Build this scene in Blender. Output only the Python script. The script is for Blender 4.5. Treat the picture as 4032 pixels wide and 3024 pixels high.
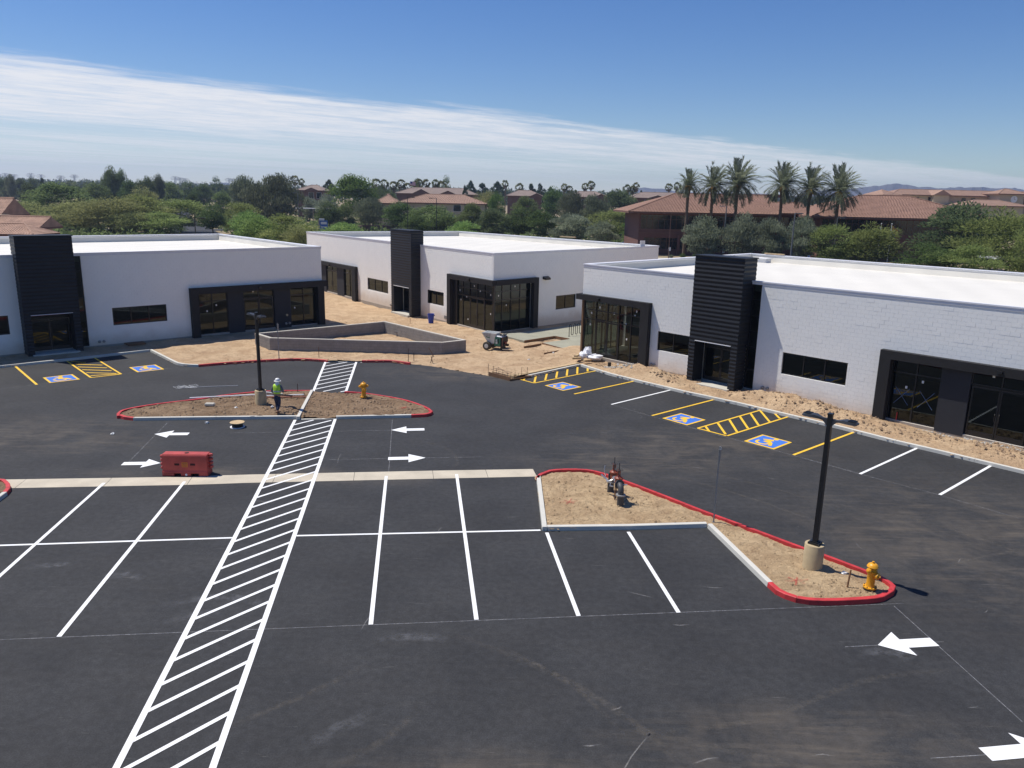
import bpy, bmesh, math, random
import numpy as np
from mathutils import Matrix, Vector
for _o in list(bpy.data.objects): bpy.data.objects.remove(_o)
SC = bpy.context.scene
COL = SC.collection
R = math.radians
random.seed(7)
RNG = np.random.default_rng(11)
CAM_H = 10.6211
# ------------------------------------------------------------------ camera
cam = bpy.data.cameras.new('camera'); cam_o = bpy.data.objects.new('camera', cam); COL.objects.link(cam_o)
cam.sensor_fit = 'HORIZONTAL'; cam.sensor_width = 36.0; cam.lens = 36.0 * 3028 / 4032
cam.clip_start = 0.1; cam.clip_end = 20000
_p, _r = 0.234816, 0.0216818
_f = Vector((0, math.cos(_p), -math.sin(_p))); _x = Vector((1, 0, 0)); _u = _x.cross(_f)
_rt = _x * math.cos(_r) + _u * math.sin(_r); _up = _u * math.cos(_r) - _x * math.sin(_r)
_m = Matrix((_rt, _up, -_f)).transposed().to_4x4(); _m.translation = (0, 0, CAM_H)
cam_o.matrix_world = _m
SC.camera = cam_o
# ------------------------------------------------------------------ sky and sun
SUN_EL, SUN_AZ = R(63.5), R(158.0)     # the sun stands to the left, a little behind the shops
sdir = Vector((math.cos(SUN_AZ) * math.cos(SUN_EL), math.sin(SUN_AZ) * math.cos(SUN_EL), math.sin(SUN_EL)))
sun = bpy.data.lights.new('sun', 'SUN'); sun.energy = 4.65; sun.angle = R(0.53); sun.color = (1.0, 0.955, 0.88)
sun_o = bpy.data.objects.new('sun', sun); COL.objects.link(sun_o)
sun_o.rotation_euler = sdir.to_track_quat('Z', 'Y').to_euler(); sun_o.location = (-40, 20, 60)
W = bpy.data.worlds.new('World'); SC.world = W; W.use_nodes = True
nt = W.node_tree; N = nt.nodes; L = nt.links; N.clear()
def nn(t, **k):
    n = N.new(t)
    for a, b in k.items(): setattr(n, a, b)
    return n
def mth(op, a, b=None, c=None, clamp=False):
    n = nn('ShaderNodeMath', operation=op); n.use_clamp = clamp
    for i, v in enumerate((a, b, c)):
        if v is None: continue
        if isinstance(v, (int, float)): n.inputs[i].default_value = v
        else: L.new(v, n.inputs[i])
    return n.outputs[0]
sky = nn('ShaderNodeTexSky', sky_type='NISHITA'); sky.sun_disc = False
sky.sun_elevation = SUN_EL; sky.sun_rotation = math.pi / 2 - SUN_AZ
sky.altitude = 400; sky.air_density = 1.0; sky.dust_density = 0.15; sky.ozone_density = 3.5
tc = nn('ShaderNodeTexCoord'); sep = nn('ShaderNodeSeparateXYZ'); L.new(tc.outputs['Generated'], sep.inputs[0])
zz = mth('MAXIMUM', sep.outputs[2], 0.012)
px = mth('DIVIDE', sep.outputs[0], zz); py = mth('DIVIDE', sep.outputs[1], zz)
# cloud-sheet coordinates: a along its edge, s across it (s > 0 under the sheet)
ca, sa = 0.732, 0.681
al = mth('ADD', mth('MULTIPLY', px, ca), mth('MULTIPLY', py, sa))
ac = mth('SUBTRACT', mth('SUBTRACT', mth('MULTIPLY', py, ca), mth('MULTIPLY', px, sa)), 7.0)
def noise(scale_a, scale_s, detail, rough, off):
    cb = nn('ShaderNodeCombineXYZ'); L.new(mth('MULTIPLY', al, scale_a), cb.inputs[0]); L.new(mth('MULTIPLY', ac, scale_s), cb.inputs[1]); cb.inputs[2].default_value = off
    n = nn('ShaderNodeTexNoise'); n.inputs['Scale'].default_value = 1.0; n.inputs['Detail'].default_value = detail; n.inputs['Roughness'].default_value = rough
    L.new(cb.outputs[0], n.inputs['Vector']); return n.outputs['Fac']
n1 = noise(0.20, 0.42, 7, 0.62, 3.1); n2 = noise(0.10, 0.55, 7, 0.6, 9.4); n3 = noise(0.55, 2.2, 7, 0.68, 1.7)
n4 = noise(1.5, 3.0, 7, 0.7, 5.5)
edge = mth('ADD', ac, mth('MULTIPLY', mth('SUBTRACT', n1, 0.5), 2.6))
edge = mth('ADD', edge, mth('MULTIPLY', mth('SUBTRACT', n3, 0.5), 1.8))
rise = nn('ShaderNodeMapRange', interpolation_type='SMOOTHSTEP'); L.new(edge, rise.inputs[0]); rise.inputs[1].default_value = -0.1; rise.inputs[2].default_value = 0.9
gaps = nn('ShaderNodeMapRange', interpolation_type='SMOOTHSTEP'); L.new(mth('ADD', mth('MULTIPLY', n2, 0.62), mth('MULTIPLY', n3, 0.38)), gaps.inputs[0]); gaps.inputs[1].default_value = 0.40; gaps.inputs[2].default_value = 0.57
gaps.inputs[3].default_value = 0.42; gaps.inputs[4].default_value = 1.0
near = nn('ShaderNodeMapRange', interpolation_type='SMOOTHSTEP'); L.new(edge, near.inputs[0]); near.inputs[1].default_value = 3.0; near.inputs[2].default_value = 7.0; near.inputs[3].default_value = 1.0; near.inputs[4].default_value = 0.0
dens = mth('ADD', mth('MULTIPLY', gaps.outputs[0], 0.80), mth('MULTIPLY', near.outputs[0], mth('ADD', 0.06, mth('MULTIPLY', n3, 0.6))), clamp=True)
thin = nn('ShaderNodeMapRange'); L.new(al, thin.inputs[0]); thin.inputs[1].default_value = 4.0; thin.inputs[2].default_value = 26.0; thin.inputs[3].default_value = 0.93; thin.inputs[4].default_value = 0.62
dens = mth('MULTIPLY', dens, mth('ADD', 0.10, mth('MULTIPLY', n4, 1.55)), clamp=True)
cf = mth('MULTIPLY', mth('MULTIPLY', rise.outputs[0], dens), thin.outputs[0], clamp=True)
up = nn('ShaderNodeMapRange'); L.new(sep.outputs[2], up.inputs[0]); up.inputs[1].default_value = 0.0; up.inputs[2].default_value = 0.012
cf = mth('MULTIPLY', cf, up.outputs[0])
mx = nn('ShaderNodeMix', data_type='RGBA'); L.new(cf, mx.inputs[0])
hs = nn('ShaderNodeHueSaturation'); hs.inputs['Saturation'].default_value = 1.3; hs.inputs['Hue'].default_value = 0.513; L.new(sky.outputs[0], hs.inputs['Color'])
L.new(hs.outputs[0], mx.inputs[6]); mx.inputs[7].default_value = (9.0, 9.0, 9.1, 1)
bg = nn('ShaderNodeBackground'); L.new(mx.outputs[2], bg.inputs[0]); bg.inputs[1].default_value = 0.092
ow = nn('ShaderNodeOutputWorld'); L.new(bg.outputs[0], ow.inputs[0])
SC.view_settings.view_transform = 'Standard'; SC.view_settings.look = 'None'; SC.view_settings.gamma = 1.0
SC.view_settings.use_curve_mapping = False; SC.view_settings.exposure = 0.15
SC.cycles.max_bounces = 6; SC.cycles.transparent_max_bounces = 8
SC.cycles.volume_bounces = 0
# ------------------------------------------------------------------ helpers
def tag(o, label=None, cat=None, group=None, kind=None):
    if label: o['label'] = label
    if cat: o['category'] = cat
    if group: o['group'] = group
    if kind: o['kind'] = kind
    return o
def empty(name, loc=(0, 0, 0), rz=0.0, parent=None):
    o = bpy.data.objects.new(name, None); COL.objects.link(o); o.location = loc; o.rotation_euler = (0, 0, rz)
    o.empty_display_size = 0.2
    if parent: o.parent = parent
    return o
def thing(name, label, cat, loc=(0, 0, 0), rz=0.0, group=None):
    return tag(empty(name, loc, rz), label, cat, group)
def inst(o, name=None, loc=None, rot=None, scale=None, parent=None):
    c = o.copy(); COL.objects.link(c)
    if loc is not None: c.location = loc
    if rot is not None: c.rotation_euler = rot
    if scale is not None: c.scale = scale
    if parent is not None: c.parent = parent
    return c
def piece(name, mesh, parent, loc=(0, 0, 0), rot=(0, 0, 0), scale=(1, 1, 1)):
    o = bpy.data.objects.new(name, mesh); COL.objects.link(o); o.parent = parent
    o.location = loc; o.rotation_euler = rot; o.scale = scale
    return o
def copy_tree(o, parent=None):
    c = o.copy(); COL.objects.link(c)
    if parent: c.parent = parent
    for ch in list(o.children): copy_tree(ch, c)
    return c
class MB:
    """collects simple shapes into one mesh"""
    def __init__(s, xf=None): s.v = []; s.f = []; s.xf = xf
    def add(s, vs, fs):
        b = len(s.v)
        if s.xf: vs = [s.xf(*p) for p in vs]
        s.v.extend([tuple(map(float, p)) for p in vs]); s.f.extend([tuple(b + i for i in f) for f in fs]); return s
    def box(s, x0, x1, y0, y1, z0, z1):
        x0, x1 = min(x0, x1), max(x0, x1); y0, y1 = min(y0, y1), max(y0, y1); z0, z1 = min(z0, z1), max(z0, z1)
        return s.add([(x0, y0, z0), (x1, y0, z0), (x1, y1, z0), (x0, y1, z0), (x0, y0, z1), (x1, y0, z1), (x1, y1, z1), (x0, y1, z1)],
                     [(3, 2, 1, 0), (4, 5, 6, 7), (0, 1, 5, 4), (1, 2, 6, 5), (2, 3, 7, 6), (3, 0, 4, 7)])
    def obox(s, c, ax, ay, az):
        """box from centre and three half-axis vectors"""
        c, ax, ay, az = (Vector(q) for q in (c, ax, ay, az)); o = []
        for k in (-1, 1):
            for i, j in ((-1, -1), (1, -1), (1, 1), (-1, 1)): o.append(c + ax * i + ay * j + az * k)
        return s.add(o, [(3, 2, 1, 0), (4, 5, 6, 7), (0, 1, 5, 4), (1, 2, 6, 5), (2, 3, 7, 6), (3, 0, 4, 7)])
    def prism(s, poly, z0, z1):
        n = len(poly)
        vs = [(p[0], p[1], z0) for p in poly] + [(p[0], p[1], z1) for p in poly]
        return s.add(vs, [tuple(range(n - 1, -1, -1)), tuple(range(n, 2 * n))] + [(i, (i + 1) % n, n + (i + 1) % n, n + i) for i in range(n)])
    def sheet(s, poly, z):
        return s.add([(p[0], p[1], z) for p in poly], [tuple(range(len(poly)))])
    def tube(s, pts, r, n=8, cap=True):
        pts = [Vector(p) for p in pts]; rs = r if isinstance(r, (list, tuple)) else [r] * len(pts)
        vs = []; fs = []; pu = None
        for i, p in enumerate(pts):
            d = (pts[min(i + 1, len(pts) - 1)] - pts[max(i - 1, 0)]).normalized()
            if pu is None: pu = d.orthogonal().normalized()
            u = (pu - d * pu.dot(d)); u = u.normalized() if u.length > 1e-6 else d.orthogonal().normalized(); pu = u; w = d.cross(u)
            for k in range(n):
                a = 2 * math.pi * k / n; vs.append(p + (u * math.cos(a) + w * math.sin(a)) * rs[i])
        for i in range(len(pts) - 1):
            for k in range(n): fs.append((i * n + k, i * n + (k + 1) % n, (i + 1) * n + (k + 1) % n, (i + 1) * n + k))
        if cap: fs.append(tuple(range(n - 1, -1, -1))); fs.append(tuple(range(len(vs) - n, len(vs))))
        return s.add(vs, fs)
    def lathe(s, prof, n=16, c=(0, 0, 0), axis='z'):
        vs = []; fs = []
        for r, h in prof:
            for k in range(n):
                a = 2 * math.pi * k / n; x, y = r * math.cos(a), r * math.sin(a)
                p = (x, y, h) if axis == 'z' else ((h, x, y) if axis == 'x' else (y, h, x))
                vs.append((c[0] + p[0], c[1] + p[1], c[2] + p[2]))
        m = len(prof)
        for i in range(m - 1):
            for k in range(n): fs.append((i * n + k, i * n + (k + 1) % n, (i + 1) * n + (k + 1) % n, (i + 1) * n + k))
        fs.append(tuple(range(n - 1, -1, -1))); fs.append(tuple(range((m - 1) * n, m * n)))
        return s.add(vs, fs)
    def mesh(s, name, m=None, smooth=False, bevel=0):
        me = bpy.data.meshes.new(name); me.from_pydata(s.v, [], s.f); me.update()
        if m: me.materials.append(m)
        if bevel:
            bm = bmesh.new(); bm.from_mesh(me); bmesh.ops.bevel(bm, geom=list(bm.edges), offset=bevel, segments=2, affect='EDGES', clamp_overlap=True); bm.to_mesh(me); bm.free()
        if smooth:
            me.shade_smooth()
            try: me.set_sharp_from_angle(angle=R(40))
            except Exception: pass
        return me
    def build(s, name, m=None, parent=None, smooth=False, bevel=0, loc=(0, 0, 0), rz=0):
        o = bpy.data.objects.new(name, s.mesh(name, m, smooth, bevel)); COL.objects.link(o); o.location = loc; o.rotation_euler = (0, 0, rz)
        if parent: o.parent = parent
        return o
UNIT = {}
def unit(m):
    """a unit cube (centred, base at z=0) with material m, shared between alike pieces"""
    if m.name not in UNIT: UNIT[m.name] = MB().box(-.5, .5, -.5, .5, 0, 1).mesh('unit_' + m.name, m)
    return UNIT[m.name]
def np_mesh(name, V, F, m, attr=None):
    """V (n,3), F (k,3|4) ints"""
    me = bpy.data.meshes.new(name); V = np.asarray(V, np.float32); F = np.asarray(F, np.int32); k = F.shape[1]
    me.vertices.add(len(V)); me.vertices.foreach_set('co', V.ravel())
    me.loops.add(F.size); me.loops.foreach_set('vertex_index', F.ravel())
    me.polygons.add(len(F)); me.polygons.foreach_set('loop_start', np.arange(0, F.size, k, dtype=np.int32)); me.polygons.foreach_set('loop_total', np.full(len(F), k, np.int32))
    me.materials.append(m)
    if attr is not None:
        a = me.attributes.new('tint', 'FLOAT', 'FACE'); a.data.foreach_set('value', np.asarray(attr, np.float32))
    me.update(calc_edges=True); me.shade_flat(); return me
# ------------------------------------------------------------------ materials
M = {}
def pm(name, col, rough=0.8, var=0.10, scale=3.0, bump=0.0, bscale=40.0, metal=0.0, spec=0.5, detail=5.0, world=False, col2=None):
    m = bpy.data.materials.new(name); m.use_nodes = True; t = m.node_tree; n = t.nodes; l = t.links
    b = n['Principled BSDF']; b.inputs['Roughness'].default_value = rough; b.inputs['Metallic'].default_value = metal
    b.inputs['Specular IOR Level'].default_value = spec
    if world: g = n.new('ShaderNodeNewGeometry'); vec = g.outputs['Position']
    else: g = n.new('ShaderNodeTexCoord'); vec = g.outputs['Object']
    no = n.new('ShaderNodeTexNoise'); no.inputs['Scale'].default_value = scale; no.inputs['Detail'].default_value = detail; no.inputs['Roughness'].default_value = .6
    l.new(vec, no.inputs['Vector'])
    mr = n.new('ShaderNodeMapRange'); l.new(no.outputs['Fac'], mr.inputs[0]); mr.inputs[1].default_value = .3; mr.inputs[2].default_value = .7
    mi = n.new('ShaderNodeMix'); mi.data_type = 'RGBA'; l.new(mr.outputs[0], mi.inputs[0])
    c2 = col2 or tuple(min(1, c * (1 + var)) for c in col); c1 = tuple(c * (1 - var) for c in col)
    mi.inputs[6].default_value = (*c1, 1); mi.inputs[7].default_value = (*c2, 1); l.new(mi.outputs[2], b.inputs['Base Color'])
    if bump:
        nb = n.new('ShaderNodeTexNoise'); nb.inputs['Scale'].default_value = bscale; nb.inputs['Detail'].default_value = 6; l.new(vec, nb.inputs['Vector'])
        bp = n.new('ShaderNodeBump'); bp.inputs['Strength'].default_value = bump; bp.inputs['Distance'].default_value = .02; l.new(nb.outputs['Fac'], bp.inputs['Height']); l.new(bp.outputs[0], b.inputs['Normal'])
    M[name] = m; return m
pm('white_wall', (.86, .85, .81), .75, .02, .7, .10, 60)
pm('white_block', (.86, .85, .81), .75, .02, 1.5, .08, 60, world=True)
pm('roof_white', (.70, .67, .60), .7, .045, .22, .1, 1.2, world=True)
pm('coping', (.72, .72, .75), .45, .04, 2)
pm('parapet', (.70, .70, .70), .7, .06, 1.0, .1, 3)
pm('black_panel', (.014, .015, .018), .55, .12, 2, spec=.35, world=True)
pm('black_frame', (.012, .012, .013), .35, .1, 5)
pm('portal', (.022, .021, .021), .7, .12, 1.5, .1, 80, spec=.3)
pm('portal_fill', (.030, .031, .036), .75, .1, 1.5, .1, 60, spec=.3)
pm('bronze', (.16, .09, .045), .6, .2, 3)
pm('interior', (.34, .33, .31), .9, .1, .8)
pm('interior_floor', (.24, .23, .20), .8, .2, .5)
pm('concrete', (.52, .49, .42), .85, .08, 1.2, .15, 50)
pm('concrete_new', (.30, .29, .22), .85, .12, .8, .15, 40, world=True)
pm('concrete_gut', (.50, .44, .34), .85, .13, 1.0, .15, 50, world=True)
pm('concrete_stem', (.34, .30, .25), .9, .15, 1.2, .2, 40)
pm('kerb_red', (.50, .035, .038), .6, .25, 3.5, .1, 40)
pm('kerb_white', (.56, .54, .48), .8, .07, 1.5, .15, 50)
pm('block_grey', (.25, .235, .22), .9, .12, 2.5, .2, 50, world=True)
pm('mortar_grey', (.17, .155, .14), .95, .1, 3, .2, 40)
pm('paint_yellow', (.82, .50, .035), .6, .10, 2.5, world=True)
pm('paint_blue', (.045, .17, .60), .55, .08, 2.5, world=True)
pm('steel_black', (.012, .012, .013), .35, .2, 4)
pm('galv', (.30, .30, .30), .5, .15, 4, metal=.4)
pm('sonotube', (.44, .345, .205), .85, .12, 2.5, .2, 30)
pm('hydrant_yellow', (.72, .33, .015), .4, .10, 6)
pm('hydrant_black', (.02, .02, .02), .5, .1, 6)
pm('barrier_red', (.44, .062, .05), .55, .22, 2.0, .1, 30)
pm('barrier_hole_shade', (.04, .006, .006), .8)  # near-black red, the shade inside the barrier's holes put into the colour
pm('orange', (.60, .17, .02), .6)
pm('iron_red', (.22, .045, .018), .5, .2, 8)
pm('iron_dark', (.06, .06, .062), .55, .25, 6)
pm('stainless', (.55, .55, .55), .3, .1, 4, metal=.8)
pm('lumber', (.50, .36, .20), .8, .2, 3)
pm('lumber_dark', (.19, .10, .05), .85, .2, 3)
pm('blue_plastic', (.012, .05, .36), .4, .1, 4)
pm('hopper', (.62, .62, .58), .5, .10, 3)
pm('buggy_green', (.03, .17, .11), .45, .15, 4)
pm('tyre', (.07, .06, .045), .9, .25, 6)
pm('engine', (.018, .016, .016), .6, .3, 8)
pm('engine_red', (.16, .015, .015), .5)
pm('vest', (.50, .80, .05), .7, .12, 8)
pm('vest_tape', (.42, .45, .47), .4)
pm('grey_cloth', (.13, .13, .14), .9, .15, 8)
pm('jeans', (.020, .028, .06), .9, .25, 8)
pm('boot', (.17, .085, .04), .8, .2, 9)
pm('skin', (.36, .19, .12), .6)
pm('hat_white', (.75, .75, .73), .35)
pm('white_cloth', (.78, .78, .80), .8, .05, 8)
pm('clod', (.25, .165, .10), .95, .15, 4, .3, 20, col2=(.35, .245, .155), world=True)
pm('rubble', (.42, .40, .36), .95, .15, 6, .3, 20)
pm('litter', (.72, .72, .70), .6)
pm('spray_red', (.55, .06, .05), .9, .3, 12)
pm('rebar', (.09, .055, .04), .8)
pm('plaster_brown', (.16, .075, .06), .9, .08, .6, .1, 20)
pm('plaster_tan', (.47, .385, .27), .9, .08, .6)
pm('plaster_brick', (.16, .085, .06), .9, .1, .6)
pm('trim_brown', (.17, .085, .06), .8, .1, 1)
pm('dark_glass', (.010, .011, .013), .08, .1, 1, spec=.6)
pm('tile_office', (.265, .15, .105), .85, .16, .8, .0)
pm('tile_left', (.38, .235, .165), .85, .25, .9)
pm('tile_brown', (.27, .205, .17), .9, .12, .5)
pm('tile_salmon', (.32, .20, .142), .9, .12, .5)
pm('car_dark', (.02, .022, .028), .25)
pm('car_white', (.7, .7, .7), .3)
pm('sign_white', (.75, .75, .75), .5)
pm('sign_blue', (.03, .13, .42), .5)
pm('bark', (.13, .095, .065), .95, .25, 6, .3, 20)
pm('bark_green', (.16, .17, .07), .9, .2, 6)
pm('palm_bark', (.15, .105, .07), .95, .3, 8, .4, 15)
pm('pole_grey', (.17, .17, .165), .5, .1, 2)
pm('mountain', (.065, .06, .06), .95, .3, .004, world=True)
def glass():
    m = bpy.data.materials.new('glass'); m.use_nodes = True; t = m.node_tree; n = t.nodes; l = t.links; n.clear()
    tr = n.new('ShaderNodeBsdfTransparent'); tr.inputs[0].default_value = (.24, .28, .26, 1)
    gl = n.new('ShaderNodeBsdfGlossy'); gl.inputs['Roughness'].default_value = .015; gl.inputs[0].default_value = (.66, .74, .72, 1)
    fr = n.new('ShaderNodeFresnel'); fr.inputs[0].default_value = 1.62
    g = n.new('ShaderNodeNewGeometry'); nz = n.new('ShaderNodeTexNoise'); nz.inputs['Scale'].default_value = .55; nz.inputs['Detail'].default_value = 1; l.new(g.outputs['Position'], nz.inputs['Vector'])
    bp = n.new('ShaderNodeBump'); bp.inputs['Strength'].default_value = .06; bp.inputs['Distance'].default_value = .02; l.new(nz.outputs['Fac'], bp.inputs['Height'])
    l.new(bp.outputs[0], gl.inputs['Normal'])
    mi = n.new('ShaderNodeMixShader'); l.new(fr.outputs[0], mi.inputs[0]); l.new(tr.outputs[0], mi.inputs[1]); l.new(gl.outputs[0], mi.inputs[2])
    o = n.new('ShaderNodeOutputMaterial'); l.new(mi.outputs[0], o.inputs[0]); M['glass'] = m
glass()
def roof_bands():
    m = M['roof_white']; t = m.node_tree; n = t.nodes; l = t.links; b = n['Principled BSDF']; g = n.new('ShaderNodeNewGeometry')
    mp = n.new('ShaderNodeMapping'); mp.inputs['Rotation'].default_value = (0, 0, R(20)); l.new(g.outputs['Position'], mp.inputs[0])
    w = n.new('ShaderNodeTexWave'); w.inputs['Scale'].default_value = .13; w.inputs['Distortion'].default_value = 5.0; w.inputs['Detail'].default_value = 3; w.inputs['Detail Scale'].default_value = .6; l.new(mp.outputs[0], w.inputs['Vector'])
    mi = n.new('ShaderNodeMix'); mi.data_type = 'RGBA'; mi.blend_type = 'MULTIPLY'; src = b.inputs['Base Color'].links[0].from_socket; l.new(src, mi.inputs[6]); mr = n.new('ShaderNodeMapRange'); l.new(w.outputs['Fac'], mr.inputs[0]); mr.inputs[3].default_value = .955; mr.inputs[4].default_value = 1.0
    l.new(mr.outputs[0], mi.inputs[7]); mi.inputs[0].default_value = 1; l.new(mi.outputs[2], b.inputs['Base Color'])
roof_bands()
def base_dust(name):
    """soil splashed on the foot of a wall"""
    m = M[name]; t = m.node_tree; n = t.nodes; l = t.links; b = n['Principled BSDF']; g = n.new('ShaderNodeNewGeometry'); sp = n.new('ShaderNodeSeparateXYZ'); l.new(g.outputs['Position'], sp.inputs[0])
    nz = n.new('ShaderNodeTexNoise'); nz.inputs['Scale'].default_value = .9; nz.inputs['Detail'].default_value = 7; nz.inputs['Roughness'].default_value = .65; l.new(g.outputs['Position'], nz.inputs['Vector'])
    ad = n.new('ShaderNodeMath'); ad.operation = 'MULTIPLY_ADD'; l.new(nz.outputs['Fac'], ad.inputs[0]); ad.inputs[1].default_value = -1.1; l.new(sp.outputs[2], ad.inputs[2])
    mr = n.new('ShaderNodeMapRange'); mr.interpolation_type = 'SMOOTHSTEP'; l.new(ad.outputs[0], mr.inputs[0]); mr.inputs[1].default_value = -.45; mr.inputs[2].default_value = .75; mr.inputs[3].default_value = .55; mr.inputs[4].default_value = 0
    mi = n.new('ShaderNodeMix'); mi.data_type = 'RGBA'; src = b.inputs['Base Color'].links[0].from_socket; l.new(mr.outputs[0], mi.inputs[0]); l.new(src, mi.inputs[6]); mi.inputs[7].default_value = (.52, .40, .28, 1); l.new(mi.outputs[2], b.inputs['Base Color'])
base_dust('white_wall'); base_dust('white_block')
def paint_white():
    """road paint: worn in small specks"""
    m = pm('paint_white', (.80, .80, .79), .6, .05, 2.0, world=True); t = m.node_tree; n = t.nodes; l = t.links; b = n['Principled BSDF']
    g = n.new('ShaderNodeNewGeometry'); nz = n.new('ShaderNodeTexNoise'); nz.inputs['Scale'].default_value = 15; nz.inputs['Detail'].default_value = 8; nz.inputs['Roughness'].default_value = .8; l.new(g.outputs['Position'], nz.inputs['Vector'])
    mr = n.new('ShaderNodeMapRange'); l.new(nz.outputs['Fac'], mr.inputs[0]); mr.inputs[1].default_value = .57; mr.inputs[2].default_value = .72; mr.inputs[4].default_value = .7
    mi = n.new('ShaderNodeMix'); mi.data_type = 'RGBA'; l.new(mr.outputs[0], mi.inputs[0]); src = b.inputs['Base Color'].links[0].from_socket
    l.new(src, mi.inputs[6]); mi.inputs[7].default_value = (.2, .2, .2, 1); l.new(mi.outputs[2], b.inputs['Base Color'])
paint_white()
def faint(name, col, lo, hi, amt, scale=3.0, fade=False):
    """thin dusting: a sheet that lets most of what lies under it show through"""
    m = bpy.data.materials.new(name); m.use_nodes = True; t = m.node_tree; n = t.nodes; l = t.links; b = n['Principled BSDF']
    b.inputs['Base Color'].default_value = (*col, 1); b.inputs['Roughness'].default_value = .95; b.inputs['Specular IOR Level'].default_value = .2
    g = n.new('ShaderNodeNewGeometry'); nz = n.new('ShaderNodeTexNoise'); nz.inputs['Scale'].default_value = scale; nz.inputs['Detail'].default_value = 8; nz.inputs['Roughness'].default_value = .75; l.new(g.outputs['Position'], nz.inputs['Vector'])
    mr = n.new('ShaderNodeMapRange'); l.new(nz.outputs['Fac'], mr.inputs[0]); mr.inputs[1].default_value = lo; mr.inputs[2].default_value = hi; mr.inputs[4].default_value = amt
    out = mr.outputs[0]
    if fade:
        at = n.new('ShaderNodeAttribute'); at.attribute_name = 'fade'; mu = n.new('ShaderNodeMath'); mu.operation = 'MULTIPLY'; l.new(out, mu.inputs[0]); l.new(at.outputs['Fac'], mu.inputs[1]); out = mu.outputs[0]
    l.new(out, b.inputs['Alpha']); M[name] = m
faint('chalk', (.6, .6, .62), .3, .7, .6, 5)
faint('track_dust', (.28, .24, .19), .42, .74, .24, 4.5, True)
faint('paint_scuff', (.55, .56, .60), .42, .75, .2, 3.5, True)
faint('scratch', (.55, .53, .50), .30, .66, .5, 9, True)
faint('spray', (.50, .075, .06), .38, .66, .8, 11)
def asphalt():
    m = bpy.data.materials.new('asphalt'); m.use_nodes = True; t = m.node_tree; n = t.nodes; l = t.links; b = n['Principled BSDF']
    g = n.new('ShaderNodeNewGeometry'); P = g.outputs['Position']
    def nz(scale, det, ro, vec=P, dist=0):
        a = n.new('ShaderNodeTexNoise'); a.inputs['Scale'].default_value = scale; a.inputs['Detail'].default_value = det; a.inputs['Roughness'].default_value = ro; a.inputs['Distortion'].default_value = dist; l.new(vec, a.inputs['Vector']); return a.outputs['Fac']
    def mr(v, a, b_, c=0., d=1.):
        q = n.new('ShaderNodeMapRange'); q.interpolation_type = 'SMOOTHSTEP'; l.new(v, q.inputs[0]); q.inputs[1].default_value = a; q.inputs[2].default_value = b_; q.inputs[3].default_value = c; q.inputs[4].default_value = d; return q.outputs[0]
    def ma(op, a, b_):
        q = n.new('ShaderNodeMath'); q.operation = op; q.use_clamp = op != 'MULTIPLY'
        for i, v in enumerate((a, b_)):
            if isinstance(v, (int, float)): q.inputs[i].default_value = v
            else: l.new(v, q.inputs[i])
        return q.outputs[0]
    def mapv(rot, sx, sy, loc=(0, 0, 0)):
        q = n.new('ShaderNodeMapping'); q.inputs['Rotation'].default_value = (0, 0, R(rot)); q.inputs['Scale'].default_value = (sx, sy, 1); q.inputs['Location'].default_value = loc; l.new(P, q.inputs[0]); return q.outputs[0]
    mi = n.new('ShaderNodeMix'); mi.data_type = 'RGBA'; l.new(mr(nz(.35, 5, .6), .3, .7), mi.inputs[0])
    mi.inputs[6].default_value = (.0245, .0248, .0265, 1); mi.inputs[7].default_value = (.0345, .035, .0367, 1)
    # aggregate grain
    m2 = n.new('ShaderNodeMix'); m2.data_type = 'RGBA'; m2.blend_type = 'MULTIPLY'; m2.inputs[0].default_value = 1
    l.new(mi.outputs[2], m2.inputs[6]); gr = ma('MULTIPLY', mr(nz(30, 5, .85), .3, .7, .58, 1.42), mr(nz(5, 6, .7), .3, .7, .78, 1.22)); l.new(gr, m2.inputs[7])
    # wheel dust and streaks
    def blob(x, y, rx, ry):
        v = n.new('ShaderNodeVectorMath'); v.operation = 'SUBTRACT'; l.new(P, v.inputs[0]); v.inputs[1].default_value = (x, y, 0)
        s = n.new('ShaderNodeVectorMath'); s.operation = 'MULTIPLY'; l.new(v.outputs[0], s.inputs[0]); s.inputs[1].default_value = (1 / rx, 1 / ry, 0)
        k = n.new('ShaderNodeVectorMath'); k.operation = 'LENGTH'; l.new(s.outputs[0], k.inputs[0]); return mr(k.outputs['Value'], .25, 1., 1., 0.)
    dust = None
    for q in ((16, 23.5, 9, 8), (4.5, 30.5, 6, 2.8), (6.5, 13.3, 6, 2.2), (-22, 32.5, 8, 4.2), (-9.5, 28.2, 9, 1.4), (0, 12.2, 5, 1.4), (8, 33, 8, 4), (-3, 47, 8, 3)):
        bl = blob(*q); dust = bl if dust is None else ma('MAXIMUM', dust, bl)
    stre = ma('MAXIMUM', mr(nz(1.0, 6, .7, mapv(38, .35, 2.6)), .48, .72), mr(nz(1.0, 6, .7, mapv(-8, .30, 2.4, (7, 3, 0))), .50, .74))
    pat = mr(nz(.55, 6, .65, dist=.6), .38, .66)
    amt = ma('MULTIPLY', ma('ADD', ma('MULTIPLY', stre, .55), ma('MULTIPLY', pat, .45)), ma('ADD', ma('MULTIPLY', dust, .36), .03))
    m3 = n.new('ShaderNodeMix'); m3.data_type = 'RGBA'; l.new(amt, m3.inputs[0]); l.new(m2.outputs[2], m3.inputs[6]); m3.inputs[7].default_value = (.21, .17, .125, 1)
    # pale scuffs
    sc = ma('MULTIPLY', mr(nz(1.0, 8, .74, mapv(64, .9, 9.)), .62, .74), .30)
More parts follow.
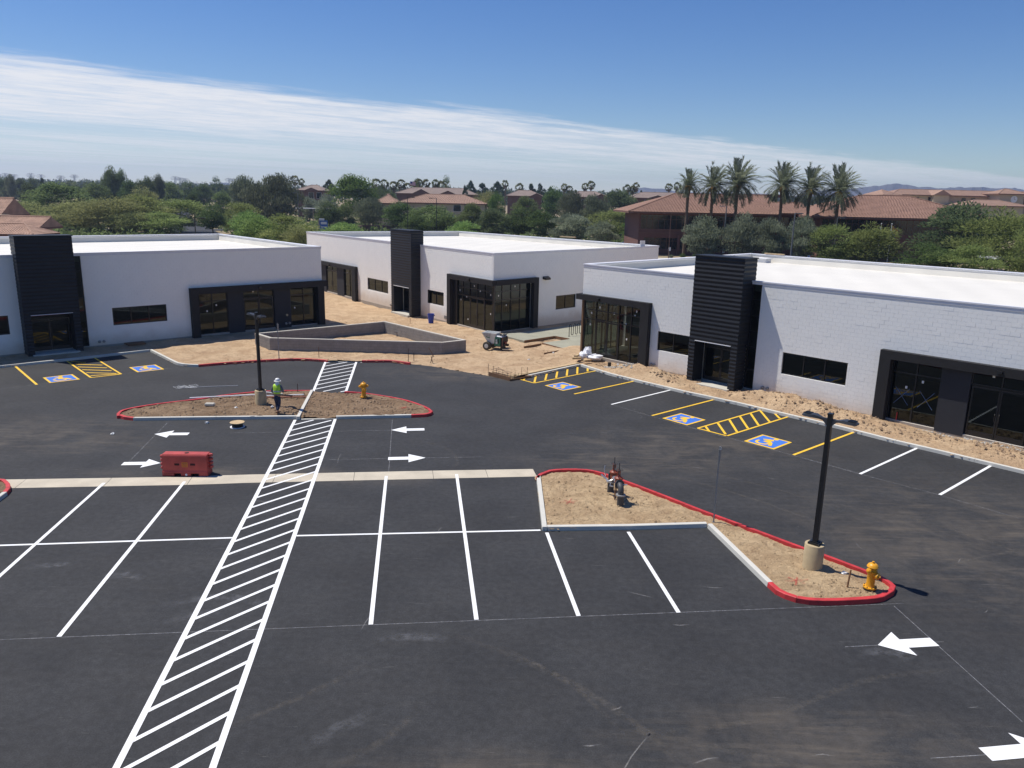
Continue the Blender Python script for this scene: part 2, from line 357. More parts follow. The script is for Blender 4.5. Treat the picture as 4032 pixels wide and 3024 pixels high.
    sc = ma('ADD', sc, ma('MULTIPLY', mr(nz(1.0, 8, .74, mapv(-12, .8, 8., (3, 9, 0))), .61, .73), .30))
    m4 = n.new('ShaderNodeMix'); m4.data_type = 'RGBA'; l.new(sc, m4.inputs[0]); l.new(m3.outputs[2], m4.inputs[6]); m4.inputs[7].default_value = (.24, .23, .21, 1)
    l.new(m4.outputs[2], b.inputs['Base Color']); b.inputs['Roughness'].default_value = .82; b.inputs['Specular IOR Level'].default_value = .35
    bp = n.new('ShaderNodeBump'); bp.inputs['Strength'].default_value = .35; bp.inputs['Distance'].default_value = .01; l.new(nz(60, 4, .7), bp.inputs['Height']); l.new(bp.outputs[0], b.inputs['Normal'])
    M['asphalt'] = m
asphalt()
def dirt(name, c1, c2, c3):
    m = bpy.data.materials.new(name); m.use_nodes = True; t = m.node_tree; n = t.nodes; l = t.links; b = n['Principled BSDF']
    g = n.new('ShaderNodeNewGeometry'); P = g.outputs['Position']
    def nz(scale, det, ro, d=0):
        a = n.new('ShaderNodeTexNoise'); a.inputs['Scale'].default_value = scale; a.inputs['Detail'].default_value = det; a.inputs['Roughness'].default_value = ro; a.inputs['Distortion'].default_value = d; l.new(P, a.inputs['Vector']); return a.outputs['Fac']
    def mr(v, a, b_, c=0., d=1.):
        q = n.new('ShaderNodeMapRange'); q.interpolation_type = 'SMOOTHSTEP'; l.new(v, q.inputs[0]); q.inputs[1].default_value = a; q.inputs[2].default_value = b_; q.inputs[3].default_value = c; q.inputs[4].default_value = d; return q.outputs[0]
    a = n.new('ShaderNodeMix'); a.data_type = 'RGBA'; l.new(mr(nz(.8, 8, .68, .6), .36, .64), a.inputs[0]); a.inputs[6].default_value = (*c1, 1); a.inputs[7].default_value = (*c2, 1)
    e = n.new('ShaderNodeMix'); e.data_type = 'RGBA'; l.new(mr(nz(3.2, 8, .78, .9), .50, .66, 0, .85), e.inputs[0]); l.new(a.outputs[2], e.inputs[6]); e.inputs[7].default_value = (*c3, 1)
    l.new(e.outputs[2], b.inputs['Base Color']); b.inputs['Roughness'].default_value = .97; b.inputs['Specular IOR Level'].default_value = .15
    bp = n.new('ShaderNodeBump'); bp.inputs['Strength'].default_value = .9; bp.inputs['Distance'].default_value = .2; l.new(nz(6, 9, .75, .5), bp.inputs['Height']); l.new(bp.outputs[0], b.inputs['Normal'])
    M[name] = m
dirt('dirt_pad', (.48, .325, .195), (.62, .45, .28), (.36, .24, .145))
dirt('dirt_island', (.46, .32, .185), (.62, .455, .27), (.32, .215, .125))
dirt('dirt_brown', (.22, .145, .088), (.33, .23, .145), (.145, .098, .06))
dirt('terrain', (.25, .20, .13), (.36, .28, .18), (.14, .15, .07))
def leaf(name, dark, light, trans=.5):
    dark = tuple(c * 1.45 for c in dark); light = tuple(c * 1.45 for c in light)
    m = bpy.data.materials.new(name); m.use_nodes = True; t = m.node_tree; n = t.nodes; l = t.links; n.clear()
    at = n.new('ShaderNodeAttribute'); at.attribute_name = 'tint'
    oi = n.new('ShaderNodeObjectInfo')
    mi = n.new('ShaderNodeMix'); mi.data_type = 'RGBA'; l.new(at.outputs['Fac'], mi.inputs[0]); mi.inputs[6].default_value = (*dark, 1); mi.inputs[7].default_value = (*light, 1)
    h = n.new('ShaderNodeHueSaturation'); mr = n.new('ShaderNodeMapRange'); l.new(oi.outputs['Random'], mr.inputs[0]); mr.inputs[3].default_value = .82; mr.inputs[4].default_value = 1.15; l.new(mr.outputs[0], h.inputs['Value'])
    mh = n.new('ShaderNodeMapRange'); l.new(oi.outputs['Random'], mh.inputs[0]); mh.inputs[3].default_value = .488; mh.inputs[4].default_value = .512; l.new(mh.outputs[0], h.inputs['Hue'])
    l.new(mi.outputs[2], h.inputs['Color'])
    d = n.new('ShaderNodeBsdfDiffuse'); tr = n.new('ShaderNodeBsdfTranslucent'); l.new(h.outputs[0], d.inputs[0]); l.new(h.outputs[0], tr.inputs[0])
    ms = n.new('ShaderNodeMixShader'); ms.inputs[0].default_value = trans; l.new(d.outputs[0], ms.inputs[1]); l.new(tr.outputs[0], ms.inputs[2])
    o = n.new('ShaderNodeOutputMaterial'); l.new(ms.outputs[0], o.inputs[0]); M[name] = m
leaf('leaf_palo', (.13, .145, .055), (.27, .28, .12))
leaf('leaf_mesq', (.065, .09, .032), (.155, .19, .075))
leaf('leaf_ash', (.040, .065, .022), (.11, .155, .055))
leaf('leaf_euc', (.07, .085, .048), (.16, .175, .105))
leaf('leaf_olive', (.105, .125, .08), (.25, .275, .19))
leaf('leaf_bright', (.10, .155, .045), (.24, .31, .10))
leaf('leaf_pine', (.022, .04, .02), (.06, .09, .048))
leaf('leaf_fan', (.045, .060, .020), (.14, .14, .055))
leaf('leaf_date', (.07, .088, .055), (.20, .215, .14))
leaf('leaf_dark', (.040, .058, .028), (.11, .135, .065))
D = {'ARROW6': [(9.637, 13.489), (9.673, 13.163), (10.435, 13.603), (10.403, 13.956)],
'ARROWS': [[(-16.084, 33.142), (-15.471, 33.738), (-15.3, 32.665), (-14.631, 33.483), (-14.575, 33.098)], [(-14.092, 29.346), (-14.79, 29.769), (-14.622, 28.738), (-15.59, 29.372), (-15.507, 28.98)], [(-5.623, 34.552), (-4.995, 35.181), (-4.837, 34.125), (-4.108, 34.954), (-4.07, 34.626)], [(-3.562, 30.706), (-4.339, 31.152), (-4.208, 30.116), (-5.126, 30.667), (-5.08, 30.314)], [(9.272, 17.205), (9.922, 17.811), (10.024, 16.761), (10.785, 17.573), (10.808, 17.242)]],
'BLUES': [[(1.923, 44.189), (3.064, 45.21), (4.105, 44.072), (2.946, 42.975)], [(7.66, 37.624), (8.834, 38.676), (9.88, 37.519), (8.667, 36.433)], [(10.781, 34.038), (11.988, 35.156), (12.961, 33.886), (11.79, 32.878)], [(-27.294, 43.441), (-26.17, 44.491), (-24.993, 43.205), (-26.167, 42.206)], [(-23.812, 46.587), (-22.626, 47.622), (-21.493, 46.306), (-22.686, 45.323)]],
'CHALK': [[(-13.403, 16.484), (10.975, 19.329)], [(10.621, 19.177), (11.067, 14.371)], [(-16.306, 34.999), (-15.383, 29.201)], [(-5.842, 36.337), (-4.742, 28.289)], [(-12.893, 33.572), (-4.072, 34.749)], [(-7.568, 30.214), (-1.182, 30.996)], [(8.418, 17.105), (9.272, 17.205)], [(10.686, 17.385), (11.045, 17.433)], [(8.483, 13.184), (9.707, 13.322)], [(5.381, 40.127), (8.575, 36.295), (12.396, 32.108), (14.331, 29.854), (16.439, 27.689), (18.177, 25.474)], [(-28.208, 40.404), (-20.939, 46.956)], [(7.956, 36.958), (14.467, 29.832)]],
'GUT_B': [(-20.665, 25.974), (-18.228, 26.345), (-11.497, 27.112), (-10.612, 27.298), (-3.045, 28.253), (1.125, 28.767)],
'GUT_J': [(-18.153, 26.789), (-15.094, 27.16), (-12.151, 27.474), (-9.077, 27.827), (-6.084, 28.263), (-3.04, 28.68), (-0.926, 29.016)],
'GUT_T': [(-21.297, 26.836), (-19.146, 27.154), (-11.823, 27.935), (-10.925, 28.16), (-3.14, 29.143), (1.087, 29.621)],
'H1': [(0.413, 45.697), (1.322, 44.723), (5.466, 48.59)],
'H1B': [[(0.705, 45.466), (0.785, 46.06)], [(1.341, 44.892), (1.498, 46.91)], [(2.018, 45.591), (2.202, 47.554)], [(2.712, 46.245), (2.899, 48.212)], [(3.409, 46.916), (3.588, 48.885)], [(4.113, 47.557), (4.296, 49.577)], [(4.841, 48.288), (4.93, 49.268)]],
'H2': [(13.375, 39.703), (9.076, 35.947), (10.197, 34.785), (14.467, 38.533)],
'H2B': [[(9.551, 36.343), (9.532, 35.522)], [(10.315, 36.946), (10.202, 35.049)], [(11.074, 37.633), (10.866, 35.47)], [(11.796, 38.287), (11.578, 36.089)], [(12.542, 38.962), (12.284, 36.709)], [(13.233, 39.562), (13.043, 37.369)], [(13.847, 39.193), (13.78, 38.048)]],
'H3': [(-28.465, 48.001), (-24.61, 43.67), (-23.361, 44.719), (-27.318, 49.155)],
'H3B': [[(-28.167, 47.889), (-27.106, 47.716)], [(-27.583, 47.16), (-25.721, 47.077)], [(-26.907, 46.409), (-25.047, 46.331)], [(-26.224, 45.683), (-24.38, 45.583)], [(-25.562, 44.928), (-23.745, 44.881)], [(-24.907, 44.173), (-23.514, 44.804)]],
'I1_DIAG': [(-11.156, 41.279), (-10.46, 35.901)],
'I1_L_BOT': [(-10.475, 36.065), (-14.256, 35.636), (-18.028, 35.167), (-18.564, 35.343), (-18.959, 35.622)],
'I1_L_TOP': [(-18.945, 35.453), (-19.154, 35.843), (-19.259, 36.296), (-19.071, 36.881), (-18.132, 37.846), (-16.249, 39.15), (-15.241, 40.058), (-13.368, 41.022), (-11.171, 41.337)],
'I1_R_BOT': [(-3.953, 37.504), (-4.053, 37.119), (-4.26, 36.917), (-4.957, 36.724), (-8.577, 36.168)],
'I1_R_TOP': [(-9.216, 41.221), (-8.005, 40.982), (-5.816, 39.837), (-4.432, 38.439), (-4.09, 37.821)],
'I2_BOT': [(6.689, 24.156), (4.018, 23.832), (1.096, 23.6)],
'I2_DIAG': [(7.427, 20.105), (6.689, 24.156)],
'I2_LEFT': [(1.096, 23.6), (1.028, 28.504)],
'I2_TIP': [(11.094, 20.06), (10.893, 19.761), (10.461, 19.418), (9.846, 19.24), (8.661, 19.108), (7.946, 19.228), (7.525, 19.672), (7.427, 20.105)],
'I2_TOPRED': [(0.997, 28.24), (1.032, 28.469), (1.15, 28.736), (1.539, 29.173), (2.213, 29.366), (3.093, 29.362), (3.727, 28.986), (4.426, 28.255), (5.328, 27.228), (6.351, 25.988), (6.852, 25.362), (7.812, 24.294), (9.356, 22.505), (9.8, 22.077), (10.616, 21.115), (10.994, 20.606), (11.087, 20.287)],
'I3': [(-20.783, 26.788), (-18.988, 26.924), (-18.755, 26.885), (-18.283, 26.443), (-18.016, 26.052), (-17.879, 25.641), (-17.811, 25.119), (-17.733, 22.533)],
'KERB_A': [(-33.856, 43.002), (-31.198, 45.65), (-28.082, 48.391), (-24.835, 51.619)],
'KERB_A2': [(-24.835, 51.619), (-23.066, 49.608), (-21.679, 48.03), (-21.173, 47.531), (-20.71, 47.27), (-20.189, 47.17), (-19.715, 47.143)],
'KERB_C': [(4.492, 49.825), (6.15, 47.228), (7.859, 45.228), (9.963, 42.881), (12.279, 40.627), (14.49, 38.158), (16.265, 36.201), (17.835, 34.185), (19.149, 32.787), (20.075, 31.706), (21.319, 30.307), (22.835, 28.511)],
'KERB_FORM': [(-0.329, 45.188), (1.068, 46.225), (2.632, 47.839), (4.492, 49.825)],
'KERB_RED': [(-19.715, 47.143), (-18.16, 48.085), (-16.183, 49.021), (-14.529, 49.612), (-13.368, 49.654), (-12.144, 49.372)],
'KERB_RED2': [(-9.908, 49.529), (-9.006, 49.625), (-8.018, 49.731), (-6.713, 49.134)],
'L2a': [(-17.694, 21.396), (-8.779, 22.568)],
'L2b': [(-6.857, 22.818), (1.047, 23.658)],
'O': {'bar_l': (-13.218, 27.553),
'bar_r': (-11.537, 27.602),
'bfp1': (3.93, 25.665),
'bfp2': (3.701, 27.028),
'bin': (-7.393, 68.204),
'buggy': (-1.185, 55.077),
'buggyL': (-1.688, 53.573),
'hyd1': (10.268, 19.904),
'hyd2': (-7.933, 39.878),
'person': (-11.519, 36.378),
'pile': (4.986, 51.609),
'pole1': (9.138, 21.252),
'pole2': (-12.925, 38.296),
'rackL': (4.471, 60.494),
'sign1': (6.985, 24.489),
'sign2': (-15.514, 49.989),
'spool': (-12.711, 34.196),
'stakeA': (9.698, 20.056)},
'PAD_RAW': [(-6.755, 49.438), (-5.243, 48.879), (-3.501, 47.677), (-1.764, 46.608), (-0.332, 45.698)],
'S1': [(-15.179, 27.048), (-14.11, 17.928)],
'S2': [(-12.295, 27.357), (-10.94, 16.791)],
'S3': [(-4.844, 28.425), (-3.471, 17.647)],
'S4': [(-2.116, 28.796), (-0.79, 17.989)],
'S5': [(1.25, 23.468), (1.885, 18.287)],
'S6': [(3.961, 23.668), (4.578, 18.565)],
'WLINES': [[(5.381, 40.127), (9.661, 44.075)], [(14.331, 29.854), (18.666, 33.645)], [(16.439, 27.689), (20.674, 31.382)]],
'XL': [(-10.499, 35.884), (-7.337, 12.439), (-7.208, 11.489)],
'XR': [(-8.623, 36.21), (-5.529, 12.493), (-5.418, 11.635)],
'YL': [(-12.381, 49.989), (-11.059, 41.482)],
'YLINES': [[(3.537, 42.253), (7.72, 46.056)], [(7.219, 38.062), (11.508, 41.853)], [(12.408, 32.144), (16.71, 35.918)], [(-30.613, 46.186), (-26.6, 41.735)]],
'YR': [(-10.366, 50.121), (-9.292, 41.816)]}
# ------------------------------------------------------------------ noise and polygon tools
_LAT = np.random.default_rng(5).random((64, 64))
def vnoise(x, y):
    xi = np.floor(x).astype(int); yi = np.floor(y).astype(int); fx = x - xi; fy = y - yi
    fx = fx * fx * (3 - 2 * fx); fy = fy * fy * (3 - 2 * fy); a = _LAT[xi % 64, yi % 64]; b = _LAT[(xi + 1) % 64, yi % 64]; c = _LAT[xi % 64, (yi + 1) % 64]; d = _LAT[(xi + 1) % 64, (yi + 1) % 64]
    return (a * (1 - fx) + b * fx) * (1 - fy) + (c * (1 - fx) + d * fx) * fy - .5
def fbm(x, y, o=5, s=1.0):
    r = 0; a = 1.0
    for i in range(o): r = r + a * vnoise(x * s + 17 * i, y * s + 31 * i); a *= .55; s *= 2.07
    return r
def inside(x, y, poly):
    r = np.zeros(x.shape, bool); n = len(poly)
    for i in range(n):
        x0, y0 = poly[i]; x1, y1 = poly[(i + 1) % n]
        c = ((y0 > y) != (y1 > y)) & (x < (x1 - x0) * (y - y0) / ((y1 - y0) or 1e-9) + x0); r ^= c
    return r
def pdist(x, y, line):
    d = np.full(x.shape, 1e9)
    for (x0, y0), (x1, y1) in zip(line[:-1], line[1:]):
        dx, dy = x1 - x0, y1 - y0; t = np.clip(((x - x0) * dx + (y - y0) * dy) / (dx * dx + dy * dy + 1e-12), 0, 1)
        d = np.minimum(d, np.hypot(x - x0 - t * dx, y - y0 - t * dy))
    return d
def offset(line, d):
    """shift an open polyline to its left by d"""
    P = [Vector(p) for p in line]; o = []
    for i, p in enumerate(P):
        a = (P[i] - P[i - 1]).normalized() if i else None; b = (P[i + 1] - P[i]).normalized() if i < len(P) - 1 else None
        if a is None: a = b
        if b is None: b = a
        na = Vector((-a.y, a.x)); nb = Vector((-b.y, b.x)); m = (na + nb); k = m.length
        m = m.normalized() if k > 1e-6 else na; o.append(p + m * (d / max(.45, m.dot(na))))
    return o
def smooth_line(pts, step=.25):
    """Catmull-Rom through the points, resampled"""
    P = [Vector(p) for p in pts]; P = [P[0] * 2 - P[1]] + P + [P[-1] * 2 - P[-2]]; o = []
    for i in range(1, len(P) - 2):
        n = max(1, int((P[i + 1] - P[i]).length / step))
        for k in range(n):
            t = k / n; a, b, c, d = P[i - 1], P[i], P[i + 1], P[i + 2]
            o.append(.5 * ((2 * b) + (c - a) * t + (2 * a - 5 * b + 4 * c - d) * t * t + (3 * b - a - 3 * c + d) * t ** 3))
    o.append(P[-2]); return o
def soil(name, poly, res, hfun, m, parent=None, kind='structure'):
    p = np.array(poly); x0, y0 = p.min(0) - res; x1, y1 = p.max(0) + res
    xs = np.arange(x0, x1 + res, res); ys = np.arange(y0, y1 + res, res); X, Y = np.meshgrid(xs, ys, indexing='ij'); nx, ny = X.shape
    jx = (np.random.default_rng(3).random(X.shape) - .5) * res * .5; jy = (np.random.default_rng(4).random(X.shape) - .5) * res * .5; X = X + jx; Y = Y + jy
    Z = hfun(X, Y); cx = (X[:-1, :-1] + X[1:, 1:]) / 2; cy = (Y[:-1, :-1] + Y[1:, 1:]) / 2; ok = inside(cx, cy, poly)
    id_ = np.arange(nx * ny).reshape(nx, ny); F = np.stack([id_[:-1, :-1][ok], id_[1:, :-1][ok], id_[1:, 1:][ok], id_[:-1, 1:][ok]], 1)
    used = np.unique(F); mp = np.full(nx * ny, -1); mp[used] = np.arange(len(used)); V = np.stack([X.ravel(), Y.ravel(), Z.ravel()], 1)[used]
    me = np_mesh(name, V, mp[F], m); me.shade_smooth(); o = bpy.data.objects.new(name, me); COL.objects.link(o)
    if parent: o.parent = parent
    if kind: o['kind'] = kind
    return o
def kerb(parent, line, w, m, h=.15, seg=3.0, smooth=True, z0=-.02, lean=.012):
    """a run of kerb sections; `line` is the road-side edge, the kerb lies to its left (w > 0) or right (w < 0)"""
    P = smooth_line(line, .3) if smooth else [Vector(p) for p in line]
    Q = offset(P, w); T = offset(P, lean * (1 if w > 0 else -1)); acc = 0; run = [0]; out = []
    for i in range(1, len(P)):
        acc += (P[i] - P[i - 1]).length; run.append(i)
        if acc > seg or i == len(P) - 1:
            mb = MB(); vs = []; fs = []; n = len(run)
            for kk, j in enumerate(run):
                a, t, b = P[j].copy(), T[j].copy(), Q[j].copy()
                if kk == 0 or kk == n - 1:
                    j2 = run[1] if kk == 0 else run[-2]; e = (P[j2] - P[j]).normalized() * .006; a += e; t += e; b += e
                vs += [(a.x, a.y, z0), (t.x, t.y, h - .012), ((t.x * .88 + b.x * .12), (t.y * .88 + b.y * .12), h), (b.x, b.y, h), (b.x, b.y, z0)]
            for k in range(n - 1):
                for s in range(4):
                    q = (k * 5 + s, k * 5 + s + 1, (k + 1) * 5 + s + 1, (k + 1) * 5 + s); fs.append(q if w < 0 else q[::-1])
            fs.append(tuple(range(5)) if w > 0 else tuple(range(4, -1, -1))); e = (n - 1) * 5; fs.append(tuple(range(e + 4, e - 1, -1)) if w > 0 else tuple(range(e, e + 5)))
            out.append(mb.add(vs, fs).build('kerb_section', m, parent)); run = [i]; acc = 0
    return out
def gz(y): return max(0.0, (y - 300) * .015)
# ------------------------------------------------------------------ terrain
def terr(x, y):
    base = np.where(y < 95, -.8, np.where(y < 135, -.8 + (y - 95) / 40 * .8, 0.0)) + np.maximum(0, (y - 300) * .015) * (y < 2000) + np.where(y >= 2000, 25.5, 0)
    return base - .02
_xs = np.concatenate([[-4500, -2500, -1200, -700, -450], np.arange(-320, 321, 16), [450, 700, 1200, 2500, 4500]])
_ys = np.concatenate([[-400, -60, -20], np.arange(0, 400, 10), np.arange(400, 2000, 80), [2000, 3000, 4500]])
_X, _Y = np.meshgrid(_xs, _ys, indexing='ij'); _Z = terr(_X, _Y)
_id = np.arange(_X.size).reshape(_X.shape); _F = np.stack([_id[:-1, :-1].ravel(), _id[1:, :-1].ravel(), _id[1:, 1:].ravel(), _id[:-1, 1:].ravel()], 1)
_o = bpy.data.objects.new('ground', np_mesh('ground', np.stack([_X.ravel(), _Y.ravel(), _Z.ravel()], 1), _F, M['terrain'])); COL.objects.link(_o); _o['kind'] = 'structure'
# ------------------------------------------------------------------ parking lot
kc = D['KERB_C'] + [(45.0, 3.2), (56.0, -9.5)]
ka = [(-60.0, 17.2)] + D['KERB_A']
lip1 = [D['KERB_RED'][-1], D['KERB_RED2'][0]]
front = ka + D['KERB_A2'][1:] + D['KERB_RED'][1:] + D['KERB_RED2'] + D['PAD_RAW'] + D['KERB_FORM'][1:] + kc[1:]
lot = MB().sheet([(-60, -10)] + front, 0.0).build('parking_lot', M['asphalt']); lot['kind'] = 'structure'
# soil of the building pad
CTRL = [(p[0], p[1], .09) for p in D['KERB_A'] + D['KERB_RED'] + D['KERB_RED2'] + D['KERB_C'] + D['KERB_FORM']] + [(-29, 51.7, .16), (-24, 56.9, .17), (-16, 64.2, .17), (-11, 53, .11), (-4, 51.5, .10), (-17, 58, .12),
        (4.9, 54.2, .22), (10.7, 46, .26), (14, 43, .27), (18.5, 38.3, .24), (22.8, 33, .24), (-16, 78, -.42), (-11.4, 71.4, -.30), (-8.3, 69.3, -.22), (-5.5, 66, -.16), (-1.6, 62.7, -.06), (2, 64.8, -.08), (6.2, 70, -.28), (14, 78, -.4), (0, 57, .03), (4, 60, -.04), (-40, 42, .12)]
_C = np.array(CTRL)
MOUNDS = [(8.4, 46.3, 1.5, .62, .55), (7.2, 47.4, 1.0, .25, .6), (14.9, 40.6, 1.6, .42, .55), (16.2, 38.8, 1.3, .30, .6), (13.6, 41.6, .9, .2, .6), (20.3, 33.9, 1.3, .2, .5), (22.6, 31.0, 1.5, .22, .5), (18.3, 36.6, 1.1, .16, .5), (25, 28, 2, .25, .5), (-22.5, 52.2, 1.3, .10, 1)]
def pad_h(x, y):
    w = 0; s = 0
    for a, b, c in CTRL: k = 1 / ((x - a) ** 2 + (y - b) ** 2 + .6) ** 1.5; w = w + k; s = s + k * c
    z = s / w + .05 * fbm(x, y, 4, .35) + .10 * fbm(x, y, 5, 1.1)
    for a, b, r, h, asp in MOUNDS:
        u = ((x - a) * .70 - (y - b) * .714); v = ((x - a) * .714 + (y - b) * .70); z = z + h * np.exp(-((u / (r * 1.25)) ** 2 + (v / (r * asp)) ** 2)) * (1 + .5 * fbm(x, y, 4, 2.4))
    strip = np.exp(-(pdist(x, y, [(7, 47.3), (24, 29.4)]) / .9) ** 2); z = z + strip * .20 * (fbm(x, y, 5, 2.0) + .35)
    kd = pdist(x, y, D['KERB_FORM'] + kc[1:]); z = np.minimum(z, .115 + np.maximum(0, kd - .22) * .75)
    dr = pdist(x, y, D['PAD_RAW']); return np.minimum(z, -.03 + dr * .16 + .03 * fbm(x, y, 4, 1.1))
pad_poly = front + [(70, -5), (70, 60), (60, 115), (-60, 115), (-80, 60), (-70, 20)]
pad_in = [(v.x, v.y) for v in offset(front, .07)]
pad_poly = pad_in + [(56, 12), (44, 52), (26, 96), (-50, 100), (-66, 60), (-66, 20)]
soil('construction_dirt', pad_poly, .24, pad_h, M['dirt_pad'])
# soil in the islands
i1 = D['I1_L_TOP'] + D['I1_R_TOP'] + D['I1_R_BOT'] + D['I1_L_BOT']
i1_in = [(v.x, v.y) for v in offset(i1 + [i1[0]], -.07)][:-1]
def isl_h(k, base=.10):
    def f(x, y): return base + .045 * fbm(x + k, y, 5, 1.2) + .085 * np.abs(fbm(x, y + k, 5, 2.6))
    return f
def i1_h(x, y):
    z = isl_h(3, .10)(x, y) + .05 * fbm(x, y, 3, .8)
    return np.where((x > -10.9) & (x < -8.5), np.minimum(z, z - .07 * np.exp(-((pdist(x, y, [(-9.9, 41.3), (-9.2, 36.1)]) / .9) ** 2))), z)
soil('island_soil', i1_in, .12, i1_h, M['dirt_brown'])
i2 = D['I2_LEFT'][:1] + D['I2_LEFT'][1:] + D['I2_TOPRED'] + D['I2_TIP'] + D['I2_DIAG'][1:] + D['I2_BOT'][1:-1]
i2_in = [(v.x, v.y) for v in offset(i2 + [i2[0]], -.07)][:-1]
def i2_h(x, y): return isl_h(9, .06)(x, y) - .035 * np.exp(-(pdist(x, y, D['I2_TOPRED'][4:]) / .5) ** 2)
soil('island_soil', i2_in, .085, i2_h, M['dirt_island'])
i3_in = [(v.x, v.y) for v in offset(D['I3'], -.07)]
soil('island_soil', i3_in, .12, isl_h(5, .09), M['dirt_brown'])
# kerbs
KB = tag(empty('kerb'), kind='structure')
kerb(KB, ka, .15, M['kerb_white'], smooth=False); kerb(KB, D['KERB_A2'], .15, M['kerb_white']); kerb(KB, D['KERB_RED'], .15, M['kerb_red']); kerb(KB, D['KERB_RED2'], .15, M['kerb_red'])
kerb(KB, [D['KERB_RED'][-1], (-11.9, 49.5), (-10.2, 49.66), D['KERB_RED2'][0]], .15, M['kerb_white'], h=.02, smooth=False)
kerb(KB, kc, .16, M['kerb_white'], smooth=False, seg=2.9); kerb(KB, D['KERB_FORM'][1:], .16, M['kerb_white'], smooth=False)
kerb(KB, D['I1_L_TOP'], -.15, M['kerb_red']); kerb(KB, D['I1_L_BOT'][2:], -.15, M['kerb_red']); kerb(KB, D['I1_L_BOT'][:3], -.15, M['kerb_white'], smooth=False)
kerb(KB, D['I1_DIAG'], .17, M['kerb_white'], smooth=False, h=.17, seg=6)
kerb(KB, D['I1_R_TOP'] + D['I1_R_BOT'][:4], -.15, M['kerb_red']); kerb(KB, D['I1_R_BOT'][3:], -.15, M['kerb_white'], smooth=False)
kerb(KB, [(-11.0, 41.25), (-9.25, 41.2)], -.12, M['kerb_white'], h=.02, smooth=False); kerb(KB, [(-8.6, 36.2), (-10.35, 35.95)], -.12, M['kerb_white'], h=.02, smooth=False)
kerb(KB, D['I2_LEFT'], -.16, M['kerb_white'], smooth=False, seg=6); kerb(KB, D['I2_TOPRED'] + D['I2_TIP'], -.15, M['kerb_red'])
kerb(KB, D['I2_DIAG'], -.16, M['kerb_white'], smooth=False, seg=6); kerb(KB, D['I2_BOT'][:2] + [(1.27, 23.61)], -.16, M['kerb_white'], smooth=False, seg=2.7)
kerb(KB, D['I3'][:6], -.15, M['kerb_red']); kerb(KB, D['I3'][5:], -.15, M['kerb_white'], smooth=False)
# concrete valley gutter
GU = tag(empty('gutter'), kind='structure')
def at_x(line, x):
    for (x0, y0), (x1, y1) in zip(line[:-1], line[1:]):
        if x0 <= x <= x1: return y0 + (y1 - y0) * (x - x0) / (x1 - x0)
    return line[-1][1] if x > line[-1][0] else line[0][1]
jx = [-21.0] + [j[0] for j in D['GUT_J']] + [1.0]
for a, b in zip(jx[:-1], jx[1:]):
    xs = [a + .008] + [q for q in np.linspace(a, b, 4)[1:-1]] + [b - .008]
    MB().prism([(x + .07, at_x(D['GUT_B'], x)) for x in xs] + [(x - .07, at_x(D['GUT_T'], x)) for x in xs[::-1]], -.06, .006).build('gutter_slab', M['concrete_gut'], GU)
# ------------------------------------------------------------------ markings
def strip_poly(a, b, w):
    a = Vector(a); b = Vector(b); d = (b - a).normalized(); n = Vector((-d.y, d.x)) * w / 2
    return [a - n, b - n, b + n, a + n]
def line(name, a, b, w, m, z, parent=lot): return MB().sheet([tuple(p) for p in strip_poly(a, b, w)], z).build(name, m, parent)
for k in ('S1', 'S2', 'S3', 'S4', 'S5', 'S6'): line('stall_line', D[k][0], D[k][1], .115, M['paint_white'], .0105)
for k in ('L2a', 'L2b'): line('row_line', D[k][0], D[k][1], .10, M['paint_white'], .0065)
for a, b in D['WLINES']: line('stall_line', a, b, .115, M['paint_white'], .0105)
for a, b in D['YLINES']: line('stall_line', a, b, .125, M['paint_yellow'], .0105)
for c in D['CHALK']:
    for a, b in zip(c[:-1], c[1:]): line('chalk_line', a, b, .015, M['chalk'], .0038)
def crosswalk(L0, L1, R0, R1, ys, d, ytop, ybot):
    cw = line('crosswalk', L0, L1, .14, M['paint_white'], .0125); line('edge_line', R0, R1, .14, M['paint_white'], .0125, cw)
    L0, L1, R0, R1, d = (Vector(q) for q in (L0, L1, R0, R1, d)); d.normalize(); q = R1 - R0
    for y in ys:
        t = (y - L0.y) / (L1.y - L0.y); p = L0 + (L1 - L0) * t
        den = d.x * q.y - d.y * q.x; s = ((R0 - p).x * q.y - (R0 - p).y * q.x) / den; e = p + d * s; b = p
        tt = ytop(0) if callable(ytop) else ytop
        if e.y > tt: e = p + d * ((tt - p.y) / d.y)
        if b.y < ybot: b = p + d * ((ybot - p.y) / d.y)
        if (e - b).dot(d) > .25: line('stripe', b + d * .05, e - d * .05, .108, M['paint_white'], .0085, cw)
crosswalk(D['XL'][0], D['XL'][2], D['XR'][0], D['XR'][2], [34.999 - .911 * k for k in range(0, 29)], (1.507, 1.862), 35.98, 10)
crosswalk(D['YL'][0], D['YL'][1], D['YR'][0], D['YR'][1], [49.1 - 1.01 * k for k in range(0, 10)], (1.507, 1.862), 49.6, 41.55)
def arrow(tip, tail, parent=lot, hl=.62, hw=.53, sw=.19, z=.0105):
    tip = Vector(tip); tail = Vector(tail); d = (tip - tail).normalized(); n = Vector((-d.y, d.x)); h = tip - d * hl
    pts = [tail - n * sw, h - n * sw, h - n * hw, tip, h + n * hw, h + n * sw, tail + n * sw]
    return MB().sheet([tuple(p) for p in pts], z).build('direction_arrow', M['paint_white'], parent)
for i, (t, h1, h2, a, b) in enumerate(D['ARROWS']):
    tl = (Vector(a) + Vector(b)) / 2; hm = (Vector(h1) + Vector(h2)) / 2; arrow(t, tl, hl=(Vector(t) - hm).length, hw=(Vector(h1) - Vector(h2)).length / 2, sw=.185)
arrow((11.22, 13.56), (9.655, 13.326))
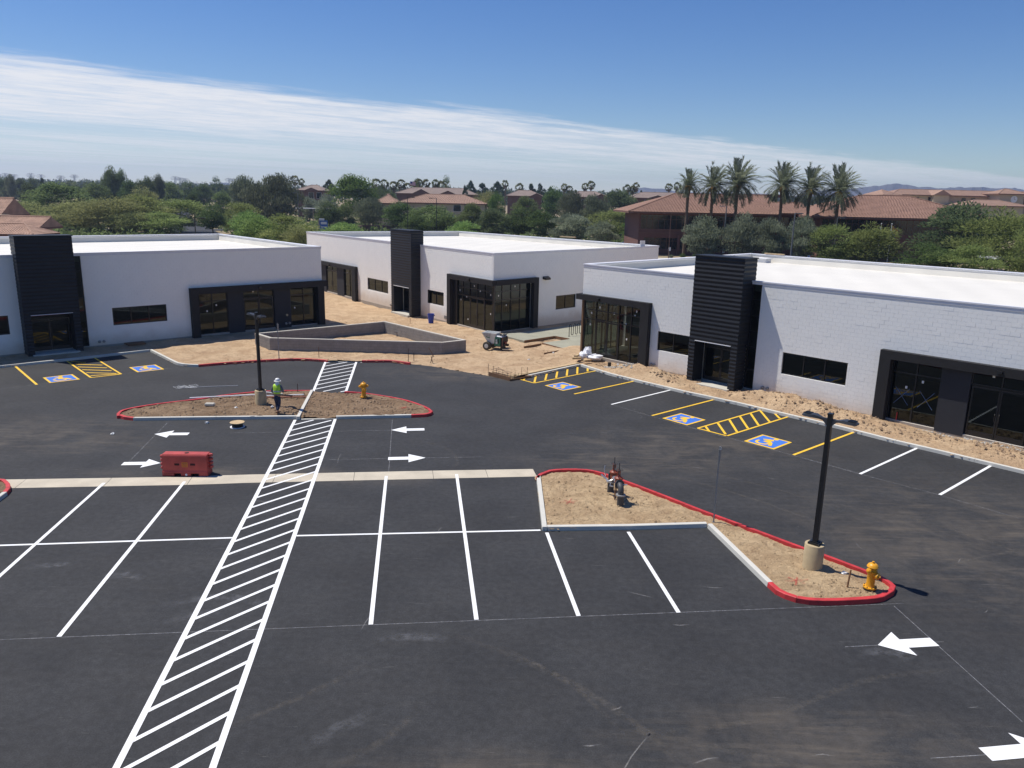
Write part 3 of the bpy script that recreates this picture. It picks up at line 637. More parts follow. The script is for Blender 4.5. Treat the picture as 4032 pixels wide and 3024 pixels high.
def accessible(c, up, rt):
    """blue square with a yellow border and the wheelchair sign; c is the corner, up points into the stall"""
    c = Vector(c); up = Vector(up); rt = Vector(rt); P = lambda x, y: tuple(c + rt * x + up * y)
    b = MB().sheet([P(0, 0), P(1, 0), P(1, 1), P(0, 1)], .0065).build('accessible_marking', M['paint_yellow'], lot)
    k = .075; MB().sheet([P(k, k), P(1 - k, k), P(1 - k, 1 - k), P(k, 1 - k)], .0105).build('blue_field', M['paint_blue'], b)
    mb = MB(); z = .0145
    def poly(pts): mb.sheet([P(x, y) for x, y in pts], z)
    n = 22; cx, cy, r0, r1 = .43, .36, .155, .235
    for i in range(n):
        a0 = R(-205 + 265 * i / n); a1 = R(-205 + 265 * (i + 1) / n)
        poly([(cx + r1 * math.cos(a0), cy + r1 * math.sin(a0)), (cx + r1 * math.cos(a1), cy + r1 * math.sin(a1)), (cx + r0 * math.cos(a1), cy + r0 * math.sin(a1)), (cx + r0 * math.cos(a0), cy + r0 * math.sin(a0))])
    poly([(.56 + .075 * math.cos(2 * math.pi * i / 14), .85 + .075 * math.sin(2 * math.pi * i / 14)) for i in range(14)])
    z = .0152; poly([(.38, .42), (.50, .39), (.60, .68), (.53, .76), (.44, .72)])
    z = .0159; poly([(.50, .39), (.66, .39), (.66, .49), (.47, .49)]); z = .0166; poly([(.66, .49), (.60, .43), (.70, .17), (.80, .20)])
    z = .0173; poly([(.44, .73), (.52, .66), (.33, .55), (.26, .62)])
    mb.build('wheelchair_sign', M['paint_yellow'], b)
for i, q in enumerate(D['BLUES']):
    q = [Vector(p) for p in q]
    if i < 3: accessible(q[0], q[1] - q[0], q[3] - q[0])
    else: accessible(q[3], q[0] - q[3], q[2] - q[3])
def hatch(outer, bars, closed):
    h = None
    for a, b in zip(outer[:-1], outer[1:]):
        if h is None: h = line('access_aisle', a, b, .11, M['paint_yellow'], .0125)
        else: line('edge_line', a, b, .11, M['paint_yellow'], .0125 - .0012, h)
    for a, b in bars: line('stripe', a, b, .12, M['paint_yellow'], .0085, h)
hatch(D['H1'], D['H1B'], 0); hatch(D['H2'], D['H2B'], 0); hatch(D['H3'], D['H3B'], 0)
# tyre tracks and scuffs of dust on the asphalt
def track(pts, w, m, z):
    P = smooth_line(pts, .3); n = len(P); rows = [offset(P, k * w / 4) for k in (2, 1, 0, -1, -2)]; V = [(p.x, p.y, z) for r_ in rows for p in r_]
    F = [(k * n + i + n, k * n + i + n + 1, k * n + i + 1, k * n + i) for k in range(4) for i in range(n - 1)]
    o = MB().add(V, F).build('tyre_track' if m == 'track_dust' else 'scuff', M[m], lot); a = o.data.attributes.new('fade', 'FLOAT', 'POINT')
    a.data.foreach_set('value', [f * min(1, i / (n * .3), (n - 1 - i) / (n * .3)) for f in (0, .75, 1, .75, 0) for i in range(n)])
for i, pts in enumerate([[(-1.6, 17.5), (1.0, 15.8), (2.6, 14.2), (3.6, 12.6), (4.2, 11.2)], [(-.2, 16.9), (1.4, 15.4), (2.5, 13.7)], [(1.2, 13.5), (5.2, 14.2), (8.5, 15.8), (11.5, 16.3)],
                         [(2.6, 13.9), (5.4, 13.0), (7.5, 12.4)], [(4.4, 31.6), (7.5, 30.0), (10.6, 27.6), (13.0, 24.5)], [(3.6, 30.3), (7.2, 28.6), (9.8, 26.0), (12.0, 23.0)],
                         [(13, 26.5), (15.5, 24.0), (17.5, 20.5)], [(12.6, 21.0), (14.5, 22.2), (17.5, 23.2)], [(-20, 33.8), (-16.5, 36.2), (-13, 37.9)], [(-21, 31.2), (-17, 31.8), (-13.5, 30.2)],
                         [(-4.6, 33.4), (-2.8, 32.0), (-2.2, 29.9), (-3.4, 28.3)], [(-6, 13.4), (-4.2, 14.9), (-3.2, 16)], [(-3.5, 12.4), (-2.4, 13.4), (-1.8, 14.4)], [(16.2, 30.0), (18.5, 30.2), (20.5, 28.5)]]):
    track(pts, (.26, .16, .22)[i % 3], 'track_dust', .0021 + .0001 * i)
for i, pts in enumerate([[(-9.2, 18.4), (-7.6, 18.9), (-6.2, 18.4)], [(-8.8, 17.6), (-7.4, 18.2)], [(-3.3, 17.0), (-2.3, 17.15), (-1.4, 17.0)], [(-11.5, 19.8), (-10.9, 20.0), (-10.2, 19.7)], [(-14, 20.3), (-12.5, 20.7)], [(-4.0, 13.1), (-3.4, 13.7), (-2.7, 14.2)], [(9.4, 16.6), (10.2, 17.0)], [(8.6, 16.8), (9.2, 16.95), (10.0, 16.9)]]):
    track(pts, .42, 'paint_scuff', .0029 + .00008 * i)
_rs = random.Random(12)
for i in range(46):
    x, y, a, ln = _rs.uniform(-13, 17), _rs.uniform(11.5, 44), _rs.uniform(-.5, .5) + _rs.choice((0, 0, 1.2)), _rs.uniform(.2, 1.1) * _rs.choice((.6, 1, 1.8)); P2 = (x + ln * math.cos(a), y + ln * math.sin(a)); mp_ = (x + ln * .5 * math.cos(a) + _rs.uniform(-.06, .06), y + ln * .5 * math.sin(a) + _rs.uniform(-.06, .06))
    xs_, ys_ = np.array([x, P2[0]]), np.array([y, P2[1]])
    if inside(xs_, ys_, i2).any() or inside(xs_, ys_, i1).any() or not inside(xs_, ys_, [(-60, -10)] + front).all(): continue
    track([(x, y), mp_, P2], _rs.uniform(.02, .05), 'scratch', .0015 + i * .00001)
# slab of new concrete between the shops
SL = tag(empty('concrete_slab'), kind='structure')
for q in ([(-1.2, 60.7), (.85, 58.0), (2.05, 59.15), (.55, 61.75)], [(.55, 61.75), (2.05, 59.15), (3.3, 60.35), (2.2, 63.5)], [(2.2, 63.5), (3.3, 60.35), (4.45, 59.2), (6.1, 60.7), (4.2, 65.5)], [(4.2, 65.5), (6.1, 60.7), (8.6, 63.1), (6.6, 67.6)],
          [(4.45, 59.2), (2.2, 57.25), (3.75, 55.0), (5.6, 56.8), (7.0, 58.2), (6.1, 60.7)], [(6.1, 60.7), (7.0, 58.2), (10.6, 61.7), (8.6, 63.1)], [(6.6, 67.6), (8.6, 63.1), (12.5, 66.8), (10.6, 71.5)]):
    c = sum((Vector(p) for p in q), Vector((0, 0))) / len(q); MB().prism([tuple(c + (Vector(p) - c) * .996) for p in q], -.4, .17).build('slab', M['concrete_new'], SL)
# far asphalt: drive behind the shops on the right and the road on the left
MB().sheet([(12, 128), (60, 118), (90, 122), (90, 146), (30, 148), (12, 147)], .02).build('road', M['asphalt'])['kind'] = 'structure'
MB().prism([(22, 149.2), (33.5, 149.4), (34, 153.6), (22, 153.2)], -.2, .16).build('pavement', M['concrete'])['kind'] = 'structure'
def ramp_sheet(name, line_, w, m, dz):
    a = offset(line_, w / 2); b = offset(line_, -w / 2); n = len(a)
    MB().add([(p.x, p.y, gz(p.y) + dz) for p in a] + [(p.x, p.y, gz(p.y) + dz) for p in b], [(n + i, n + i + 1, i + 1, i) for i in range(n - 1)]).build(name, M[m])['kind'] = 'structure'
ramp_sheet('road', [(-52, 120), (-76, 190), (-100, 240), (-128, 299), (-152, 350), (-172, 420), (-192, 520), (-214, 700)], 12, 'asphalt', .03)
ramp_sheet('road', [(-130, 214), (-80, 240), (-30, 256), (20, 262)], 11, 'asphalt', .06)
MB().prism([(-31, 265), (-22, 263), (6, 270), (6, 273), (-31, 269)], -.2, .15).build('pavement', M['concrete'])['kind'] = 'structure'
# mountains
def ridge(name, prof, dist, depth):
    """prof: (azimuth degrees, top height m)"""
    az = np.array([p[0] for p in prof]); hh = np.array([p[1] for p in prof]); A = np.linspace(az[0], az[-1], 160); H = np.interp(A, az, hh); r = np.random.default_rng(8)
    rows = []
    for k, (fr, dd) in enumerate(((0, -1), (.35, -.62), (.72, -.3), (1, 0), (.5, .6), (0, 1))):
        z = H * fr * (1 + (.10 * fbm(A * 2.2, A * 0 + k * 3, 4, 1.0) if 0 < fr else 0)); d = dist + dd * depth + depth * .18 * fbm(A * 1.4, A * 0 + k * 7.7, 4, 1.0)
        rows.append(np.stack([d * np.sin(np.radians(A)), d * np.cos(np.radians(A)), z + 20 - (25 if fr == 0 else 0)], 1))
    n = len(A); V = np.concatenate(rows); F = [(k * n + i, k * n + i + 1, (k + 1) * n + i + 1, (k + 1) * n + i) for k in range(len(rows) - 1) for i in range(n - 1)]
    o = bpy.data.objects.new(name, np_mesh(name, V, np.array(F), M['mountain'])); COL.objects.link(o); o['kind'] = 'structure'
# ------------------------------------------------------------------ the three shops
def cladding_mesh():
    h = .235; prof = [(.02, 0), (-.006, .003), (-.034, .110), (-.034, .122), (-.006, h - .003), (.02, h)]
    v = [(x, y, z) for x in (-.5, .5) for y, z in prof]; n = len(prof)
    f = [(i, n + i, n + i + 1, i + 1) for i in range(n - 1)] + [tuple(range(n - 1, -1, -1)), tuple(range(n, 2 * n))]
    return MB().add(v, f).mesh('cladding_panel', M['black_panel'])
CLAD = cladding_mesh()
def frame_xf(o, a):
    c, s = math.cos(a), math.sin(a)
    return lambda x, y, z: (o[0] + x * c - y * s, o[1] + x * s + y * c, z)
def solid_cells(u0, u1, z0, z1, ops):
    us = sorted({u0, u1} | {min(max(q, u0), u1) for o in ops for q in o[:2]}); zs = sorted({z0, z1} | {min(max(q, z0), z1) for o in ops for q in o[2:]}); out = []
    for a, b in zip(zs[:-1], zs[1:]):
        run = None
        for c, d in zip(us[:-1], us[1:]):
            hole = any(o[0] <= (c + d) / 2 <= o[1] and o[2] <= (a + b) / 2 <= o[3] for o in ops)
            if not hole: run = [c, d] if run is None else [run[0], d]
            if hole and run: out.append((run[0], run[1], a, b)); run = None
        if run: out.append((run[0], run[1], a, b))
    return out
def wall(parent, o, a, length, z0, z1, ops, th=.25, m='white_wall'):
    mb = MB(frame_xf(o, a))
    for c in solid_cells(0, length, z0, z1, ops): mb.box(c[0], c[1], 0, th, c[2], c[3])
    return mb.build('wall', M[m], parent)
def blocks(wl, root_mw, o, a, length, z0, z1, ops, nparts, mat='white_block', bl=.406, bh=.203, gap=.011, jut=.005, y0=-.007, bond=1):
    """block facing on a wall: the nearest pieces one by one, the rest as one part"""
    rng = random.Random(int(length * 100) + nparts); L_ = []; row = 0; z = z0; xf = frame_xf(o, a)
    while z < z1 - .03:
        zt = min(z + bh, z1); x = -(bl / 2 if row % 2 else 0)
        iv = [(0.0, length)]
        for p in ops:
            if p[2] < zt - .02 and p[3] > z + .02: iv = [q for s, e in iv for q in ((s, min(e, p[0])), (max(s, p[1]), e)) if q[1] - q[0] > .03]
        while x < length:
            for s, e in iv:
                c0, c1 = max(x, s), min(x + bl, e)
                if c1 - c0 > .04:
                    j = rng.random(); L_.append((c0, c1, z, zt, jut * (j * .2 if j < .92 else j)))
            x += bl
        z += bh; row += 1
    def dist(q): p = root_mw @ Vector(xf((q[0] + q[1]) / 2, 0, q[2])); return (p - Vector((0, 0, CAM_H))).length
    if nparts: L_.sort(key=dist)
    um = unit(M[mat])
    for c0, c1, za, zb, j in L_[:nparts]:
        t = .03; yc = y0 - j + t / 2
        p = xf((c0 + c1) / 2, yc, za + gap / 2); piece('block', um, wl, p, (0, 0, a), (c1 - c0 - gap, t, zb - za - gap))
    rest = L_[nparts:]
    if rest:
        V = []; F = []
        for c0, c1, za, zb, j in rest:
            b = len(V); x0, x1, y1, yb = c0 + gap / 2, c1 - gap / 2, y0 - j, y0 + .03; q0, q1 = za + gap / 2, zb - gap / 2
            V += [xf(*p) for p in ((x0, y1, q0), (x1, y1, q0), (x1, y1, q1), (x0, y1, q1), (x0, yb, q0), (x1, yb, q0), (x1, yb, q1), (x0, yb, q1))]
            F += [(b, b + 1, b + 2, b + 3), (b + 3, b + 2, b + 6, b + 7), (b, b + 4, b + 5, b + 1), (b + 1, b + 5, b + 6, b + 2), (b, b + 3, b + 7, b + 4)]
        ob = bpy.data.objects.new('blockwork', np_mesh('blockwork', V, np.array(F), M[mat])); COL.objects.link(ob); ob.parent = wl; ob['kind'] = 'stuff'
def glazing(parent, name, xf, us, rows, ft=.06, y=.06, d=.10, side=True, stick=0, tape=False, transoms=None):
    """frame with mullions at us; rows = [z0, z1, ...] heights of the bars; panes are sub-parts"""
    fr = MB(xf); ft2 = ft / 2
    for i, u in enumerate(us): fr.box(u - ft2, u + ft2, y, y + d, rows[0], rows[-1])
    for i, z in enumerate(rows):
        zz_ = z + ft2 if i == 0 else (z - ft2 if i == len(rows) - 1 else z)
        for a, b in zip(us[:-1], us[1:]): fr.box(a + ft2, b - ft2, y + .003, y + d - .003, zz_ - ft2, zz_ + ft2)
    fo = fr.build(name, M['black_frame'], parent)
    for a, b in zip(us[:-1], us[1:]):
        for c, e in zip(rows[:-1], rows[1:]):
            MB(xf).add([(a + ft2, y + d / 2, c + ft2), (b - ft2, y + d / 2, c + ft2), (b - ft2, y + d / 2, e - ft2), (a + ft2, y + d / 2, e - ft2)], [(0, 1, 2, 3)]).build('pane', M['glass'], fo)
    rr = random.Random(int(us[0] * 100) + 3)
    for k in range(stick):
        i = k % (len(us) - 1); u = us[i] + (us[i + 1] - us[i]) * rr.uniform(.25, .75); z = rr.uniform(rows[0] + .5, rows[-1] - .3)
        MB(xf).add([(u - .05, y + d / 2 - .006, z), (u + .05, y + d / 2 - .006, z + .01), (u + .045, y + d / 2 - .006, z + .14), (u - .055, y + d / 2 - .006, z + .13)], [(0, 1, 2, 3)]).build('sticker', M['litter'], fo)
    if tape:
        for a, b in zip(us[:-1], us[1:]):
            c = (a + b) / 2; z = rows[0] + 1.25; w = min(.34, (b - a) * .35)
            for s in (-1, 1): MB(xf).tube([(c - w * s, y + d / 2 - .008, z - .42), (c + w * s, y + d / 2 - .008, z + .42)], .011, 4).build('tape', M['tape_blue'], fo)
    return fo
pm('tape_blue', (.10, .16, .30), .8)
def door_pair(parent, xf, u0, u1, z0, z1, y=.06):
    for a, b, s in ((u0, (u0 + u1) / 2, 1), ((u0 + u1) / 2, u1, -1)):
        w = .075; fr = MB(xf); fr.box(a + .01, a + w, y, y + .05, z0, z1).box(b - w, b - .01, y, y + .05, z0, z1).box(a + w, b - w, y + .003, y + .047, z0, z0 + .26).box(a + w, b - w, y + .003, y + .047, z1 - .10, z1)
        fo = fr.build('door', M['black_frame'], parent)
        MB(xf).add([(a + w, y + .025, z0 + .26), (b - w, y + .025, z0 + .26), (b - w, y + .025, z1 - .1), (a + w, y + .025, z1 - .1)], [(0, 1, 2, 3)]).build('pane', M['glass'], fo)
        h = b - w - .02 if s > 0 else a + w + .02
        MB(xf).tube([(h, y - .01, z0 + .85), (h, y - .07, z0 + .9), (h, y - .07, z0 + 1.2), (h, y - .01, z0 + 1.25)], .014, 6).build('handle', M['steel_black'], fo)
def shop(label, corners, ang, zt, ffe, z, umap, span, kind, nb):
    """corners: front left, front right, back right, back left (world); u runs along the front, y inwards"""
    P0 = Vector((*corners[0], 0)); rt = thing('retail_building', label, 'building', P0, ang, 'white block shops with black entrance towers')
    rt_mw = Matrix.Translation(P0) @ Matrix.Rotation(ang, 4, 'Z'); inv = rt_mw.inverted()
    Q = [inv @ Vector((*c, 0)) for c in corners]; Lf = Q[1].x; zb = -1.0
    U = lambda u: float(np.interp(u, umap[0], umap[1])); F0 = lambda x, y, z_: (x, y, z_)
    def rng(a, b): a, b = U(a), U(b); return (min(a, b), max(a, b))
    sill, head, lhb, lht, shb, sht, dh = (z[k] for k in ('sill', 'head', 'lhb', 'lht', 'shb', 'sht', 'dh'))
    mir = U(31.37) < U(0)
    # openings of the front
    o_short = (*((U(5.1), Lf + 1) if mir else (-1, U(5.1))), ffe, shb); o_long = (*((-1, U(20.9)) if mir else (U(20.9), Lf + 1)), ffe, lhb)
    o_w2 = (*rng(6.54, 8.93), sill, head); o_w3 = (*rng(15.1, 18.75), sill, head); o_door = (*rng(9.9, 12.52), ffe, dh + .05); o_strip = (*rng(12.7, 13.46), ffe, zt - .12)
    extra = z.get('extra', []); ops = [o_short, o_long, o_w2, o_w3, o_door, o_strip]
    w = wall(rt, (0, 0), 0, Lf, zb, zt - .1, ops)
    grow = [(o[0] - .005, o[1] + .005, o[2] - (1.5 if o[2] == ffe else .005), o[3] + .005) for o in ops]; tw = (*rng(9.6, 12.84), -2, 9)
    blocks(w, rt_mw, (0, 0), 0, Lf, ffe - .6, zt - .13, grow + [tw], nb)
    # sides: left from back to front, right from front to back
    def sidewall(A, B, ops, nblk=0, th=.25, m='white_wall'):
        d = (B - A); a = math.atan2(d.y, d.x); s = wall(rt, (A.x, A.y), a, d.length, zb, zt - .1, ops, th, m)
        return s, (A.x, A.y), a, d.length
    short_side = (Q[1], Q[2]) if mir else (Q[3], Q[0]); ls = (short_side[1] - short_side[0]).length
    if mir: so = [(-1, 4.5, ffe, shb)] + [(7.7, 10.4, sill, head)]; s = sidewall(Q[1], Q[2], so)
    else: so = [(ls - 4.7, ls + 1, ffe, shb)]; s = sidewall(Q[3], Q[0], so)
    if mir: blocks(s[0], rt_mw, s[1], s[2], s[3], ffe - .6, zt - .13, [(o[0] - .005, o[1] + .005, o[2] - (1.5 if o[2] == ffe else 0), o[3] + .005) for o in so], 150)
    other = (Q[3], Q[0]) if mir else (Q[1], Q[2]); sidewall(other[0], other[1], []); sidewall(Q[2], Q[3], [])
    # roof, parapet coping
    zr = zt - .62
    cx = sum((q for q in Q), Vector()) / 4
    def lerp(k): return [(q.x + (cx.x - q.x) * k, q.y + (cx.y - q.y) * k) for q in Q]
    inn = [tuple(v)[:2] for v in offset([q.xy for q in Q] + [Q[0].xy], .24)][:-1]
    e = [tuple(v)[:2] for v in offset([Q[3].xy, Q[0].xy, Q[1].xy, Q[2].xy, Q[3].xy, Q[0].xy], .24)][1:5]
    i2 = [tuple(v)[:2] for v in offset([Q[3].xy, Q[0].xy, Q[1].xy, Q[2].xy, Q[3].xy, Q[0].xy], .36)][1:5]
    vs = [(*p, zr + .50) for p in e] + [(*p, zr) for p in i2] + [(cx.x, cx.y, zr + .10)]
    MB().add(vs, [(i, (i + 1) % 4, 4 + (i + 1) % 4, 4 + i) for i in range(4)] + [(4 + i, 4 + (i + 1) % 4, 8) for i in range(4)]).build('roof', M['roof_white'], rt)
    out = [tuple(v)[:2] for v in offset([Q[3].xy, Q[0].xy, Q[1].xy, Q[2].xy, Q[3].xy, Q[0].xy], -.055)][1:5]
    out2 = [tuple(v)[:2] for v in offset([Q[3].xy, Q[0].xy, Q[1].xy, Q[2].xy, Q[3].xy, Q[0].xy], -.030)][1:5]
    ein = [tuple(v)[:2] for v in offset([Q[3].xy, Q[0].xy, Q[1].xy, Q[2].xy, Q[3].xy, Q[0].xy], .30)][1:5]
    for i in range(4):
        j = (i + 1) % 4; c = MB().add([(*out[i], zt - .07), (*out[j], zt - .07), (*ein[j], zt - .07), (*ein[i], zt - .07), (*out[i], zt), (*out[j], zt), (*ein[j], zt - .012), (*ein[i], zt - .012)], [(3, 2, 1, 0), (4, 5, 6, 7), (0, 1, 5, 4), (1, 2, 6, 5), (2, 3, 7, 6), (3, 0, 4, 7)]).build('coping', M['coping'], rt)
        MB().add([(*out2[i], zt - .2), (*out2[j], zt - .2), (*e[j], zt - .2), (*e[i], zt - .2), (*out2[i], zt - .07), (*out2[j], zt - .07), (*e[j], zt - .07), (*e[i], zt - .07)], [(3, 2, 1, 0), (0, 1, 5, 4), (2, 3, 7, 6)]).build('fascia', M['coping'], c)
        MB().add([(*e[i], zr + .48), (*e[j], zr + .48), (*e[j], zt - .07), (*e[i], zt - .07)], [(3, 2, 1, 0)]).build('flashing', M['parapet'], c)
    # floor inside, footing
    MB().prism([(x, y) for x, y in e], ffe - .5, ffe - .01).build('floor', M['interior_floor'], rt)
    MB().prism([tuple(v)[:2] for v in offset([Q[3].xy, Q[0].xy, Q[1].xy, Q[2].xy, Q[3].xy, Q[0].xy], -.02)][1:5], zb - .1, ffe - .012).build('footing', M['concrete_stem'], rt)
    mid = [Vector((q[0], q[1])) for q in e]; MB().box(min(mid[0].x, mid[1].x) + 5, max(mid[0].x, mid[1].x) - 5, 11.0, 11.15, ffe, zr - .1).build('partition', M['interior'], rt)
    # windows
    o_strip = (*rng(12.86, 13.46), ffe, zt - .12)
    for o, n_ in ((o_w2, 2), (o_w3, 3)): glazing(rt, 'window', F0, list(np.linspace(o[0] + .03, o[1] - .03, n_ + 1)), [o[2], o[3]])
    glazing(rt, 'window', F0, [o_strip[0] + .03, o_strip[1] - .03], [ffe, ffe + 1.1, ffe + 2.4, ffe + 3.3, ffe + 4.2, ffe + 5.1, zt - .12])
    # short corner storefront, wrapping round the side
    S0 = Q[1] if mir else Q[0]; sd = ((Q[2] - Q[1]) if mir else (Q[3] - Q[0])).normalized(); sa = math.atan2(sd.y, sd.x)
    us = sorted(U(u) for u in (.16, 1.24, 3.28, 4.3, 5.08)); full = sorted([U(.16), U(1.24)]); dd = sorted([U(1.24), U(3.28)]); ot = sorted([U(3.28), U(4.3), U(5.08)])
    rows = [ffe, z['st1'], z['st2'], shb]
    glazing(rt, 'storefront', F0, full, rows, stick=2); glazing(rt, 'storefront', F0, ot, rows, stick=4)
    glazing(rt, 'storefront', F0, [dd[0], (dd[0] + dd[1]) / 2, dd[1]], [z['st1'], z['st2'], shb], stick=2); door_pair(rt, F0, dd[0] + .03, dd[1] - .03, ffe, z['st1'] - .03)
    sx = frame_xf((S0.x, S0.y), sa); flip = (lambda x, y, z_: sx(x, -y, z_)) if not mir else sx
    glazing(rt, 'storefront', flip, [.16, 1.08, 2.12, 3.2, 4.4], rows, stick=3)
    MB().box(U(0.0) - .07, U(0.0) + .07, .03, .17, ffe, shb).build('corner_post', M['bronze'] if kind == 'C' else M['black_frame'], rt)
    q = sorted([U(5.05), U(5.40)]); MB().box(q[0], q[1], -.02, .16, ffe - .1, shb).build('infill_or_shade_panel', M['black_frame'], rt)  # black strip between jamb and glass, stands in for the recess's deep shadow
    pj = .36
    if mir:
        pt = MB().box(U(5.97), Lf + .3, -pj, .02, shb, sht).box(U(5.97), U(5.32), -pj, .02, ffe - .3, shb)
        pt.xf = sx; pt.box(.0, 5.05, -pj, .02, shb + .002, sht - .002).box(4.45, 5.05, -pj, .02, ffe - .3, shb)
    else:
        pt = MB().box(-.3, U(5.97), -pj, .02, shb, sht).box(U(5.32), U(5.97), -pj, .02, ffe - .3, shb)
        pt.xf = flip; pt.box(.0, 5.25, -pj, .02, shb + .002, sht - .002).box(4.65, 5.25, -pj, .02, ffe - .3, shb)
    pt.build('portal', M['portal'], rt)
    # long portal
    g = lambda a, b: sorted([U(a), U(b)])
    a, b = g(20.43, 31.37)
    ends = (a - .3, b) if mir else (a, b + .28)
    pt = MB().box(ends[0], ends[1], -pj, .02, lhb, lht); j0 = g(20.43, 20.98); j1 = g(30.8, 31.40); pt.box(j0[0], j0[1], -pj, .02, ffe - .3, lhb).box(j1[0], j1[1], -pj, .02, ffe - .3, lhb); pt.build('portal', M['portal'], rt)
    tz = z['lt']
    q = g(21.0, 23.26); glazing(rt, 'storefront', F0, [q[0], sum(q) / 2, q[1]], [ffe, tz, lhb], stick=2, tape=kind == 'C')
    q = g(24.58, 27.05); glazing(rt, 'storefront', F0, [q[0], sum(q) / 2, q[1]], [tz, lhb], stick=1); door_pair(rt, F0, q[0] + .03, q[1] - .03, ffe, tz - .03)
    q = g(28.5, 30.8); glazing(rt, 'storefront', F0, [q[0], sum(q) / 2, q[1]], [ffe, tz, lhb], stick=1)
    for c, d in ((23.29, 24.55), (27.08, 28.47)):
        q = g(c, d); MB().box(q[0], q[1], -.03, .16, ffe - .1, lhb).build('infill_or_shade_panel', M['portal_fill'], rt)
    for (uu, zz_, wd) in z['lamps']: 
        MB().box(uu - wd, uu + wd, -pj - .16, -pj, zz_, zz_ + .13).build('wall_light', M['steel_black'], rt)
    # tower
    t0, t1 = g(9.6, 12.84); d0, d1 = g(10.0, 12.42); tz1 = z['tower']; dp = 1.0
    core = MB().box(t0 + .02, t1 - .02, -dp + .03, .32, dh + .04, tz1 - .06).box(t0 + .02, d0, -dp + .03, 0, zb, dh + .04).box(d1, t1 - .02, -dp + .03, 0, zb, dh + .04)
    tw = core.build('entrance_tower', M['black_panel'], rt)
    n_ = int((tz1 - .07 - dh - .04) / .235); hh = (tz1 - .07 - dh - .04) / n_
    for k in range(n_): piece('cladding_panel', CLAD, tw, ((t0 + t1) / 2, -dp + .03, dh + .04 + k * hh), (0, 0, 0), (t1 - t0, 1, hh / .235))
    nl = int((dh + .04 - ffe + .1) / .235) + 1; hl = (dh + .04 - ffe + .1) / nl
    for k in range(nl):
        for c, d in ((t0, d0), (d1, t1)): piece('cladding_panel', CLAD, tw, ((c + d) / 2, -dp + .03, ffe - .1 + k * hl), (0, 0, 0), (d - c, 1, hl / .235))
    tot = n_ + nl
    for side, xx in ((-1, t0 + .02), (1, t1 - .02)):
        for k in range(tot):
            zc = ffe - .1 + k * hl if k < nl else dh + .04 + (k - nl) * hh; hk = hl if k < nl else hh; dpt = dp - .03 if zc < zt - .1 else dp + .29
            piece('cladding_panel', CLAD, tw, (xx, -dp + .03 + dpt / 2, zc), (0, 0, side * math.pi / 2), (dpt, 1, hk / .235))
    MB().box(t0 - .05, t1 + .05, -dp - .05, .36, tz1 - .06, tz1).build('tower_cap', M['black_panel'], tw)
    MB().box(d0, d1, -dp - .03, -dp + .06, dh - .0, dh + .035).build('lintel_flashing', M['coping'], tw)
    MB().box(d0 - .15, d1 + .15, -dp - .25, 0, zb, ffe - .03).build('doorstep', M['concrete'], tw)
    q = (d0, d1); glazing(rt, 'storefront', F0, [q[0] + .03, sum(q) / 2, q[1] - .03], [ffe + 2.1, dh]); door_pair(rt, F0, q[0] + .05, q[1] - .05, ffe, ffe + 2.07)
    # spouts low on the wall
    for uu in z['spouts']:
        MB().lathe([(.02, -.12), (.085, -.10), (.10, -.03), (.10, .0)], 12, (U(uu), -.0, ffe + .24), 'y').build('drain_spout', M['galv'], rt)
    return rt, U, Q, rt_mw
ZC = dict(sill=1.53, head=2.75, lhb=3.36, lht=3.78, shb=4.08, sht=4.46, dh=2.75, tower=7.76, st1=2.78, st2=3.42, lt=2.73, lamps=[(25.75, 3.5, .12), (1.75, 4.2, .13)], spouts=(14.1, 14.4, 6.2, 6.42))
def along(P, ang, u): return (P[0] + u * math.cos(ang), P[1] + u * math.sin(ang))
aC = R(-47.45); PC = (4.75, 53.01); C1 = along(PC, aC, 31.37)
shopC, UC, QC, mwC = shop('near white block shop on the right with its black tower beside the disabled bays', [PC, C1, (C1[0] + 16.03, C1[1] + 15.75), (PC[0] + 16.03, PC[1] + 15.75)], aC, 6.5, .30, ZC, ([0, 31.37], [0, 31.37]), None, 'C', 300)
aA = R(43.21); PA = along((-29.2, 51.68), aA, -13.25); A1 = along((-29.2, 51.68), aA, 18.12)
ZA = dict(ZC); ZA['tower'] = 7.80; ZA['lhb'] = 3.34; ZA['lht'] = 3.80; ZA['spouts'] = (14.1, 14.38, 28.0, 28.3)
shopA, UA, QA, mwA = shop('left white shop whose whole front lies in shade behind the island with the lamp', [PA, A1, (-30.68, 81.19), (PA[0] - 14.68, PA[1] + 17.1)], aA, 6.58, .25, ZA, ([0, 31.37], [0, 31.37]), None, 'A', 300)
B0 = (-24.81, 92.99); B1 = (-1.68, 62.57); aB = math.atan2(B1[1] - B0[1], B1[0] - B0[0])
ZB = dict(sill=1.22, head=2.45, lhb=2.95, lht=3.36, shb=3.84, sht=4.25, dh=2.42, tower=7.72, st1=2.58, st2=3.26, lt=2.45, lamps=[(7.0, 3.0, .14), (35.2, 4.0, .15)], spouts=(14.6,))
UBm = ([0, .2, 5.08, 5.32, 5.97, 6.54, 8.93, 9.6, 12.84, 15.1, 18.75, 20.43, 20.98, 23.28, 24.57, 27.05, 31.37], [38.22, 38.0, 32.8, 32.2, 31.7, 30.63, 27.8, 26.6, 22.7, 20.2, 15.7, 13.45, 12.6, 10.0, 8.2, 5.3, 0])
shopB, UB, QB, mwB = shop('middle white block shop standing between the other two, farthest of the three', [B0, B1, (14.54, 78.97), (-7.49, 104.09)], aB, 6.45, -.05, ZB, UBm, None, 'B', 300)
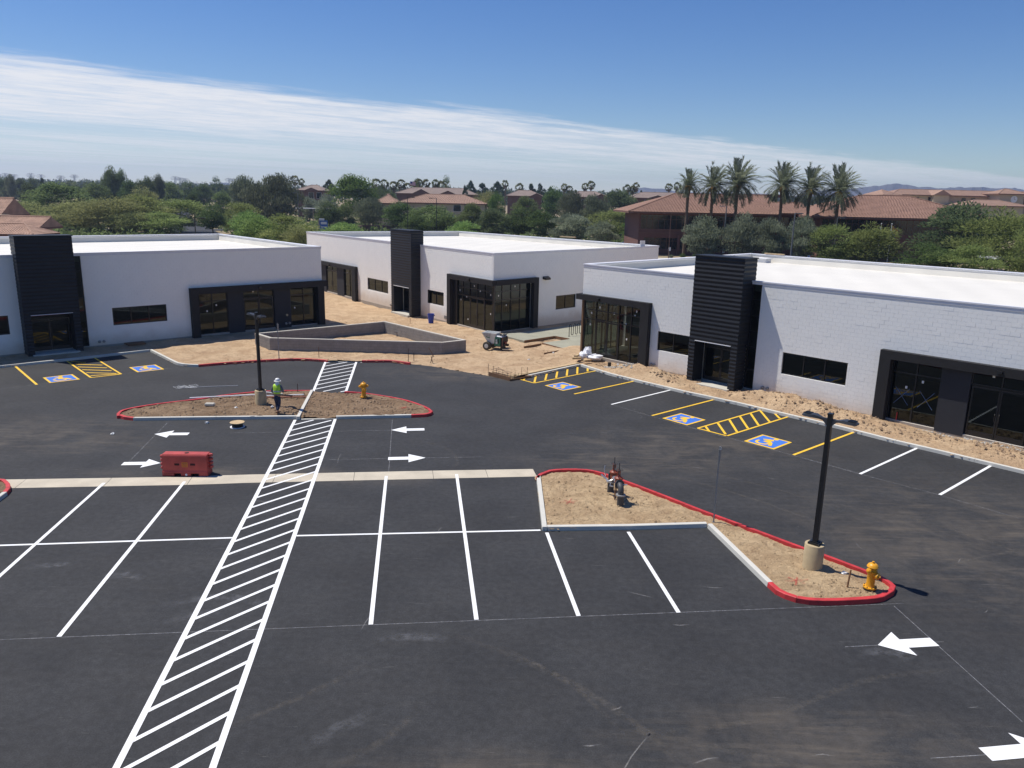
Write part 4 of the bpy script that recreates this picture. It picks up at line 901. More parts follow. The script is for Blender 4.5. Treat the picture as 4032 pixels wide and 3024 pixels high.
# extras on the shops
_sx = frame_xf((QB[1].x, QB[1].y), math.atan2((QB[2] - QB[1]).y, (QB[2] - QB[1]).x))
glazing(shopB, 'window', _sx, [7.73, 9.05, 10.37], [1.22, 2.45])
MB(_sx).add([(5.86, -.02, 4.02), (6.58, -.02, 4.02), (6.58, -.02, 4.26), (5.86, -.02, 4.26), (5.92, -.36, 3.98), (6.52, -.36, 3.98), (6.52, -.36, 4.12), (5.92, -.36, 4.12)], [(0, 4, 7, 3), (1, 2, 6, 5), (4, 5, 6, 7), (3, 7, 6, 2), (0, 1, 5, 4), (3, 2, 1, 0)]).build('wall_light', M['steel_black'], shopB)
MB().box(32.0 - 1.25, 32.0 - .8, -.04, -.0, .15, .42).build('vent_grille', M['pole_grey'], shopB)
MB().lathe([(.05, -.06), (.09, -.05), (.09, .0)], 14, (UA(28.1), -.03, 1.18), 'y').build('pipe_stub', M['sonotube'], shopA)
for k, (x, y) in enumerate([(.9, .9), (1.9, 1.0), (2.9, 1.1), (1.4, 4.2)]): MB().box(x - .07, x + .07, y + .6, y + .74, .3, 4.0).build('timber_post', M['lumber'], shopC)
MB().box(.7, 1.7, 20.8, 21.7, 5.86, 6.2).box(.62, 1.78, 20.72, 21.78, 6.2, 6.26).build('roof_hatch', M['parapet'], shopC)
# ------------------------------------------------------------------ low block planter
I4 = Matrix.Identity(4)
PL = [(-18.5, 54.3), (-16.9, 52.62), (-4.86, 52.3), (-3.31, 53.5), (-10.3, 61.15)]
plt = thing('planter_wall', 'low grey block wall enclosing a five-sided planter of bare dirt', 'wall')
pin = [tuple(v) for v in offset([PL[-1]] + PL + [PL[0]], .19)][1:6]
for i in range(5):
    a, b = Vector(PL[i]), Vector(PL[(i + 1) % 5]); c, d = Vector(pin[i]), Vector(pin[(i + 1) % 5]); ang = math.atan2((b - a).y, (b - a).x)
    core = MB().add([(*a, -.2), (*b, -.2), (*d, -.2), (*c, -.2), (*a, .90), (*b, .90), (*d, .90), (*c, .90)], [(0, 1, 5, 4), (2, 3, 7, 6), (4, 5, 6, 7)]).build('wall', M['mortar_grey'], plt)
    blocks(core, I4, tuple(a), ang, (b - a).length, -.08, .90, [], 300, 'block_grey', gap=.013, jut=.006, y0=-.006)
    if i in (3, 4): blocks(core, I4, tuple(d), ang + math.pi, (d - c).length, -.08, .90, [], 150, 'block_grey', gap=.013, jut=.006, y0=-.006)
    MB().add([(*a, .90), (*b, .90), (*d, .90), (*c, .90), (*a, .955), (*b, .955), (*d, .955), (*c, .955)], [(0, 1, 5, 4), (2, 3, 7, 6), (4, 5, 6, 7)]).build('wall_cap', M['concrete'], core)
MB().lathe([(.05, -.10), (.09, -.1), (.09, .02), (.06, .02)], 12, (-9.2, 59.6, .35), 'y').build('pipe_stub', M['galv'], plt)
# ------------------------------------------------------------------ light poles of the lot
def lot_lamp(loc, label, ang):
    t = thing('light_pole', label, 'light pole', loc, ang, 'black twin-head lamps of the parking lot')
    MB().lathe([(.285, -.3), (.285, .78), (.275, .795), (.0, .796)], 28).build('concrete_base', M['sonotube'], t, smooth=True)
    MB().box(-.16, .16, -.16, .16, .794, .86).box(-.11, .11, -.11, .11, .86, .89).build('base_cover', M['steel_black'], t)
    MB().add([(-.068, -.068, .8), (.068, -.068, .8), (.068, .068, .8), (-.068, .068, .8), (-.062, -.062, 4.78), (.062, -.062, 4.78), (.062, .062, 4.78), (-.062, .062, 4.78)], [(4, 5, 6, 7), (0, 1, 5, 4), (1, 2, 6, 5), (2, 3, 7, 6), (3, 0, 4, 7)]).build('pole', M['steel_black'], t)
    MB().box(-.072, .072, -.072, .072, 4.78, 4.83).build('pole_cap', M['steel_black'], t)
    for s in (1, -1):
        # head: arm that swells into a flat paddle
        prof = [(.06, .055, 4.45, 4.68), (.12, .05, 4.52, 4.68), (.20, .06, 4.60, 4.675), (.30, .10, 4.625, 4.70), (.42, .15, 4.635, 4.735), (.55, .165, 4.635, 4.725), (.72, .155, 4.635, 4.705), (.78, .11, 4.64, 4.69)]
        vs = []; fs = []
        for x, w, z0, z1 in prof: vs += [(s * x, -w, z0), (s * x, w, z0), (s * x, w * .9, z1 - .012), (s * x, 0, z1), (s * x, -w * .9, z1 - .012)]
        for i in range(len(prof) - 1):
            for k in range(5): fs.append((i * 5 + k, i * 5 + (k + 1) % 5, i * 5 + 5 + (k + 1) % 5, i * 5 + 5 + k))
        fs += [(0, 1, 2, 3, 4), tuple(len(vs) - 1 - k for k in range(5))]
        h = MB().add(vs, fs).build('lamp_head', M['steel_head'], t, smooth=True)
        fb = MB()
        for k in range(6): fb.obox((s * .63, -.11 + k * .044, 4.728), (.10, 0, -.004 * s * s), (0, .008, 0), (0, 0, .012))
        fb.build('cooling_fin', M['steel_black'], h)
    return t
pm('steel_head', (.035, .036, .04), .42, .1, 4)
lot_lamp((9.14, 21.25, .05), 'black twin-head lamp post near the hydrant on the right-hand island', R(-43))
lot_lamp((-12.92, 38.30, .05), 'black twin-head lamp post beside the worker on the far island', R(-44))
# ------------------------------------------------------------------ hydrants
def hydrant(loc, label, rz, k=1.0):
    t = thing('fire_hydrant', label, 'fire hydrant', loc, rz, 'yellow fire hydrants on the islands'); t.scale = (k, k, k)
    MB().lathe([(.13, -.15), (.13, .03), (.185, .035), (.185, .075), (.0, .076)], 20).build('base', M['hydrant_black'], t, True)
    b = MB().lathe([(.19, .08), (.19, .115), (.125, .125), (.115, .16), (.112, .56), (.125, .58), (.15, .585), (.15, .62), (.125, .625), (.12, .70), (.135, .72)], 22)
    b.build('barrel', M['hydrant_yellow'], t, True)
    MB().lathe([(.155, .72), (.16, .745), (.15, .76), (.135, .80), (.09, .835), (.035, .85), (.035, .875), (.03, .90), (.0, .90)], 22).build('bonnet', M['hydrant_yellow'], t, True)
    for a in (0, math.pi):
        MB(frame_xf((0, 0), a)).lathe([(.055, .10), (.055, .165), (.072, .17), (.072, .22), (.05, .235), (.022, .24), (.022, .275), (.0, .275)], 14, (0, 0, .655), 'x').build('hose_nozzle', M['hydrant_yellow'], t, True)
    MB(frame_xf((0, 0), -math.pi / 2)).lathe([(.075, .09), (.075, .14), (.10, .15), (.10, .20), (.07, .22), (.025, .225), (.025, .262), (.0, .262)], 16, (0, 0, .50), 'x').build('pumper_nozzle', M['hydrant_yellow'], t, True)
    bo = MB()
    for i in range(8): a = i * math.pi / 4; bo.lathe([(.016, .115), (.016, .14), (0, .14)], 6, (.165 * math.cos(a), .165 * math.sin(a), 0))
    bo.build('flange_bolt', M['hydrant_black'], t)
hydrant((10.27, 19.92, .08), 'yellow fire hydrant at the tip of the near red-kerbed island', R(38), .97)
hydrant((-7.93, 39.90, .10), 'yellow fire hydrant on the far island right of the crosswalk', R(25), 1.04)
# ------------------------------------------------------------------ backflow preventer
bf = thing('backflow_preventer', 'twin red gate valves on grey pipes standing in the dirt island', 'valve assembly', (3.96, 25.75, .06), R(8))
def elbow(mb, p, d0, d1, r, R_, n=8):
    p, d0, d1 = Vector(p), Vector(d0), Vector(d1); c = p + d1 * R_; pts = []
    for i in range(n + 1):
        a = math.pi / 2 * i / n; pts.append(c - d1 * R_ * math.cos(a) + d0 * R_ * math.sin(a))
    mb.tube(pts, r, 16); return pts[-1]
pz = .74
for y, s in ((0, 1), (1.36, -1)):
    MB().lathe([(.125, -.2), (.12, .40), (.105, .40)], 18, (0, y, 0)).build('riser_pipe', M['iron_dark'], bf, True)
    MB().lathe([(.10, .40), (.175, .405), (.175, .445), (.10, .45)], 18, (0, y, 0)).build('flange', M['galv'], bf, True)
    mb = MB(); mb.tube([(0, y, .44), (0, y, pz - .2)], .105, 16); elbow(mb, (0, y, pz - .2), (0, 0, 1), (0, s, 0), .105, .2); mb.build('elbow', M['iron_dark'], bf, True)
    MB().lathe([(.10, -.02), (.175, -.02), (.175, .02), (.10, .02)], 18, (0, y + s * .22, pz), 'y').build('flange', M['iron_dark'], bf, True)
    vy = y + s * .36
    v = MB(); v.lathe([(.10, -.12), (.115, -.06), (.115, .06), (.10, .12)], 16, (0, vy, pz), 'y'); v.lathe([(.115, pz - .12), (.135, pz), (.135, pz + .16), (.165, pz + .17), (.165, pz + .20), (.13, pz + .21), (.07, pz + .27), (.06, pz + .30)], 16, (0, vy, 0))
    v.box(-.055, -.03, vy - .02, vy + .02, pz + .28, pz + .46).box(.03, .055, vy - .02, vy + .02, pz + .28, pz + .46).box(-.055, .055, vy - .03, vy + .03, pz + .46, pz + .50)
    vo = v.build('gate_valve', M['iron_red'], bf, True)
    hw = MB(); n = 24; hw.tube([(.155 * math.cos(2 * math.pi * i / n), vy + .155 * math.sin(2 * math.pi * i / n), pz + .52) for i in range(n + 1)], .011, 6, False)
    for i in range(3): a = i * math.pi / 3; hw.tube([(.155 * math.cos(a), vy + .155 * math.sin(a), pz + .52), (-.155 * math.cos(a), vy - .155 * math.sin(a), pz + .52)], .009, 5)
    hw.build('handwheel', M['iron_dark'], vo); MB().tube([(0, vy, pz + .3), (0, vy, pz + .76)], .017, 8).build('stem', M['iron_dark'], vo)
MB().tube([(0, .46, pz), (0, .90, pz)], .10, 18).build('stainless_body', M['stainless'], bf, True)
mb = MB(); mb.tube([(-.10, .80, pz - .05), (-.26, .85, pz - .12), (-.26, 1.05, pz - .10), (-.42, 1.22, pz + .02)], .035, 8); mb.tube([(-.12, .60, pz - .22), (-.2, .75, pz - .26), (-.12, .95, pz - .24)], .022, 8); mb.tube([(-.28, 1.1, pz), (-.34, 1.12, pz + .25), (-.30, 1.2, pz + .38)], .015, 6); mb.tube([(.12, .18, pz), (.22, .16, pz), (.27, .15, pz + .01)], .022, 8)
mb.build('test_valve', M['stainless'], bf, True)
mb = MB(); mb.tube([(-.06, .55, -.1), (-.06, .55, pz - .12)], .018, 6); mb.tube([(.03, .70, -.1), (.03, .70, pz - .12)], .018, 6); mb.build('support_stand', M['lumber_dark'], bf)
# ------------------------------------------------------------------ water-filled barrier
ba = thing('traffic_barrier', 'red plastic water-filled barrier standing at the edge of the concrete gutter', 'barrier', (-12.52, 28.20, 0), R(1.5))
hl, hd = .86, .27
vs = []; prof = [(-hd, .0), (-hd, .16), (-hd + .035, .22), (-hd + .045, .80), (-hd + .085, .86), (hd - .085, .86), (hd - .045, .80), (hd - .035, .22), (hd, .16), (hd, .0)]
def slab_x(mb, x0, x1, prof_, i0=0.0): 
    n = len(prof_); mb.add([(x0 + i0, y, z) for y, z in prof_] + [(x1 - i0, y, z) for y, z in prof_], [tuple(range(n)), tuple(range(2 * n - 1, n - 1, -1))] + [(i, n + i, n + (i + 1) % n, (i + 1) % n) for i in range(n)])
up_ = [(y, z) if z > .11 else (y, .115) for y, z in prof]; mb = MB(); slab_x(mb, -hl, hl, up_)
bo = mb.build('body', M['barrier_red'], ba, bevel=.014)
for a, b in ((-hl, -.42), (-.16, .22), (.52, hl)): 
    f = MB(); slab_x(f, a, b, [(-hd, .0), (-hd, .113), (hd, .113), (hd, .0)]); f.build('foot', M['barrier_red'], ba, bevel=.01)
for x in (-.30, .30): MB().box(x - .095, x + .095, -hd + .0385, -hd + .06, .40, .51).build('fork_pocket_shade', M['barrier_hole_shade'], ba)  # flush dark plates on a solid body, painted shade of the openings
for x in (-.30, .30): MB().box(x - .11, x + .11, -hd + .034, -hd + .0405, .51, .522).box(x - .11, x + .11, -hd + .034, -hd + .0405, .388, .40).build('pocket_rim', M['barrier_red'], ba)
p = MB().box(-.115, .115, -hd + .031, -hd + .045, .36, .555).build('warning_plate', M['orange'], ba); MB().box(-.09, .09, -hd + .027, -hd + .032, .50, .515).box(-.08, .08, -hd + .027, -hd + .032, .45, .462).box(-.09, .09, -hd + .027, -hd + .032, .395, .407).build('raised_lettering', M['trim_brown'], p)
MB().lathe([(.0, -.015), (.04, -.015), (.045, .0), (.03, .0), (.02, .03), (0, .03)], 14, (.05, -hd - .005, .07), 'y').build('drain_plug', M['white_cloth'], ba)
MB().lathe([(.0, .862), (.075, .862), (.085, .868), (.085, .855)], 18, (.02, 0, 0)).build('fill_hole_shade', M['barrier_hole_shade'], ba)  # dark disc on the closed top, shade of the filler opening as colour
for s in (-1, 1):
    for k in range(4):
        z = .26 + k * .155 + (.07 if s > 0 else 0); MB().lathe([(.0, z - .045), (.075, z - .045), (.085, z - .02), (.085, z + .02), (.075, z + .045), (0, z + .045)], 12, (s * (hl + .065), 0, 0)).build('hinge_lug', M['barrier_red'], ba, True)
MB().add([(-hl - .004, -hd - .004, .0), (-hl + .16, -hd - .004, .0), (-hl - .004, -hd - .004, .24), (-hl - .004, -hd + .02, .24)], [(0, 1, 2), (0, 2, 3)]).build('corner_gusset', M['barrier_red'], ba)
# ------------------------------------------------------------------ concrete buggy
bg = thing('concrete_buggy', 'white and green motorised concrete buggy parked on the dirt near the planter wall', 'buggy', (-1.18, 54.78, .08), R(-24))
def frustum(mb, a, b): mb.add(list(a) + list(b), [(0, 1, 5, 4), (1, 2, 6, 5), (2, 3, 7, 6), (3, 0, 4, 7), (3, 2, 1, 0)]); return mb
top = [(-.98, -.48, 1.22), (.12, -.48, 1.22), (.12, .48, 1.22), (-.98, .48, 1.22)]; bot = [(-.50, -.36, .46), (-.02, -.36, .46), (-.02, .36, .46), (-.50, .36, .46)]
h = frustum(MB(), bot, top)
ti = [(-.93, -.44, 1.22), (.08, -.44, 1.22), (.08, .44, 1.22), (-.93, .44, 1.22)]; bi = [(-.55, -.34, .72), (-.04, -.34, .72), (-.04, .34, .72), (-.55, .34, .72)]
h.add(top + ti, [(0, 1, 5, 4), (1, 2, 6, 5), (2, 3, 7, 6), (3, 0, 4, 7)]); h.add(ti + bi, [(1, 0, 4, 5), (2, 1, 5, 6), (3, 2, 6, 7), (0, 3, 7, 4), (4, 5, 6, 7)])
ho = h.build('hopper', M['hopper'], bg)
MB().add([(-.80, -.488, 1.0), (-.30, -.472, .92), (-.24, -.49, 1.225), (-.985, -.49, 1.225)], [(0, 1, 2, 3)]).build('dust_band', M['grey_cloth2'] if 'grey_cloth2' in M else M['rubble'], ho)
MB().add([(-.66, -.462, .90), (-.32, -.448, .84), (-.32, -.454, .90), (-.66, -.468, .96)], [(0, 1, 2, 3)]).build('name_stripe', M['buggy_green'], ho)
bd = MB().box(.02, .48, -.42, .42, .34, 1.02).build('engine_cowl', M['buggy_green'], bg, bevel=.02)
MB().box(.30, .37, -.435, -.418, .52, .86).build('cowl_slot', M['engine'], bd); MB().box(.12, .26, -.432, -.42, .48, .66).box(.12, .24, -.432, -.42, .70, .80).build('decal', M['hopper'], bd)
MB().add([(.02, -.43, 1.02), (.62, -.43, .98), (.62, .43, .98), (.02, .43, 1.02), (.02, -.38, 1.08), (.56, -.38, 1.05), (.56, .38, 1.05), (.02, .38, 1.08)], [(0, 1, 5, 4), (1, 2, 6, 5), (2, 3, 7, 6), (3, 0, 4, 7), (4, 5, 6, 7)]).build('hood', M['stainless'], bg)
MB().box(.48, .66, -.36, .36, .30, .97).build('engine_bay', M['engine'], bg); e = MB().box(.60, .76, -.20, .14, .42, .66).build('engine', M['engine_red'], bg, bevel=.03)
MB().tube([(.70, .2, .5), (.78, .22, .7), (.72, .28, .85), (.66, .2, .9)], .03, 8).box(.66, .80, -.34, -.2, .3, .5).box(.66, .84, .16, .34, .28, .42).build('hose', M['engine'], e)
MB().box(.62, .66, .34, .40, .3, 1.0).box(.62, .66, -.40, -.34, .3, 1.0).box(.60, .70, .40, .43, .55, .95).build('guard', M['trim_brown'], bg)
MB().add([(.66, -.42, .10), (1.02, -.30, .10), (1.02, .34, .10), (.66, .42, .10), (.66, -.42, .15), (1.02, -.30, .15), (1.02, .34, .15), (.66, .42, .15)], [(3, 2, 1, 0), (4, 5, 6, 7), (0, 1, 5, 4), (1, 2, 6, 5), (2, 3, 7, 6), (3, 0, 4, 7)]).build('operator_platform', M['stainless'], bg)
hb = MB(); hb.tube([(.50, .30, 1.0), (.66, .36, 1.16), (.74, .36, 1.17)], .018, 6); hb.tube([(.50, -.30, 1.0), (.66, -.36, 1.16), (.74, -.36, 1.17)], .018, 6); hb.box(.28, .40, -.12, .0, 1.05, 1.16).box(.46, .66, .0, .30, 1.06, 1.13); hb.build('handlebar', M['engine'], bg)
for s in (-1, 1):
    for y in (.40, .60):
        w = MB().lathe([(.0, -.08), (.20, -.08), (.27, -.075), (.30, -.05), (.30, .05), (.27, .075), (.20, .08), (.0, .08)], 24, (-.50, s * y, .30), 'y').build('wheel', M['tyre'], bg, True)
        MB().lathe([(.0, -.088), (.10, -.088), (.155, -.083), (.155, .083), (.10, .088), (0, .088)], 18, (-.50, s * y, .30), 'y').build('rim', M['hopper'], w, True)
    MB().lathe([(.0, -.05), (.12, -.05), (.14, 0), (.12, .05), (0, .05)], 16, (.52, s * .2, .14), 'y').build('wheel', M['tyre'], bg, True)
MB().box(-.55, .7, -.30, -.22, .26, .34).box(-.55, .7, .22, .30, .26, .34).box(-.54, -.46, -.6, .6, .27, .33).build('chassis', M['engine'], bg)
# ------------------------------------------------------------------ sign posts
def sign_post(loc, label, h, w, rz):
    t = thing('sign_post', label, 'sign post', loc, rz, 'thin metal sign posts')
    MB().box(-.022, .022, -.022, .022, -.3, h).build('post', M['galv'], t)
    if w: MB().box(-w / 2, w / 2, -.034, -.024, h - .52, h - .06).build('sign_panel', M['galv'], t); MB().box(-.05, .05, -.05, .03, h - .10, h - .08).build('clip', M['stainless'], t)
    MB().lathe([(.05, -.3), (.05, .03), (.0, .03)], 10).build('sleeve', M['galv'], t)
sign_post((6.985, 24.49, .05), 'thin grey sign post at the red kerb of the near island, plate edge-on', 2.72, .34, R(70))
sign_post((-15.5, 49.98, .08), 'bare thin grey post on the dirt before the planter wall', 2.35, .16, R(80))
# ------------------------------------------------------------------ worker
def skin(name, joints, edges, m, parent, sub=2, root=0):
    me = bpy.data.meshes.new(name); me.from_pydata([j[0] for j in joints], edges, []); o = bpy.data.objects.new(name, me); COL.objects.link(o); o.parent = parent
    o.modifiers.new('Skin', 'SKIN'); sv = me.skin_vertices[0].data
    for i, j in enumerate(joints): r = j[1]; sv[i].radius = r if isinstance(r, tuple) else (r, r); sv[i].use_root = (i == root)
    s = o.modifiers.new('Sub', 'SUBSURF'); s.levels = sub; s.render_levels = sub
    dg = bpy.context.evaluated_depsgraph_get(); m2 = bpy.data.meshes.new_from_object(o.evaluated_get(dg)); m2.materials.clear(); m2.materials.append(M[m]); m2.shade_smooth(); o.modifiers.clear(); o.data = m2; m2.name = name
    return o
pe = thing('person', 'construction worker in yellow vest and white hard hat walking away across the island', 'person', (-11.53, 36.55, .10), R(-6))
J = {'pelvis': (0, 0, .93), 'waist': (0, .02, 1.08), 'chest': (0, .06, 1.30), 'sh': (0, .07, 1.42), 'neck': (.01, .09, 1.50), 'head': (.01, .12, 1.60), 'top': (.01, .13, 1.70),
     'hl': (-.09, 0, .90), 'kl': (-.07, .10, .50), 'al': (-.03, .05, .10), 'fl': (-.03, .17, .035), 'hr': (.09, 0, .90), 'kr': (.07, .06, .48), 'ar': (.03, -.17, .14), 'fr': (.035, -.06, .035),
     'sl': (-.19, .06, 1.40), 'el': (-.27, .02, 1.13), 'wl': (-.17, .22, 1.02), 'sr': (.19, .06, 1.40), 'er': (.29, .06, 1.14), 'wr': (.22, .28, 1.06)}
names = list(J); ix = {k: i for i, k in enumerate(names)}
def hand(js, es, w, d, s):
    w = Vector(w); d = Vector(d).normalized(); n = Vector((s, 0, .25)).normalized(); p = w + d * .085; b = len(js); js.append((p, (.036, .022)));
    sd = d.cross(n).normalized()
    for k, (ln, off) in enumerate(((.060, -.03), (.075, -.01), (.08, .01), (.066, .03))):
        a = p + sd * off; i = len(js); js.append((a + d * .03, .011)); js.append((a + d * (.03 + ln * .5) - Vector((0, 0, .02)), .009)); js.append((a + d * (.03 + ln * .7) - Vector((0, 0, .045)), .008)); es += [(b, i), (i, i + 1), (i + 1, i + 2)]
    i = len(js); js.append((w + d * .04 + sd * .045, .012)); js.append((w + d * .09 + sd * .065, .010)); es += [(b, i), (i, i + 1)]
    return b
jo = [(J['pelvis'], .12), (J['waist'], .11), (J['chest'], .13), (J['sh'], .09), (J['neck'], .055), (J['head'], .085), (J['top'], .07), (J['hl'], .085), (J['kl'], .055), (J['al'], .04), (J['fl'], .035), (J['hr'], .085), (J['kr'], .055), (J['ar'], .04), (J['fr'], .035), (J['sl'], .055), (J['el'], .042), (J['wl'], .03), (J['sr'], .055), (J['er'], .042), (J['wr'], .03)]
E_ = [('pelvis', 'waist'), ('waist', 'chest'), ('chest', 'sh'), ('sh', 'neck'), ('neck', 'head'), ('head', 'top'), ('pelvis', 'hl'), ('hl', 'kl'), ('kl', 'al'), ('al', 'fl'), ('pelvis', 'hr'), ('hr', 'kr'), ('kr', 'ar'), ('ar', 'fr'), ('sh', 'sl'), ('sl', 'el'), ('el', 'wl'), ('sh', 'sr'), ('sr', 'er'), ('er', 'wr')]
es = [(ix[a], ix[b]) for a, b in E_]
for w, d, s in (('wl', (.35, .9, -.1), 1), ('wr', (-.1, .95, .05), -1)): b = hand(jo, es, J[w], d, s); es.append((ix[w], b))
skin('body', jo, es, 'skin', pe, 2)
skin('trousers', [(J['pelvis'], (.155, .12)), ((0, .01, 1.03), (.145, .115)), (J['hl'], .115), (J['kl'], .082), ((-.04, .06, .16), .072), (J['hr'], .115), (J['kr'], .080), ((.032, -.13, .20), .070)], [(0, 1), (0, 2), (2, 3), (3, 4), (0, 5), (5, 6), (6, 7)], 'jeans', pe)
skin('shirt', [((0, .0, .98), (.155, .125)), (J['waist'], (.145, .12)), (J['chest'], (.165, .13)), (J['sh'], (.10, .09)), (J['sl'], .075), (J['el'], .060), ((-.19, .19, 1.03), .046), (J['sr'], .075), (J['er'], .060), ((.225, .24, 1.07), .046)], [(0, 1), (1, 2), (2, 3), (3, 4), (4, 5), (5, 6), (3, 7), (7, 8), (8, 9)], 'grey_cloth', pe)
ve = skin('safety_vest', [((0, .01, 1.0), (.20, .155)), (J['waist'], (.195, .155)), (J['chest'], (.215, .165)), ((0, .065, 1.40), (.175, .12)), ((-.165, .06, 1.43), .08), ((.165, .06, 1.43), .08)], [(0, 1), (1, 2), (2, 3), (3, 4), (3, 5)], 'vest', pe)
def ring(z0, z1, rx, ry, cy, m, nm, par):
    n = 28; MB().add([(rx * math.cos(2 * math.pi * i / n), cy + ry * math.sin(2 * math.pi * i / n), z) for z in (z0, z1) for i in range(n)], [(i, (i + 1) % n, n + (i + 1) % n, n + i) for i in range(n)]).build(nm, M[m], par, True)
ring(1.13, 1.20, .206, .165, .038, 'vest_tape', 'reflective_band', ve)
for k in ('l', 'r'):
    f, a = Vector(J['f' + k]), Vector(J['a' + k]); skin('boot', [(a + Vector((0, 0, .04)), .062), (a, .058), (f * .5 + a * .5 - Vector((0, 0, .0)), .05), (f + Vector((0, .04, 0)), (.045, .04))], [(0, 1), (1, 2), (2, 3)], 'boot', pe)
MB().lathe([(.165, 1.645), (.17, 1.655), (.125, 1.665), (.122, 1.70), (.108, 1.745), (.075, 1.78), (.03, 1.795), (.0, 1.797)], 24, (.01, .115, 0)).build('hard_hat', M['hat_white'], pe, True)
for s, y in ((-1, 0), (1, 0)): MB().lathe([(.0, -.01), (.025, -.008), (.03, 0), (.02, .01), (0, .012)], 10, (.01 + s * .088, .125, 1.60), 'x').build('ear', M['skin'], pe, True)
MB().lathe([(.0, 0), (.012, .004), (.014, .02), (0, .03)], 8, (.01, .205, 1.585), 'y').build('nose', M['skin'], pe, True)
vs = []
for i in range(7):
    for k in range(4): a = R(-160 + i * 23.3); vs.append((.01 + (.085 + .018 * k) * math.cos(a), .10 + (.085 + .016 * k) * math.sin(a), 1.63 - .062 * k + .01 * math.sin(i * 2.3)))
MB().add(vs, [(i * 4 + k, i * 4 + 4 + k, i * 4 + 5 + k, i * 4 + 1 + k) for i in range(6) for k in range(3)]).build('neck_cloth', M['white_cloth'], pe, True)
pi = thing('pipe_bundle', 'dark and white pipes carried in the worker\'s hands', 'pipes', (-11.45, 36.9, 1.03), R(-8))
for k, (x0, x1, m, dz) in enumerate(((-.75, .62, 'iron_dark', 0), (-.72, .60, 'iron_red', -.05), (-.78, .1, 'white_cloth', .05))): MB().tube([(x0, -.03 + .03 * k, dz), (x1, .0, dz - .03)], .022, 8).build('pipe', M[m], pi)
# ------------------------------------------------------------------ small things on the islands
sp = thing('cable_spool', 'small cable spool lying flat on the asphalt below the far island', 'spool', (-12.82, 34.52, 0), .2)
MB().lathe([(.0, .0), (.33, .0), (.33, .03), (.0, .03)], 24).build('lower_disc', M['white_cloth'], sp); MB().lathe([(.0, .03), (.25, .03), (.25, .22), (.0, .22)], 24).build('cable', M['steel_black'], sp)
MB().lathe([(.15, .22), (.33, .22), (.33, .25), (.15, .25)], 24).build('upper_disc', M['lumber'], sp); MB().lathe([(.0, .225), (.148, .225), (.148, .222)], 18).build('core', M['lumber_dark'], sp)
bx = tag(MB().box(-.24, .24, -.14, .14, 0, .13).build('meter_box', M['concrete'], None, bevel=.03, loc=(-15.35, 37.75, .12), rz=.05), 'grey concrete utility box lid lying on the far island soil', 'utility box')
for k, (p, q, m) in enumerate((((-16.9, 39.0), (-13.0, 40.1), 'white_cloth'), ((-13.4, 39.75), (-11.2, 40.1), 'white_cloth'), ((-13.5, 39.45), (-10.95, 39.65), 'iron_red'))):
    tag(MB().tube([(*p, .16), (*q, .19)], .035, 8).build('pipe', M[m]), ('long white pipe lying left of the lamp base on the far island', 'white pipe lying behind the worker on the far island', 'rusty red pipe lying behind the worker, right end sticking out')[k], 'pipe', 'pipes on the far island')
def stake(loc, h, label, m='lumber_dark', tilt=(0, 0)):
    o = MB().box(-.018, .018, -.018, .018, -.2, h).build('stake', M[m], loc=loc); o.rotation_euler = (tilt[0], tilt[1], .3); tag(o, label, 'stake', 'stakes in the ground')
stake((9.70, 20.06, .08), .52, 'thin stake in the soil left of the near hydrant', tilt=(0, .08)); stake((-11.75, 40.9, .1), .5, 'dark stake beside the top of the diagonal kerb', 'rebar')
stake((-12.9, 50.2, .1), .75, 'thin stake in front of the planter wall above the far crosswalk'); stake((-6.9, 49.9, .1), .85, 'thin stake by the end of the far red kerb', 'rebar'); stake((-6.55, 50.0, .1), .55, 'short stake beside the taller one at the red kerb end', 'rebar')
stake((-5.4, 49.6, .05), .55, 'crossed short stake in the raw dirt edge', 'rebar', (.1, .25)); stake((-5.25, 49.6, .05), .5, 'leaning rebar stake crossing another in the raw dirt edge', 'rebar', (.1, -.25)); stake((-5.4, 51.6, .1), .7, 'leaning stake with pink ribbon before the planter corner', tilt=(0, -.5))
stake((19.3, 37.2, .35), .35, 'short red stake at the wall beside the right storefront', 'kerb_red'); stake((-9.15, 67.6, -.2), .45, 'wooden stake at the foot of the middle tower', 'lumber')
# bins, pallets
bn = thing('trash_bin', 'round blue plastic bin standing by the middle shop wall', 'bin', (-7.35, 68.0, -.22))
MB().lathe([(.22, .0), (.285, .78), (.31, .78), (.31, .84), (.285, .84), (.26, .80), (.21, .05), (0, .05)], 22).build('tub', M['blue_plastic'], bn, True)
for s in (-1, 1): MB().box(s * .30 - .03, s * .30 + .05 * s, -.06, .06, .66, .74).build('handle', M['blue_plastic'], bn)
pa = thing('pallet', 'dark timber pallet lying in the shade at the left shop wall', 'pallet', (-26.6, 53.2, .18), R(43))
for k in range(6): MB().box(-.6, .6, -.4 + k * .14, -.4 + k * .14 + .1, .09, .11).build('slat', M['lumber_dark'], pa)
for y in (-.38, 0, .34): MB().box(-.6, .6, y - .03, y + .03, 0, .09).build('bearer', M['lumber_dark'], pa)
